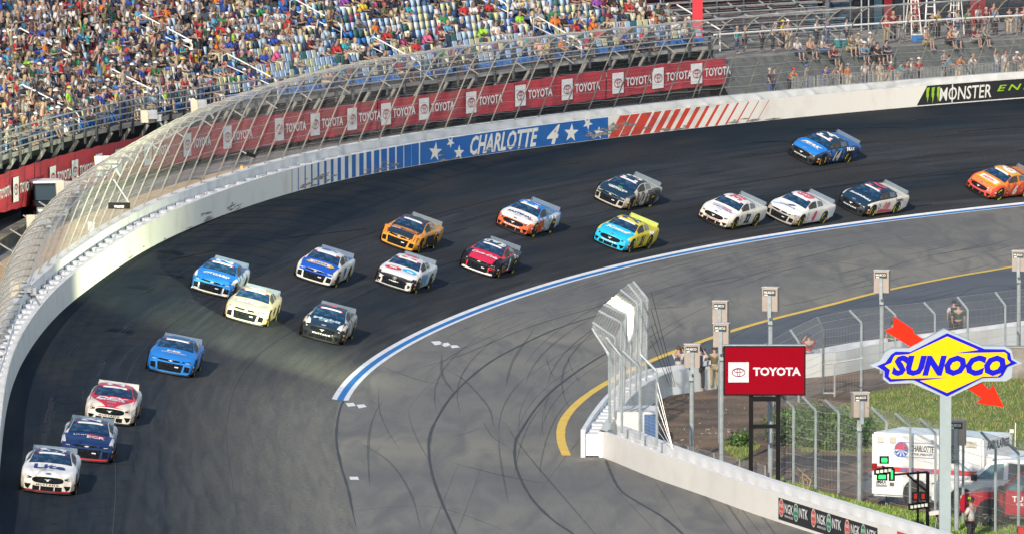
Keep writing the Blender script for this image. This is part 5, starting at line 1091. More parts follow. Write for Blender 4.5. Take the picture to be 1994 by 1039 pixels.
row = [((1187, 835), 1.02, (1184, 694), (1153, 648)), ((1196, 812), 1.02, (1203, 662), (1160, 636)), ((1205, 800), 1.02, (1221, 634), (1178, 614)), ((1214, 792), 1.02, (1230, 618), (1188, 602)), ((1226, 774), 1.02, (1241, 604), (1203, 590)), ((1238, 760), 1.02, (1250, 596), (1218, 573)), ((1247, 750), 1.02, (1256, 590), (1230, 562)), ((1258, 742), 1.02, (1268, 586), (1241, 557))]
for (bx, by), z0, (kx, ky), (tx, ty) in row:
    B0 = G(bx, by, z0); sc = (by+652)/28.9; kz = z0 + (by-ky)/sc; K = B0 + Vector(((kx-bx)/sc*.35, 0, kz-z0)); Tp = K + Vector(((tx-kx)/sc, .5, (ky-ty)/sc+.03)); pl = [B0, K, Tp]
    o = child(MB().tube([B0, K - Vector((0, 0, .1)), K + Vector((-.05, 0, .04)), Tp], .05, 6).obj('fence_post', POLE), NF)
    if prev: mesh_between(prev, pl, 18, NW, .0027, 'wire_mesh', NF)
    prev = pl
rowb = [((1187, 835), 1.02, (1187, 694), (1156, 650)), ((1211, 842), 1.05, (1207, 698), (1178, 664)), ((1246, 855), 1.05, (1241, 718), (1210, 691)), ((1279, 868), 1.05, (1275, 727), (1244, 697))]
prev = None
for (bx, by), z0, (kx, ky), (tx, ty) in rowb:
    B0 = G(bx, by, z0); sc = (by+652)/28.9; K = B0 + Vector((0, 0, (by-ky)/sc)); Tp = K + Vector(((tx-kx)/sc, .3, (ky-ty)/sc+.02)); pl = [B0, K, Tp]
    child(MB().tube([B0, K - Vector((0, 0, .08)), K + Vector((-.04, 0, .04)), Tp], .055, 6).obj('fence_post', POLE), NF)
    if prev: mesh_between(prev, pl, 14, WIRE, .0035, 'wire_mesh', NF)
    prev = pl
K = G(1268, 742, 1.02); 
for z, (gx, gy) in ((3.9, (1315, 752)), (3.2, (1312, 752)), (2.6, (1309, 752)), (2.0, (1305, 752))): child(MB().tube([K + Vector((0, 0, z-.4)), G(gx, gy, .4)], .012, 4).obj('guy_wire', mat('dark_cable', (.08, .09, .1), .5)), NF)
K = G(1279, 868, 1.05)
for z in (2.4, 2.0, 1.5, 1.0, .6): child(MB().tube([K + Vector((0, 0, z)), G(1312, 880, .9)], .014, 4).obj('guy_wire', GALV), NF)

# ------------------------------------------------------------ infield fences
def leaning_fence(posts, label, name='mesh_fence', arm=True, r=.05, step=.09, hz=.28, w=.0035):
    F_ = empty(name, G(posts[0][0], posts[0][1])); tag(F_, label, 'fence'); prev = None
    for bx, by, kx, ky, tx, ty in posts:
        B0 = G(bx, by); sc = (by+652)/28.9; K = B0 + Vector(((kx-bx)/sc, 0, (by-ky)/sc)); Tp = K + Vector(((tx-kx)/sc, 0, (ky-ty)/sc)) if tx else K
        child(MB().tube([B0, K - Vector((0, 0, .05)), K + Vector((-.02, 0, .04)), Tp] if tx else [B0, K], r, 6).obj('fence_post', POLE), F_)
        pl = [B0, K, Tp]
        if prev:
            P = np.array([tuple(p) for p in prev]); Q = np.array([tuple(p) for p in pl]); n = max(6, int(np.linalg.norm(P[0]-Q[0])/step))
            wires([P*(1-u)+Q*u for u in np.linspace(0, 1, n)], w, 'wire_mesh', WIRE, F_)
            wires([[P[0]*(1-f)+P[1]*f, (P[0]*(1-f)+P[1]*f)*.5+(Q[0]*(1-f)+Q[1]*f)*.5-np.array([0, 0, .04]), Q[0]*(1-f)+Q[1]*f] for f in np.linspace(.04, 1, int(2.7/hz))], w*1.9, 'fence_cable', WIRE, F_)
            wires([[P[1]*(1-f)+P[2]*f, Q[1]*(1-f)+Q[2]*f] for f in (.5, .98)], w*1.9, 'fence_cable', WIRE, F_)
        prev = pl
    return F_
leaning_fence([(1501, 933, 1501, 785, 1478, 762), (1545, 941, 1545, 793, 1521, 768), (1588, 951, 1588, 798, 1562, 770), (1633, 959, 1633, 803, 1605, 776), (1726, 981, 1726, 820, 1696, 791), (1772, 991, 1772, 830, 1742, 802), (1821, 1003, 1821, 843, 1790, 812), (1875, 1021, 1875, 856, 1846, 826), (1938, 1035, 1938, 871, 1909, 838), (1983, 1050, 1983, 882, 1950, 850), (2040, 1066, 2040, 893, 2010, 862)], 'tall mesh fence with leaning arms between the pit wall and the ambulance')
leaning_fence([(1603, 768, 1603, 640, 1590, 615), (1677, 760, 1677, 628, 1653, 602), (1743, 745, 1743, 613, 1723, 594), (1820, 733, 1820, 611, 1798, 587), (1884, 722, 1884, 602, 1863, 576), (1957, 712, 1957, 594, 1937, 567), (2030, 703, 2030, 585, 2012, 559)], 'thin mesh fence with leaning arms in front of the far infield barrier')
leaning_fence([(1505, 790, 1505, 690, 1488, 668), (1555, 782, 1555, 665, 1538, 640), (1603, 768, 1603, 640, 1590, 615)], 'short far run of mesh fence beside the red sign')
leaning_fence([(1290, 893, 1290, 855, 0, 0), (1340, 905, 1340, 866, 0, 0), (1390, 918, 1390, 880, 0, 0), (1440, 930, 1440, 892, 0, 0), (1490, 944, 1490, 905, 0, 0)], 'low chain-link fence close behind the pit wall, left of the red sign', r=.025, step=.07, hz=.9)
g_ = empty('gate_frame', G(1608, 762)); tag(g_, 'empty galvanised gate frame in the far infield fence', 'gate')
sc = (772+652)/28.9; B = G(1625, 772)
child(MB().tube([B, B+Vector((0, 0, 1.35))], .04).obj('gate_post', GALV), g_); child(MB().tube([B+Vector((-.45, 0, 1.3)), B+Vector((.05, 0, 1.35)), B+Vector((1.15, 0, 1.55))], .03).obj('gate_rail', GALV), g_); child(MB().tube([B+Vector((-.45, 0, .15)), B+Vector((0, 0, .15))], .03).obj('gate_rail', GALV), g_)

# ------------------------------------------------------------ mirror-light boxes on poles
BOXM = mat('beige_grey_box', (.36, .31, .28), .5, var=.06); BOXS = mat('box_grey_side', (.36, .38, .40), .5)
def light_box(bx, by, top, label, w=.56, d=.34, h=.84, pole_dx=.0, rz=-14, g=None):
    B = G(bx, by); sc = (by+652)/28.9; z = (by-top)/sc; e = empty('track_light_box', B); tag(e, label, 'light box', 'beige light boxes on poles')
    MB().tube([(pole_dx, .22, 0), (pole_dx, .22, z-h+.05)], .085, 8).obj('pole', POLE, e)
    M = Matrix.Rotation(R(rz), 3, 'Z'); c = Vector((0, 0, z-h/2))
    mb = MB().box(c, (w, d, h), M); mb.obj('housing', BOXM, e)
    mb = MB().box(c + Vector((0, 0, h/2+.012)), (w+.04, d+.04, .03), M); mb.obj('housing_lid', mat('lid_pale', (.55, .52, .50), .5), e)
    f = lambda x, y, o=.004: tuple(M @ Vector((x, -d/2-o, y)) + c)
    mb = MB(); put_rect(mb, -w*.42, h*.16, w*.38, h*.42, lambda x, y: f(x, y)); lp = mb.obj('label_plate', mat('label_dark', (.04, .055, .06), .5), e)
    mb = MB(); put_text(mb, 'MUSCO', w*.66, h*.10, lambda x, y: f(x-.02, y+h*.31, .009), bold=.03); mb.obj('label_lettering', WHITE, lp)
    mb = MB(); put_rect(mb, -w*.36, h*.175, -w*.14, h*.225, lambda x, y: f(x, y, .009)); mb.obj('label_lettering', WHITE, lp)
    MB().box(tuple(M @ Vector((.0, -d/2-.05, -h*.30)) + c), (.13, .07, h*.95), M).obj('mounting_bracket', POLE, e)
    MB().box((pole_dx-.02, .1, z-h-.25), (.16, .14, .5)).obj('bracket_box', POLE, e)
light_box(1403, 862, 584, 'beige light box, upper of the two stacked above the left edge of the red sign')
light_box(1405, 915, 627, 'beige light box touching the top left corner of the red sign, below another')
light_box(1347, 897, 668, 'beige light box beside the photographers, lowest and leftmost', rz=0)
light_box(1500, 920, 557, 'beige light box standing high above the top of the red sign')
light_box(1717, 727, 525, 'beige light box rising between the red arrow tail and the yellow line', w=.62, h=.9)
light_box(1984, 700, 487, 'beige light box at the right edge above the yellow line')
light_box(1674, 978, 762, 'beige light box on a pole between the red sign and the diamond sign', rz=14)
light_box(1863, 1035, 815, 'beige light box partly hidden behind the pole of the diamond sign')

# ------------------------------------------------------------ red sign
sg = empty('red_sign', G(1488, 943)); tag(sg, 'large red sign with white lettering on a black two-legged frame', 'sign')
for x in (-.47, .49): MB().box((x, 0, 1.6), (.15, .15, 3.2)).obj('leg', BLACK, sg)
MB().box((.01, 0, 2.08), (.82, .12, .13)).obj('crossbar', BLACK, sg); MB().box((.01, 0, 3.05), (1.1, .14, .16)).obj('crossbar', BLACK, sg)
MB().box((0, .02, 4.07), (2.90, .34, 1.76)).obj('cabinet', BLACK, sg); MB().box((0, .02, 4.965), (2.92, .36, .03)).obj('top_cap', GALV, sg)
SR = mat('sign_face_red', (.245, .0005, .010), .6, var=.03, spec=.05); SWH = mat('sign_face_white', (.60, .61, .66), .5, var=.02, spec=.1)
MB().box((0, -.158, 4.07), (2.80, .02, 1.66)).obj('sign_face', SR, sg)
mb = MB(); put_rect(mb, -1.28, 3.66, -.56, 4.37, lambda x, y: (x, -.172, y)); pn_ = mb.obj('emblem_panel', SWH, sg)
mb = MB(); put_emblem(mb, .48, lambda x, y: (x-.92, -.178, y+4.01)); mb.obj('emblem', SR, pn_)
mb = MB(); put_text(mb, 'TOYOTA', 1.69, .30, lambda x, y: (x+.435, -.174, y+4.04), bold=.035); mb.obj('sign_lettering', SWH, sg)

# ------------------------------------------------------------ diamond sign with arrow
ds = empty('diamond_sign', G(1841, 1078)); tag(ds, 'big yellow and blue diamond sign pierced by a red arrow on a grey pole', 'sign')
SCD = (1078+652)/28.9
S8 = lambda p: ((1680 + p[0]/3.997 - 1841)/SCD, (1078 - 600 - p[1]/3.997)/SCD)
def slab(pts, y, th, name, m, parent=None, mside=None):
    M = Matrix(((1, 0, 0, 0), (0, 0, 1, y), (0, 1, 0, 0), (0, 0, 0, 1))); mb = MB(); mb.extrude([S8(p) for p in pts], th, M); o = mb.obj(name, m, parent or ds); fix_normals(o.data); return o
def tube_face(name, c, es=.35): return mat(name, c, .5, var=.02, spec=.15)
PLT = mat('sign_rim', (.36, .42, .49), .5, var=.05); SBL = tube_face('sign_blue', (.002, .004, .50)); SYE = tube_face('sign_yellow', (.80, .50, .002)); SRD = tube_face('arrow_red', (.80, .02, .004))
MB().box((-.015, .2, 2.8), (.37, .37, 5.7)).obj('pole', mat('pale_blue_pole', (.30, .37, .40), .45, var=.04), ds)
MB().box((-.015, .2, 5.62), (.62, .42, .14)).obj('pole_cap', PLT, ds)
slab([(625, 147), (930, 283), (1100, 283), (1150, 310), (1168, 378), (1235, 412), (1160, 440), (1152, 530), (1110, 555), (930, 557), (650, 690), (378, 570), (200, 575), (152, 540), (155, 475), (45, 432), (125, 398), (165, 330), (215, 300), (350, 297)], .0, .42, 'sign_body', PLT)
slab([(650, 178), (940, 302), (1098, 305), (1140, 335), (1150, 385), (1196, 411), (1120, 440), (1085, 505), (1060, 523), (925, 527), (650, 672), (385, 540), (205, 557), (163, 520), (163, 475), (105, 435), (170, 408), (215, 345), (250, 322), (365, 325)], -.03, .03, 'blue_face', SBL)
slab([(245, 350), (345, 343), (900, 330), (1095, 326), (1116, 340), (1118, 380), (1143, 408), (1095, 432), (1065, 500), (1045, 516), (640, 526), (215, 536), (195, 515), (205, 465), (163, 432), (215, 410), (232, 365)], -.045, .014, 'yellow_band', SYE)
slab([(650, 203), (893, 308), (710, 334), (345, 345)], -.047, .016, 'yellow_peak', SYE); slab([(437, 549), (655, 526), (925, 520), (650, 645)], -.047, .016, 'yellow_peak', SYE)
slab([(893, 308), (940, 320), (1080, 322), (700, 335)], -.052, .006, 'blue_slash', SBL); slab([(210, 540), (385, 542), (437, 549), (650, 526)], -.052, .006, 'blue_slash', SBL)
x0, z1 = S8((218, 350)); x1, z0 = S8((1108, 512)); mb = MB(); put_text(mb, 'SUNOCO', x1-x0, z1-z0, lambda x, y: ((x0+x1)/2+x, -.058, (z0+z1)/2+y), bold=.064, shear=.25, space=1.03); mb.obj('sign_lettering', SBL, ds)
for pts in ([(810, 615), (925, 567), (985, 630), (1010, 585), (1096, 760), (885, 728), (925, 690)], [(165, 165), (232, 135), (234, 56), (258, 66), (388, 153), (392, 183), (480, 240), (430, 300), (370, 290), (318, 258), (290, 240)]):
    slab(pts, .08, .22, 'arrow_piece', SRD); c_x = sum(p[0] for p in pts)/len(pts); c_y = sum(p[1] for p in pts)/len(pts)
    slab([(c_x+(p[0]-c_x)*1.0, c_y+(p[1]-c_y)*1.0) for p in pts], .305, .1, 'arrow_back', mat('arrow_edge_pink', (.75, .22, .20), .5))

# ------------------------------------------------------------ signal lights on a black stand
rg = empty('signal_stand', G(1800, 1048)); tag(rg, 'black angled stand carrying green, white and red signal lights beside the diamond sign pole', 'signal light')
SR2 = (1048+652)/28.9; L2 = lambda px, py: Vector(((px-1800)/SR2, 0, (1048-py)/SR2))
def bar2(a, b, r=.035, name='frame_bar', m=BLACK): MB().tube([L2(*a), L2(*b)], r, 4).obj(name, m, rg)
bar2((1806, 1048), (1806, 917), .06); bar2((1740, 922), (1806, 917)); bar2((1766, 922), (1806, 956)); bar2((1787, 915), (1787, 1046), .04); bar2((1792, 1048), (1787, 1040))
EG = mat('green_lamp', (.02, .5, .1), .3, emis=(.02, 1., .10), es=2.5); LW = mat('lamp_panel', (.6, .65, .62), .3)
def lampbox(px, py, w, h, m, name='lamp', d=.12, bx=BLACK):
    c = L2(px, py); b = MB().box(c, (w+.13, d, h+.11)).obj('lamp_housing', bx, rg); MB().box(c + Vector((0, -d/2-.01, 0)), (w, .02, h)).obj(name, m, b)
lampbox(1721, 893, .18, .13, EG); lampbox(1717, 926, .22, .12, EG); lampbox(1736, 922, .07, .30, mat('green_dim', (.03, .45, .12), .3, emis=(.03, .8, .2), es=.6))
for k in range(4): lampbox(1708+8*k, 916-k, .10, .10, LW)
lampbox(1782, 964, .10, .17, mat('red_lens', (.30, .01, .01), .3)); lampbox(1797, 964, .10, .17, mat('red_lens', (.3, .01, .01)))
for k in range(5): lampbox(1775+7*k, 985-k, .09, .10, LW)
MB().tube([L2(1717, 905), L2(1740, 922)], .03, 4).obj('frame_bar', BLACK, rg); e = MB().tube([L2(1702, 900), L2(1702, 912)], .09, 8).obj('round_lamp', mat('red_lens', (.3, .01, .01)), rg)
# tripod camera beside the pole
tc = empty('tripod_camera', G(1824, 1052)); tag(tc, 'white camera on a dark tripod beside the diamond sign pole', 'camera')
for a in (0, 2.1, 4.2): MB().tube([(0, 0, .80), (.28*math.cos(a), .28*math.sin(a), 0)], .022, 5).obj('leg', mat('tripod_plum', (.05, .03, .06), .4), tc)
MB().box((0, 0, .95), (.52, .22, .13), Matrix.Rotation(R(-8), 3, 'Y')).obj('camera_body', mat('pinkish_white', (.66, .58, .60), .4), tc); MB().tube([(-.22, 0, .98), (-.36, 0, 1.0)], .06, 8).obj('lens', BLACK, tc); MB().tube([(0, 0, .8), (0, 0, .9)], .05, 6).obj('head', BLACK, tc)
e = empty('jack', G(1784, 1032)); tag(e, 'black wheeled equipment at the foot of the signal stand', 'equipment'); MB().box((0, 0, .15), (.5, .4, .26)).obj('body', BLACK, e); MB().tube([(-.2, 0, .1), (.2, 0, .1)], .12, 8).obj('wheel', mat('tyre_rubber', (.01, .01, .01)), e)
e = empty('red_crate', G(1996, 1075)); tag(e, 'red crate at the right edge behind the fence', 'crate'); MB().box((.1, 0, .40), (.7, .6, .8)).obj('body', mat('crate_red', (.45, .03, .03), .5), e); MB().box((.1, 0, .82), (.72, .62, .04)).obj('lid', mat('crate_red', (.4, .03, .03)), e)

# ------------------------------------------------------------ vehicles on the service lane
AW = mat('ambulance_white', (.72, .74, .76), .3, var=.03, coat=.3); CHR = mat('chrome', (.6, .62, .64), .15, metal=.9, var=.02)
def bevel_obj(o, w=.05):
    b = bmesh.new(); b.from_mesh(o.data); bmesh.ops.bevel(b, geom=b.edges[:], offset=w, segments=2, affect='EDGES'); b.to_mesh(o.data); b.free(); return o
am = empty('ambulance', G(1696, 984), R(-30)); tag(am, 'white box ambulance with red stripe and speedway lettering parked on the service lane', 'ambulance')
bo = MB(); bo.box((2.15, 1.15, 1.46), (4.3, 2.3, 2.2)); bevel_obj(bo.obj('box_body', AW, am), .07)
b = MB(); prism_y(b, [(4.32, .45), (6.75, .45), (6.78, 1.05), (5.95, 1.22), (5.30, 1.95), (4.32, 2.0)], .15, 2.15); bevel_obj(b.obj('cab', AW, am), .06)
b = MB(); b.poly([(4.55, .140, 1.25), (5.55, .140, 1.25), (5.18, .145, 1.82), (4.6, .145, 1.84)]); b.obj('side_window', GLASS, am); b = MB(); b.poly([(5.97, .3, 1.26), (5.97, 2.0, 1.26), (5.36, 1.9, 1.93), (5.36, .4, 1.93)]); b.obj('windshield', mat('windscreen_pale', (.10, .16, .20), .1, spec=.8), am)
sf = lambda x0, z0, o=-.008: (lambda x, y: (x0+x, o, z0+y))
mb = MB(); put_rect(mb, .02, 1.23, 4.28, 1.40, lambda x, y: (x, -.006, y)); mb.obj('red_stripe', mat('stripe_red', (.62, .06, .05), .4), am)
mb = MB(); put_text(mb, 'AMBULANCE', 1.25, .14, sf(1.75, 1.315, -.012), bold=.03); mb.obj('side_lettering', mat('letter_blue', (.10, .18, .50), .4), am)
fr = [(-.72, -.16), (-.60, -.26), (.62, -.26), (.70, .26), (-.50, .26), (-.66, .16)]
mb = MB(); mb.poly([(1.72+x*1.15, -.009, 2.02+y*1.0) for x, y in fr]); mb.obj('logo_rim', mat('letter_blue', (.1, .18, .5)), am)
mb = MB(); mb.poly([(1.72+x*1.11, -.012, 2.02+y*.91) for x, y in fr]); lg = mb.obj('logo_field', AW, am)
mb = MB(); put_disc(mb, 0, 0, .27, .27, sf(1.18, 2.02, -.014)); mb.obj('logo_disc', mat('letter_blue', (.1, .18, .5)), am)
for k in range(10):
    mb = MB(); a = math.pi*(k+.15)/10; a2 = math.pi*(k+.85)/10; f = sf(1.18, 2.02, -.018); mb.poly([f(0, .01), f(.24*math.cos(a), .24*math.sin(a)), f(.24*math.cos(a2), .24*math.sin(a2))]); mb.obj('logo_ray', mat('ray_red', (.65, .06, .05)), am)
    mb = MB(); mb.poly([f(0, -.01), f(.24*math.cos(a2), -.24*math.sin(a2)), f(.24*math.cos(a), -.24*math.sin(a))]); mb.obj('logo_ray', AW if k % 2 else mat('ray_blue', (.05, .15, .45)), am)
mb = MB(); put_text(mb, 'CHARLOTTE', .92, .22, sf(1.98, 2.08, -.016), bold=.03, shear=.25); mb.obj('side_lettering', DBK, am)
mb = MB(); put_text(mb, 'MOTOR SPEEDWAY', .90, .08, sf(1.94, 1.88, -.016), bold=.03, shear=.25); mb.obj('side_lettering', DBK, am)
mb = MB(); put_text(mb, 'zMAX', .42, .13, sf(.40, .86, -.010), bold=.03, shear=.2); mb.obj('side_lettering', DBK, am); mb = MB(); put_text(mb, 'DRAGWAY', .46, .09, sf(.42, .73, -.010), bold=.03, shear=.2); mb.obj('side_lettering', DBK, am)
mb = MB(); put_disc(mb, 0, 0, .08, .08, sf(.40, 1.03, -.01), n=12); mb.obj('small_emblem', mat('ray_red', (.6, .06, .05)), am)
for x in (.38, .85, 3.75, 3.95): MB().box((x, -.02, 2.33), (.22, .05, .2)).obj('side_lamp', mat('lamp_cream', (.62, .60, .52), .25), am)
MB().box((.82, -.015, .80), (.16, .03, .12)).obj('latch', CHR, am); MB().box((2.6, -.01, .82), (.02, .02, .8)).obj('door_seam', DARK, am); MB().box((3.3, -.01, 1.6), (.02, .02, 1.6)).obj('door_seam', DARK, am)
b = MB().box((3.05, -.012, 1.95), (.30, .03, .62)); bevel_obj(b.obj('side_window', GLASS, am), .01)
b = MB(); put_text(b, 'AMBULANCE', 1.7, .30, lambda x, y: (4.312, 1.15+x, 2.28+y), bold=.02); b.obj('front_lettering', DBK, am)
for x in (1.75, 5.9):
    mb = MB(); put_disc(mb, 0, 0, .52, .52, sf(x, .50, -.004 if x < 4 else .144)); mb.obj('wheel_arch', DARK, am)
    for y in (.12, 2.1): tyre_wheel(am, (x, y+(.1 if x > 4 else 0), .42), .42, .28, CHR, 'y')
def pickup(B, rz, paint_m, label, txt=None):
    """left-facing pickup: local x forward, +y its left side... the side seen"""
    e = empty('pickup_truck', B, rz); tag(e, label, 'pickup truck')
    low = [(0, .42), (5.75, .42), (5.80, .62), (5.78, .95), (5.65, 1.10), (4.45, 1.20), (1.95, 1.20), (1.93, 1.25), (.0, 1.25)]; b = MB(); prism_y(b, low, -.98, .98); bevel_obj(b.obj('body', paint_m, e), .05)
    cab = [(1.98, 1.18), (4.55, 1.20), (3.75, 1.84), (3.4, 1.92), (2.2, 1.90)]; i = 0; b = MB(); prism_y(b, cab, -.80, .80)
    b.v = [(x, y*(1 if z < 1.3 else .84)*1.15, z) for x, y, z in b.v]; bevel_obj(b.obj('cab', paint_m, e), .04)
    for sd in (1, -1):
        f = lambda x, z: (x, sd*(.93 - (z-1.2)*.24 + .012), z)
        b = MB(); b.poly([f(x, z) for x, z in [(3.28, 1.26), (4.25, 1.26), (3.72, 1.74), (3.28, 1.80)]]); b.obj('side_window', mat('teal_window', (.10, .20, .22), .12, spec=.8, second=(.05, .10, .12), scale=1.5), e)
        b = MB(); b.poly([f(x, z) for x, z in [(2.15, 1.26), (3.12, 1.26), (3.12, 1.80), (2.3, 1.78)]]); b.obj('side_window', GLASS, e)
        MB().box((4.25, sd*1.12, 1.32), (.16, .26, .20)).obj('mirror', BLACK, e); MB().box((5.72, sd*.72, .92), (.14, .36, .16)).obj('headlight', HL_L, e)
        g = lambda x, z: (x, sd*.992, z)
        for xx in (4.72, 1.15): b = MB(); b.poly([g(xx+.50*math.cos(a), .44+.50*math.sin(a)) for a in np.linspace(0, math.pi, 14)]); b.obj('wheel_arch', DARK, e)
        for xx in (4.72, 1.15): tyre_wheel(e, (xx, sd*.88, .42), .42, .27, mat('rim_bright', (.55, .52, .48), .3, metal=.6), 'y', spokes=9)
        for xx in (3.1, 2.1): MB().box((xx, sd*.995, 1.02), (.16, .03, .04)).obj('door_handle', CHR, e)
        MB().box((2.9, sd*1.02, .36), (2.2, .14, .06)).obj('side_step', CHR, e); MB().box((3.2, sd*.985, .8), (.012, .012, .7)).obj('door_seam', DARK, e)
    b = MB(); b.poly([(4.50, .78, 1.24), (4.50, -.78, 1.24), (3.80, -.66, 1.81), (3.80, .66, 1.81)]); b.obj('windshield', GLASS, e); MB().box((5.80, 0, .82), (.05, 1.3, .42)).obj('grille', GRL, e); MB().box((5.84, 0, .52), (.12, 1.9, .2)).obj('bumper', CHR, e)
    if txt:
        b = MB(); put_text(b, txt[0], 1.25, .20, lambda x, y: (3.3-x, 1.0, .98+y), bold=.03, space=1.1); b.obj('door_lettering', WHITE, e); b = MB(); put_text(b, txt[1], .95, .09, lambda x, y: (3.3-x, 1.0, .80+y), bold=.02); b.obj('door_lettering', WHITE, e)
    return e
def place_pickup(px, py, ang, m, label, txt=None):
    """nose corner nearest the viewer at this spot; ang = turn away from straight left"""
    a = math.pi - R(ang); N = G(px, py); fwd = Vector((math.cos(a), math.sin(a), 0)); left = Vector((-fwd.y, fwd.x, 0)); B = N - fwd*5.8 - left*.98; return pickup(B, a, m, label, txt)
place_pickup(1812, 1000, 16, mat('pickup_white', (.72, .74, .76), .3, var=.02, coat=.4), 'white pickup truck behind the red one, nose beside the diamond sign pole')
place_pickup(1868, 1022, 22, mat('pickup_red', (.36, .008, .025), .3, var=.03, coat=.6), 'dark red pickup truck with white door lettering parked at the right edge', ('TUNDRA', 'BUILT IN TEXAS'))
e = empty('wind_sensor', G(1976, 905)); tag(e, 'thin white mast with a small sensor beyond the ambulance', 'mast'); MB().tube([(0, 0, 0), (.02, 0, 1.55)], .02, 5).obj('mast', HR, e); MB().box((-.12, 0, 1.25), (.14, .1, .12)).obj('sensor', HR, e)
e = empty('concrete_block', G(1982, 735)); tag(e, 'weathered concrete block wall at the far right behind the diamond sign', 'wall'); MB().box((.6, 0, .62), (2.4, .5, 1.25)).obj('body', mat('weathered_block', (.30, .28, .26), .9, second=(.16, .15, .14), scale=2), e); MB().box((.6, 0, 1.27), (2.5, .6, .06)).obj('coping', CONC, e)

# lamps lit inside the mirror-light boxes: one washes the outer wall, one the nose fence
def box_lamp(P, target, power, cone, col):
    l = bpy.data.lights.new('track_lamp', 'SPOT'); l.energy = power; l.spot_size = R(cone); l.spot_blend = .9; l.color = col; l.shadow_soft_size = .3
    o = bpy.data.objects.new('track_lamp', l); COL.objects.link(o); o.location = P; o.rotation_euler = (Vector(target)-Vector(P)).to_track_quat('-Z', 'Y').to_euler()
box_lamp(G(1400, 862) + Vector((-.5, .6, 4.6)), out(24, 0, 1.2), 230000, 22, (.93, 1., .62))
box_lamp(G(1347, 897) + Vector((-.4, .5, 3.6)), G(1235, 760, 3.2), 200, 32, (1., .97, .72))

# ------------------------------------------------------------ people
def skin(joints, edges, radii, root, sub=1, name='body', hw=None):
    me = bpy.data.meshes.new(name); me.from_pydata(joints, edges, []); o = bpy.data.objects.new(name, me); COL.objects.link(o)
    m = o.modifiers.new('s', 'SKIN'); m.use_smooth_shade = True; m.branch_smoothing = .6
    if not me.skin_vertices: me.skin_vertices.new()
    for i, r in enumerate(radii):
        sv = me.skin_vertices[0].data[i]; sv.radius = (r, r) if not isinstance(r, tuple) else r; sv.use_root = (i == root)
    if sub: q = o.modifiers.new('b', 'SUBSURF'); q.levels = sub; q.render_levels = sub
    bpy.context.view_layer.update(); r = bpy.data.meshes.new_from_object(o.evaluated_get(bpy.context.evaluated_depsgraph_get())); r.name = name
    bpy.data.objects.remove(o); r.polygons.foreach_set('use_smooth', [True]*len(r.polygons)); return r
SKINM = mat('skin', (1, 1, 1), .55, var=.04, objcol=True); CLOTH = mat('cloth', (1, 1, 1), .85, var=.12, scale=14, objcol=True, bump=.2); HAIRM = mat('hair', (1, 1, 1), .6, var=.15, objcol=True); SHOE = mat('shoe', (.10, .10, .11), .6)
def pose(kind):
    """joint positions of one figure (faces +y, feet at z=0), by name"""
    J = {}
    if kind.startswith('sit'):
        lean = {'sit': 0., 'sit_forward': .16, 'sit_back': -.12}[kind]
        J.update(pelvis=(0, -.02, .50), waist=(0, lean*.3, .68), chest=(0, lean*.7, .90), neck=(0, lean*.95+.01, 1.05), head=(0, lean+.05, 1.17), crown=(0, lean+.03, 1.28))
        for s, n in ((-1, 'l'), (1, 'r')):
            J['hip'+n] = (s*.10, .02, .48); J['knee'+n] = (s*.15, .42, .50 - (.0)); J['ankle'+n] = (s*.13, .44 + (.16 if kind == 'sit_back' else 0), .10); J['toe'+n] = (s*.14, .60 + (.16 if kind == 'sit_back' else 0), .04)
            J['sh'+n] = (s*.19, lean*.85, .96); 
            if kind == 'sit': J['elbow'+n] = (s*.25, .08, .72); J['hand'+n] = (s*.14, .34, .62)
            elif kind == 'sit_forward': J['elbow'+n] = (s*.24, .32, .68); J['hand'+n] = (s*.05, .46, .66)
            else: J['elbow'+n] = (s*.30, -.05, .72); J['hand'+n] = (s*.26, .20, .60)
            J['tip'+n] = tuple(J['hand'+n][i] + (0, .09, -.01)[i] for i in range(3))
    else:
        J.update(pelvis=(0, 0, .93), waist=(0, 0, 1.10), chest=(0, 0, 1.32), neck=(0, .01, 1.49), head=(0, .05, 1.61), crown=(0, .03, 1.72))
        for s, n in ((-1, 'l'), (1, 'r')):
            J['hip'+n] = (s*.10, 0, .88); J['knee'+n] = (s*.12, .02, .50); J['ankle'+n] = (s*.13, -.02, .09); J['toe'+n] = (s*.15, .15, .04); J['sh'+n] = (s*.20, 0, 1.40); J['elbow'+n] = (s*.27, -.02, 1.13); J['hand'+n] = (s*.26, .08, .90)
            if kind == 'stand_folded': J['elbow'+n] = (s*.27, .08, 1.15); J['hand'+n] = (s*-.04, .24, 1.19)
            if kind == 'stand_lean': J['sh'+n] = (s*.20, .20, 1.32); J['elbow'+n] = (s*.26, .36, 1.12); J['hand'+n] = (s*.12, .52, 1.10)
            if kind == 'stand_camera': J['elbow'+n] = (s*.28, .22, 1.30); J['hand'+n] = (s*.07, .26, 1.58)
            if kind == 'stand_raised' and s > 0: J['elbow'+n] = (s*.30, .05, 1.62); J['hand'+n] = (s*.22, .08, 1.90)
            h = J['hand'+n]; e_ = J['elbow'+n]; d = Vector(h)-Vector(e_); d.normalize(); J['tip'+n] = tuple(Vector(h)+d*.09)
        if kind == 'stand_lean': J.update(waist=(0, .05, 1.09), chest=(0, .15, 1.27), neck=(0, .24, 1.42), head=(0, .31, 1.52), crown=(0, .32, 1.63)); 
    return J
def mk(J, names, edges, rad, root, sub, infl=0., name='body'):
    idx = {n: i for i, n in enumerate(names)}; return skin([J[n] for n in names], [(idx[a], idx[b]) for a, b in edges], [(r[0]+infl, r[1]+infl) if isinstance(r, tuple) else r+infl for r in rad], idx[root], sub, name)
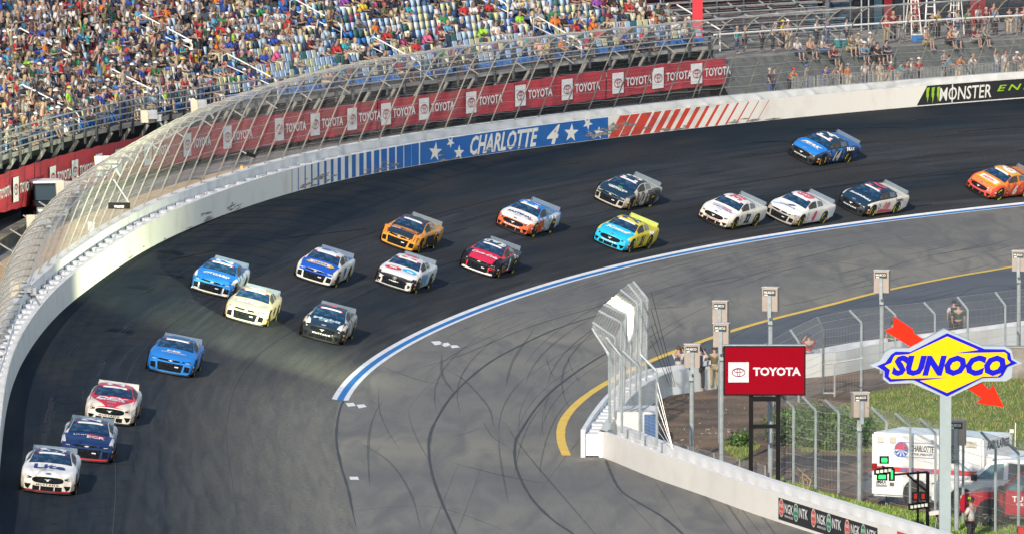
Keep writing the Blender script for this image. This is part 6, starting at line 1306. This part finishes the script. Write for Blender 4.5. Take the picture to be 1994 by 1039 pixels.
RAD = dict(pelvis=(.155, .115), waist=(.145, .10), chest=(.175, .115), neck=.055, head=.088, crown=.072, hip=.085, knee=.062, ankle=.042, toe=.038, sh=.062, elbow=.045, hand=.034, tip=.022)
def rd(n): return RAD.get(n, RAD.get(n[:-1]))
FIG = {}
def figure(kind, sub):
    if (kind, sub) in FIG: return FIG[(kind, sub)]
    J = pose(kind); full = ['pelvis', 'waist', 'chest', 'neck', 'head', 'crown'] + [a+s for s in 'lr' for a in ('hip', 'knee', 'ankle', 'toe', 'sh', 'elbow', 'hand', 'tip')]
    E = [('pelvis', 'waist'), ('waist', 'chest'), ('chest', 'neck'), ('neck', 'head'), ('head', 'crown')]
    for s in 'lr': E += [('pelvis', 'hip'+s), ('hip'+s, 'knee'+s), ('knee'+s, 'ankle'+s), ('ankle'+s, 'toe'+s), ('chest', 'sh'+s), ('sh'+s, 'elbow'+s), ('elbow'+s, 'hand'+s), ('hand'+s, 'tip'+s)]
    body = mk(J, full, E, [rd(n) for n in full], 'pelvis', sub); body.materials.append(SKINM)
    J2 = dict(J)
    for s in 'lr': J2['slv'+s] = tuple(Vector(J['sh'+s]).lerp(Vector(J['elbow'+s]), .85)); J2['cuf'+s] = tuple(Vector(J['knee'+s]).lerp(Vector(J['ankle'+s]), .15))
    n2 = ['pelvis', 'waist', 'chest', 'shl', 'shr', 'slvl', 'slvr']; E2 = [('pelvis', 'waist'), ('waist', 'chest'), ('chest', 'shl'), ('chest', 'shr'), ('shl', 'slvl'), ('shr', 'slvr')]
    shirt = mk(J2, n2, E2, [(.150, .112), (.150, .105), (.18, .12), .070, .070, .062, .062], 'pelvis', sub, .014, 'shirt'); shirt.materials.append(CLOTH)
    n3 = ['pelvis', 'hipl', 'hipr', 'cufl', 'cufr', 'kneel', 'kneer']; E3 = [('pelvis', 'hipl'), ('pelvis', 'hipr'), ('hipl', 'kneel'), ('hipr', 'kneer'), ('kneel', 'cufl'), ('kneer', 'cufr')]
    shorts = mk(J2, n3, E3, [(.150, .12), .095, .095, .072, .072, .078, .078], 'pelvis', sub, .012, 'shorts'); shorts.materials.append(CLOTH)
    n4 = ['pelvis', 'hipl', 'hipr', 'kneel', 'kneer', 'anklel', 'ankler']; E4 = [('pelvis', 'hipl'), ('pelvis', 'hipr'), ('hipl', 'kneel'), ('hipr', 'kneer'), ('kneel', 'anklel'), ('kneer', 'ankler')]
    trou = mk(J2, n4, E4, [(.150, .12), .092, .092, .074, .074, .060, .060], 'pelvis', sub, .012, 'trousers'); trou.materials.append(CLOTH)
    h = Vector(J['head']); c = Vector(J['crown'])
    def cap_mesh(brim):
        mb = MB(); n = 10
        for i in range(4):
            for k in range(n):
                a, b = 2*math.pi*k/n, 2*math.pi*(k+1)/n; p0, p1 = math.pi/2*i/4, math.pi/2*(i+1)/4; f = lambda a, p: (h.x+.108*math.cos(p)*math.cos(a), c.y-.03+.115*math.cos(p)*math.sin(a), h.z+.05+.105*math.sin(p)); mb.quad(f(a, p0), f(b, p0), f(b, p1), f(a, p1))
        if brim == 1: mb.poly([(h.x-.08, h.y+.06, h.z+.06), (h.x-.06, h.y+.18, h.z+.045), (h.x+.06, h.y+.18, h.z+.045), (h.x+.08, h.y+.06, h.z+.06)])
        if brim == 2: mb.poly([(h.x+.20*math.cos(a), h.y-.01+.20*math.sin(a), h.z+.052) for a in np.linspace(0, 2*math.pi, 14, endpoint=False)])
        return mb.mesh('cap' if brim == 1 else 'hat', CLOTH, True)
    def hair_mesh(long):
        mb = MB(); n = 10; lo = -.9 if long else -.15
        for i in range(5):
            for k in range(n):
                a, b = 2*math.pi*k/n, 2*math.pi*(k+1)/n; P = np.linspace(lo, math.pi/2, 6); p0, p1 = P[i], P[i+1]
                def f(a, p):
                    front = max(0, math.sin(a)); p2 = max(p, -.9 + front*1.35); r = .104 if p2 > -.3 else .104; return (h.x+r*max(.75, math.cos(p2) if p2 > 0 else 1)*math.cos(a)*(math.cos(p2) if p2 > 0 else 1)/max(.75, math.cos(p2) if p2 > 0 else 1), h.y-.035+.112*(math.cos(p2) if p2 > 0 else 1)*math.sin(a), h.z+.03+(.115*math.sin(p2) if p2 > 0 else .16*p2))
                mb.quad(f(a, p0), f(b, p0), f(b, p1), f(a, p1))
        return mb.mesh('hair', HAIRM, True)
    FIG[(kind, sub)] = dict(body=body, shirt=shirt, shorts=shorts, trousers=trou, cap=cap_mesh(1), hat=cap_mesh(2), hair=hair_mesh(False), long_hair=hair_mesh(True), J=J); return FIG[(kind, sub)]
SKC = [((.38, .25, .20), .5), ((.45, .32, .26), .25), ((.28, .18, .13), .15), ((.12, .06, .04), .10)]
SHIRTS = [('white', (.72, .72, .72), 16), ('grey', (.30, .31, .33), 12), ('black', (.02, .02, .025), 16), ('red', (.50, .03, .04), 8), ('royal blue', (.03, .08, .42), 7), ('navy', (.02, .035, .10), 8), ('sky blue', (.12, .38, .62), 5), ('turquoise', (.04, .45, .50), 3), ('orange', (.72, .20, .03), 3), ('yellow', (.72, .52, .04), 2), ('lime green', (.35, .75, .04), 1), ('green', (.03, .25, .10), 3), ('dark green', (.03, .09, .06), 3), ('pink', (.68, .12, .30), 3), ('purple', (.25, .06, .38), 1), ('cream', (.60, .55, .42), 4), ('maroon', (.20, .02, .04), 5), ('olive', (.16, .16, .08), 3), ('peach', (.70, .40, .28), 3), ('pale blue', (.40, .55, .68), 4)]
LOWER = [('beige', (.42, .35, .25), 25), ('dark', (.03, .03, .04), 25), ('denim', (.06, .10, .20), 22), ('grey', (.22, .22, .23), 14), ('white', (.65, .65, .64), 6), ('khaki', (.28, .24, .15), 8)]
HEADS = [('cap', 'white', (.72, .72, .72), 12), ('cap', 'black', (.02, .02, .02), 10), ('cap', 'red', (.5, .03, .03), 6), ('cap', 'navy', (.03, .05, .15), 7), ('cap', 'blue', (.04, .15, .5), 4), ('cap', 'grey', (.3, .3, .3), 4), ('hat', 'straw', (.45, .36, .2), 2), ('hair', 'brown', (.08, .045, .025), 17), ('hair', 'black', (.015, .012, .01), 10), ('hair', 'blond', (.38, .26, .12), 7), ('hair', 'grey', (.35, .34, .33), 5), ('long_hair', 'brown', (.09, .05, .03), 9), ('long_hair', 'blond', (.40, .28, .13), 6), ('long_hair', 'black', (.02, .015, .012), 4), ('cap', 'yellow', (.7, .5, .04), 2)]
def pick(L, w): return random.choices(L, weights=w)[0]
def outfit():
    s = pick(SHIRTS, [x[2] for x in SHIRTS]); l = pick(LOWER, [x[2] for x in LOWER]); h = pick(HEADS, [x[3] for x in HEADS]); k = pick(SKC, [x[1] for x in SKC])[0]; v = random.uniform(.85, 1.15)
    return dict(shirt=s, low=l, head=h, skin=tuple(c*v for c in k), long=random.random() < .3)
WORN = {'cap': '%s cap', 'hat': '%s hat', 'hair': '%s hair', 'long_hair': 'long %s hair'}
def person(kind, P, rz, of, where, group, scale=1., sub=1, extra=None, alts=('farther left', 'farther right', 'farther back')):
    F_ = figure(kind, sub); o = link('person', F_['body']); o.location = P; o.rotation_euler = (0, 0, rz); o.scale = (scale,)*3; o.color = (*of['skin'], 1)
    q = link('shirt', F_['shirt'], o); q.color = (*[c*.68 for c in of['shirt'][1]], 1)
    lo = 'trousers' if of['long'] else 'shorts'; q = link(lo, F_[lo], o); q.color = (*of['low'][1], 1)
    hk = of['head'][0]; q = link(hk if hk != 'long_hair' else 'hair', F_[hk], o); q.color = (*of['head'][2], 1)
    if hk in ('cap', 'hat'): q = link('hair', F_['hair'], o); q.color = (.06, .04, .03, 1); q.scale = (.97, .97, .97); q.location = (0, .0, .02)
    verb = {'sit': 'sitting', 'sit_forward': 'leaning forward', 'sit_back': 'leaning back', 'stand': 'standing', 'stand_folded': 'arms folded', 'stand_lean': 'leaning', 'stand_camera': 'hands at face', 'stand_raised': 'one arm raised'}[kind]
    base = '%s shirt, %s %s, %s, %s, %s' % (of['shirt'][0], of['low'][0], lo, WORN[hk] % of['head'][1], verb, where)
    tag(o, unique(base, list(alts)), 'person', group); return o

# seated and standing crowd in the grandstand
CROWD = [q for q in SEATS if q['occ']]
for q in CROWD:
    q['stand'] = random.random() < (.26 if q['u'] < 420 and q['v'] > 20 else .07); q['kind'] = random.choices(['sit', 'sit_forward', 'sit_back'], weights=[5, 3, 3])[0] if not q['stand'] else random.choices(['stand', 'stand_folded', 'stand_raised', 'stand_camera'], weights=[6, 4, 1, 1])[0]
    q['of'] = outfit(); q['sc'] = random.uniform(.93, 1.06)
inv = [q for q in CROWD if 4 < q['u'] < 1990 and q['v'] > 6]
inv.sort(key=lambda q: -q['v'] - (60 if q['stand'] else 0) + q['k']*2 + max(0, q['s']-60)*.5)
near = inv[:224]; nid = {id(q) for q in near}
for q in near:
    b = block(q['s']); bs = ([S0G]+AIS+[S1G]); f = (q['s']-bs[b])/(bs[b+1]-bs[b])
    where = '%s stand row' % rown[q['k']]
    P = q['P'] + (inward(q['s'])*(-.05 if not q['stand'] else .12))
    person(q['kind'], P, q['rz'] + random.uniform(-.3, .3), q['of'], where, 'spectators in the grandstand', q['sc'], 1, alts=[('left end', 'past first aisle', 'past second aisle', 'past third aisle', 'past fourth aisle', 'past fifth aisle', 'right end')[b]])
print('crowd', len(CROWD), 'in view', len(inv))
def merr(me): 
    n = len(me.vertices); v = np.zeros(n*3); me.vertices.foreach_get('co', v); F = []
    for p in me.polygons:
        vv = list(p.vertices)
        if len(vv) == 4: F.append(vv)
        elif len(vv) == 3: F.append(vv + [vv[2]])
        else:
            for i in range(1, len(vv)-1): F.append([vv[0], vv[i], vv[i+1], vv[i+1]])
    return v.reshape(-1, 3), np.array(F)
LOWP = {}
def low(kind, part):
    if (kind, part) not in LOWP: LOWP[(kind, part)] = merr(figure(kind, 0)[part])
    return LOWP[(kind, part)]
def merge_quads(items, name, m):
    V = []; F = []; C = []; off = 0
    for (v, f), M, c in items: V.append(v @ np.array(M.to_3x3()).T + np.array(M.translation)); F.append(f + off); C.append(np.tile(c, (len(f), 1))); off += len(v)
    V = np.concatenate(V); F = np.concatenate(F); C = np.concatenate(C); tri = F[:, 2] == F[:, 3]
    lens = np.where(tri, 3, 4); starts = np.concatenate([[0], np.cumsum(lens)[:-1]]); mask = np.ones(F.shape, bool); mask[tri, 3] = False; idx = F[mask]; col = np.repeat(C, lens, axis=0)
    me = bpy.data.meshes.new(name); me.vertices.add(len(V)); me.vertices.foreach_set('co', V.ravel()); me.loops.add(len(idx)); me.loops.foreach_set('vertex_index', idx); me.polygons.add(len(F)); me.polygons.foreach_set('loop_start', starts); me.update(calc_edges=True)
    at = me.color_attributes.new('col', 'FLOAT_COLOR', 'CORNER'); at.data.foreach_set('color', np.c_[col, np.ones(len(col))].astype(np.float32).ravel()); me.materials.append(m); return link(name, me)
items = []
for q in CROWD:
    if id(q) in nid: continue
    M = Matrix.Translation(q['P'] + inward(q['s'])*(-.05 if not q['stand'] else .12)) @ Matrix.Rotation(q['rz']+random.uniform(-.4, .4), 4, 'Z') @ Matrix.Scale(q['sc'], 4); of = q['of']
    items += [(low(q['kind'], 'body'), M, tuple(c*.72 for c in of['skin'])), (low(q['kind'], 'shirt'), M, tuple(c*.72 for c in of['shirt'][1])), (low(q['kind'], 'trousers' if of['long'] else 'shorts'), M, of['low'][1]), (low(q['kind'], of['head'][0]), M, of['head'][2])]
co = merge_quads(items, 'seated_crowd', attr_mat('crowd_colours', .8)); tag(co, kind='stuff')

# spectators on the right-hand terraces
def off_(shirt, low_, head, long=False, sk=(.36, .23, .18)):
    S_ = {x[0]: x for x in SHIRTS}; L_ = {x[0]: x for x in LOWER}; H_ = {(x[0], x[1]): x for x in HEADS}; return dict(shirt=S_[shirt], low=L_[low_], head=H_[head], long=long, skin=sk)
TER = [ # px, o, h, pose, shirt, lower, head
 (1498, 4.1, .75, 'stand', 'navy', 'denim', ('hair', 'grey')), (1507, 4.4, .75, 'stand', 'grey', 'denim', ('hair', 'brown')), (1539, 4.0, .75, 'stand_lean', 'orange', 'dark', ('cap', 'red')), (1570, 4.0, .75, 'stand', 'grey', 'denim', ('cap', 'blue')),
 (1604, 4.1, .75, 'stand_lean', 'royal blue', 'denim', ('hair', 'black')), (1621, 4.0, .75, 'stand_lean', 'peach', 'dark', ('hair', 'brown')), (1638, 4.1, .75, 'stand', 'peach', 'dark', ('hair', 'black')), (1651, 4.0, .75, 'stand', 'orange', 'beige', ('cap', 'grey')),
 (1684, 4.0, .75, 'stand', 'white', 'dark', ('long_hair', 'brown')), (1700, 4.2, .75, 'stand', 'grey', 'grey', ('hair', 'black')), (1713, 4.2, .75, 'stand', 'cream', 'beige', ('long_hair', 'brown')), (1728, 4.0, .75, 'stand_lean', 'red', 'beige', ('cap', 'white')),
 (1748, 3.9, .75, 'stand_lean', 'turquoise', 'beige', ('cap', 'black')), (1763, 4.3, .75, 'stand_lean', 'maroon', 'denim', ('hair', 'black')), (1775, 4.0, .75, 'stand_folded', 'white', 'dark', ('cap', 'grey')), (1789, 4.0, .75, 'stand', 'red', 'dark', ('cap', 'white')),
 (1838, 5.6, .9, 'stand_folded', 'grey', 'grey', ('cap', 'grey')), (1865, 4.0, .75, 'stand_lean', 'orange', 'beige', ('hair', 'brown')), (1887, 4.2, .75, 'stand_lean', 'white', 'grey', ('hair', 'blond')), (1941, 4.0, .75, 'stand_raised', 'white', 'denim', ('hair', 'brown')), (1957, 4.1, .75, 'stand', 'white', 'beige', ('long_hair', 'brown')),
 (1975, 4.0, .75, 'stand_lean', 'white', 'dark', ('cap', 'white')), (1989, 4.1, .75, 'stand_lean', 'grey', 'beige', ('hair', 'brown')), (1840, 4.2, .75, 'stand_lean', 'sky blue', 'dark', ('hair', 'black')),
 (1435, 8.6, 2.85, 'stand', 'turquoise', 'denim', ('hair', 'blond')), (1450, 9.0, 2.85, 'stand', 'black', 'dark', ('hair', 'black')), (1484, 9.0, 2.85, 'stand', 'navy', 'dark', ('cap', 'navy')), (1505, 8.8, 2.85, 'stand_folded', 'white', 'dark', ('hair', 'brown')), (1524, 8.9, 2.85, 'stand', 'yellow', 'dark', ('cap', 'yellow')), (1534, 8.6, 2.85, 'stand', 'grey', 'beige', ('cap', 'white')),
 (1590, 9.4, 2.85, 'stand_folded', 'white', 'dark', ('hair', 'brown')), (1611, 9.5, 2.85, 'stand', 'royal blue', 'denim', ('hair', 'brown')), (1648, 9.3, 2.85, 'stand', 'white', 'dark', ('hair', 'black')), (1725, 9.2, 2.85, 'stand', 'red', 'khaki', ('hair', 'grey')), (1739, 10.2, 2.85, 'stand', 'maroon', 'dark', ('long_hair', 'blond')), (1752, 9.0, 2.85, 'stand_folded', 'dark green', 'grey', ('hair', 'brown')),
 (1783, 9.5, 2.85, 'stand', 'dark green', 'dark', ('hair', 'brown')), (1815, 9.4, 2.85, 'stand', 'black', 'dark', ('cap', 'black')), (1826, 10, 2.85, 'stand', 'yellow', 'dark', ('hair', 'brown')), (1848, 9.6, 2.85, 'stand', 'royal blue', 'dark', ('cap', 'grey')), (1865, 9.3, 2.85, 'stand_raised', 'white', 'denim', ('long_hair', 'brown')), (1885, 9.2, 2.85, 'stand', 'green', 'dark', ('hair', 'brown')),
 (1905, 9.8, 2.85, 'stand', 'grey', 'dark', ('hair', 'brown')), (1920, 10, 2.85, 'stand', 'maroon', 'grey', ('hair', 'grey')), (1938, 9.2, 2.85, 'stand_raised', 'sky blue', 'dark', ('hair', 'black')), (1965, 10, 2.85, 'stand', 'black', 'beige', ('cap', 'black')), (1980, 9.2, 2.85, 'stand', 'sky blue', 'grey', ('hair', 'blond')), (1993, 9.6, 2.85, 'stand', 'red', 'dark', ('cap', 'red')),
 (1588, 16.8, 4.9, 'stand', 'navy', 'white', ('hair', 'brown')), (1905, 12.5, 2.85, 'stand', 'white', 'dark', ('hair', 'black')), (1770, 12.0, 2.85, 'stand', 'peach', 'dark', ('hair', 'brown')), (1935, 12.5, 2.85, 'stand', 'red', 'dark', ('hair', 'brown'))]
for px, o, h, kd, a, b_, c in TER:
    s = s_of(px, o, h+.9); d = inward(s); lower_ = h < 2
    person(kd, out(s, o, h), math.atan2(-d.x, d.y)+random.uniform(-.5, .5), off_(a, b_, c, random.random() < .8), 'at the crowd barriers' if lower_ and h < .8 else 'on the netted bank' if lower_ else 'on the upper walkway' if h < 4 else 'atop the bleacher', 'spectators on the right-hand terraces', random.uniform(.88, .98))
for px, o, h, a, b_, c in [(1552, 7.4, 2.35, 'white', 'denim', ('cap', 'grey')), (1577, 7.5, 2.35, 'peach', 'dark', ('hair', 'brown')), (1601, 7.4, 2.35, 'white', 'denim', ('hair', 'grey')), (1620, 6.9, 1.9, 'maroon', 'dark', ('hair', 'black')), (1655, 7.4, 2.35, 'olive', 'beige', ('hair', 'black')), (1668, 7.5, 2.35, 'white', 'beige', ('hat', 'straw')), (1680, 7.0, 1.9, 'sky blue', 'denim', ('cap', 'white')), (1694, 7.4, 2.35, 'white', 'maroon' if False else 'dark', ('cap', 'white')), (1708, 6.8, 1.8, 'black', 'dark', ('hair', 'black')), (1722, 6.9, 1.9, 'navy', 'dark', ('hair', 'black')), (1803, 7.5, 2.4, 'peach', 'khaki', ('hair', 'brown')), (1846, 7.5, 2.4, 'peach', 'dark', ('cap', 'red')), (1860, 7.5, 2.4, 'white', 'denim', ('hair', 'black')), (1895, 7.5, 2.4, 'maroon', 'grey', ('hair', 'brown')), (1912, 7.5, 2.4, 'grey', 'dark', ('hair', 'brown')), (1510, 11.9, 2.85, 'navy', 'dark', ('cap', 'white'))]:
    s = s_of(px, o, h+.8); d = inward(s); person(random.choice(['sit', 'sit_forward']), out(s, o, h), math.atan2(-d.x, d.y)+random.uniform(-.4, .4), off_(a, b_, c), 'on the netted bank' if o < 8 else 'before the bleacher', 'spectators on the right-hand terraces')

# photographers and crew in the infield
CLB = mat('camera_black', (.015, .015, .015), .4)
def worker(px, py, kd, rz, a, b_, c, where, vest=None, cam_=False, pack=False, long=True, alts=()):
    B = G(px, py, .015); of = off_(a, b_, c, long); o = person(kd, B, rz, of, where, 'photographers and crew in the infield', 1.0)
    if vest:
        mb = MB(); put_text(mb, vest, .24, .14, lambda x, y: (-x, -.150, 1.22+y), bold=.03); mb.obj('vest_lettering', DBK, o)
    if cam_: MB().box((0, .34, 1.60), (.16, .12, .13)).tube([(0, .38, 1.60), (0, .62, 1.60)], .055, 8).obj('held_camera', CLB, o)
    if pack: MB().box((0, -.20, 1.22), (.30, .16, .42)).obj('backpack', mat('pack_navy', (.02, .03, .06), .7), o)
    return o
worker(1321, 757, 'stand_camera', R(-18), 'white', 'grey', ('hair', 'brown'), 'beside the lowest light box', vest='305', cam_=True, long=False)
worker(1363, 760, 'stand_camera', R(-20), 'white', 'dark', ('hair', 'black'), 'right of the lowest light box', cam_=True, pack=True)
worker(1391, 757, 'stand', R(10), 'olive', 'khaki', ('hair', 'brown'), 'left of the red sign')
worker(1575, 731, 'stand_camera', R(12), 'red', 'denim', ('cap', 'navy'), 'right of the red sign', vest='26', cam_=True)
worker(1857, 662, 'stand', R(5), 'white', 'dark', ('hair', 'black'), 'above the diamond sign peak', pack=True)
worker(1866, 668, 'stand', R(-5), 'dark green', 'dark', ('hair', 'black'), 'above the diamond sign peak')
worker(1738, 705, 'stand', R(5), 'green', 'dark', ('cap', 'black'), 'behind the red arrow tail')
w_ = worker(1891, 1070, 'stand_folded', R(60), 'white', 'dark', ('cap', 'black'), 'before the red pickup'); 
J = figure('stand_folded', 1)['J']; h = Vector(J['head'])
mb = MB()
for k in range(3): put_rect(mb, -.05+.04*k, -.035, -.03+.04*k, .04, lambda x, y: (h.x-.105+.0*x, h.y-.03+x, h.z+.11+y))
mb.obj('cap_mark', GREEN, w_)
e = empty('black_bag', G(1594, 731)); tag(e, 'black bag lying on the ground by the far infield fence post', 'bag'); bevel_obj(MB().box((0, 0, .16), (.42, .3, .32)).obj('body', BLACK, e), .06); MB().box((-.05, -.155, .12), (.08, .02, .06)).obj('tag', mat('decal_red', (.6, .03, .04)), e)
person('stand', G(1972, 965), R(-40), off_('grey', 'denim', ('hair', 'brown')), 'behind the pickup trucks', 'photographers and crew in the infield')

# seat labels told apart by the nearest spectator in their row
_seen = {}
for q in single: q['rt'] = None
_roots = [o for o in bpy.data.objects if o.name.startswith('stadium_seat')]
_by = {}
for o in _roots: _by.setdefault(o['label'], []).append(o)
for L, os_ in _by.items():
    if len(os_) < 2: continue
    for o in os_:
        best = min(CROWD, key=lambda c: (c['P'] - o.location).length); s_ = min(SEATS, key=lambda c: (c['P'] - o.location).length)
        parts_ = L.split(', '); o['label'] = unique('%s, %s, near %s shirt, %s' % (parts_[0], parts_[1], best['of']['shirt'][0], parts_[2].replace('right of the', 'past')), ['%s' % WORN[best['of']['head'][0]] % best['of']['head'][1]])
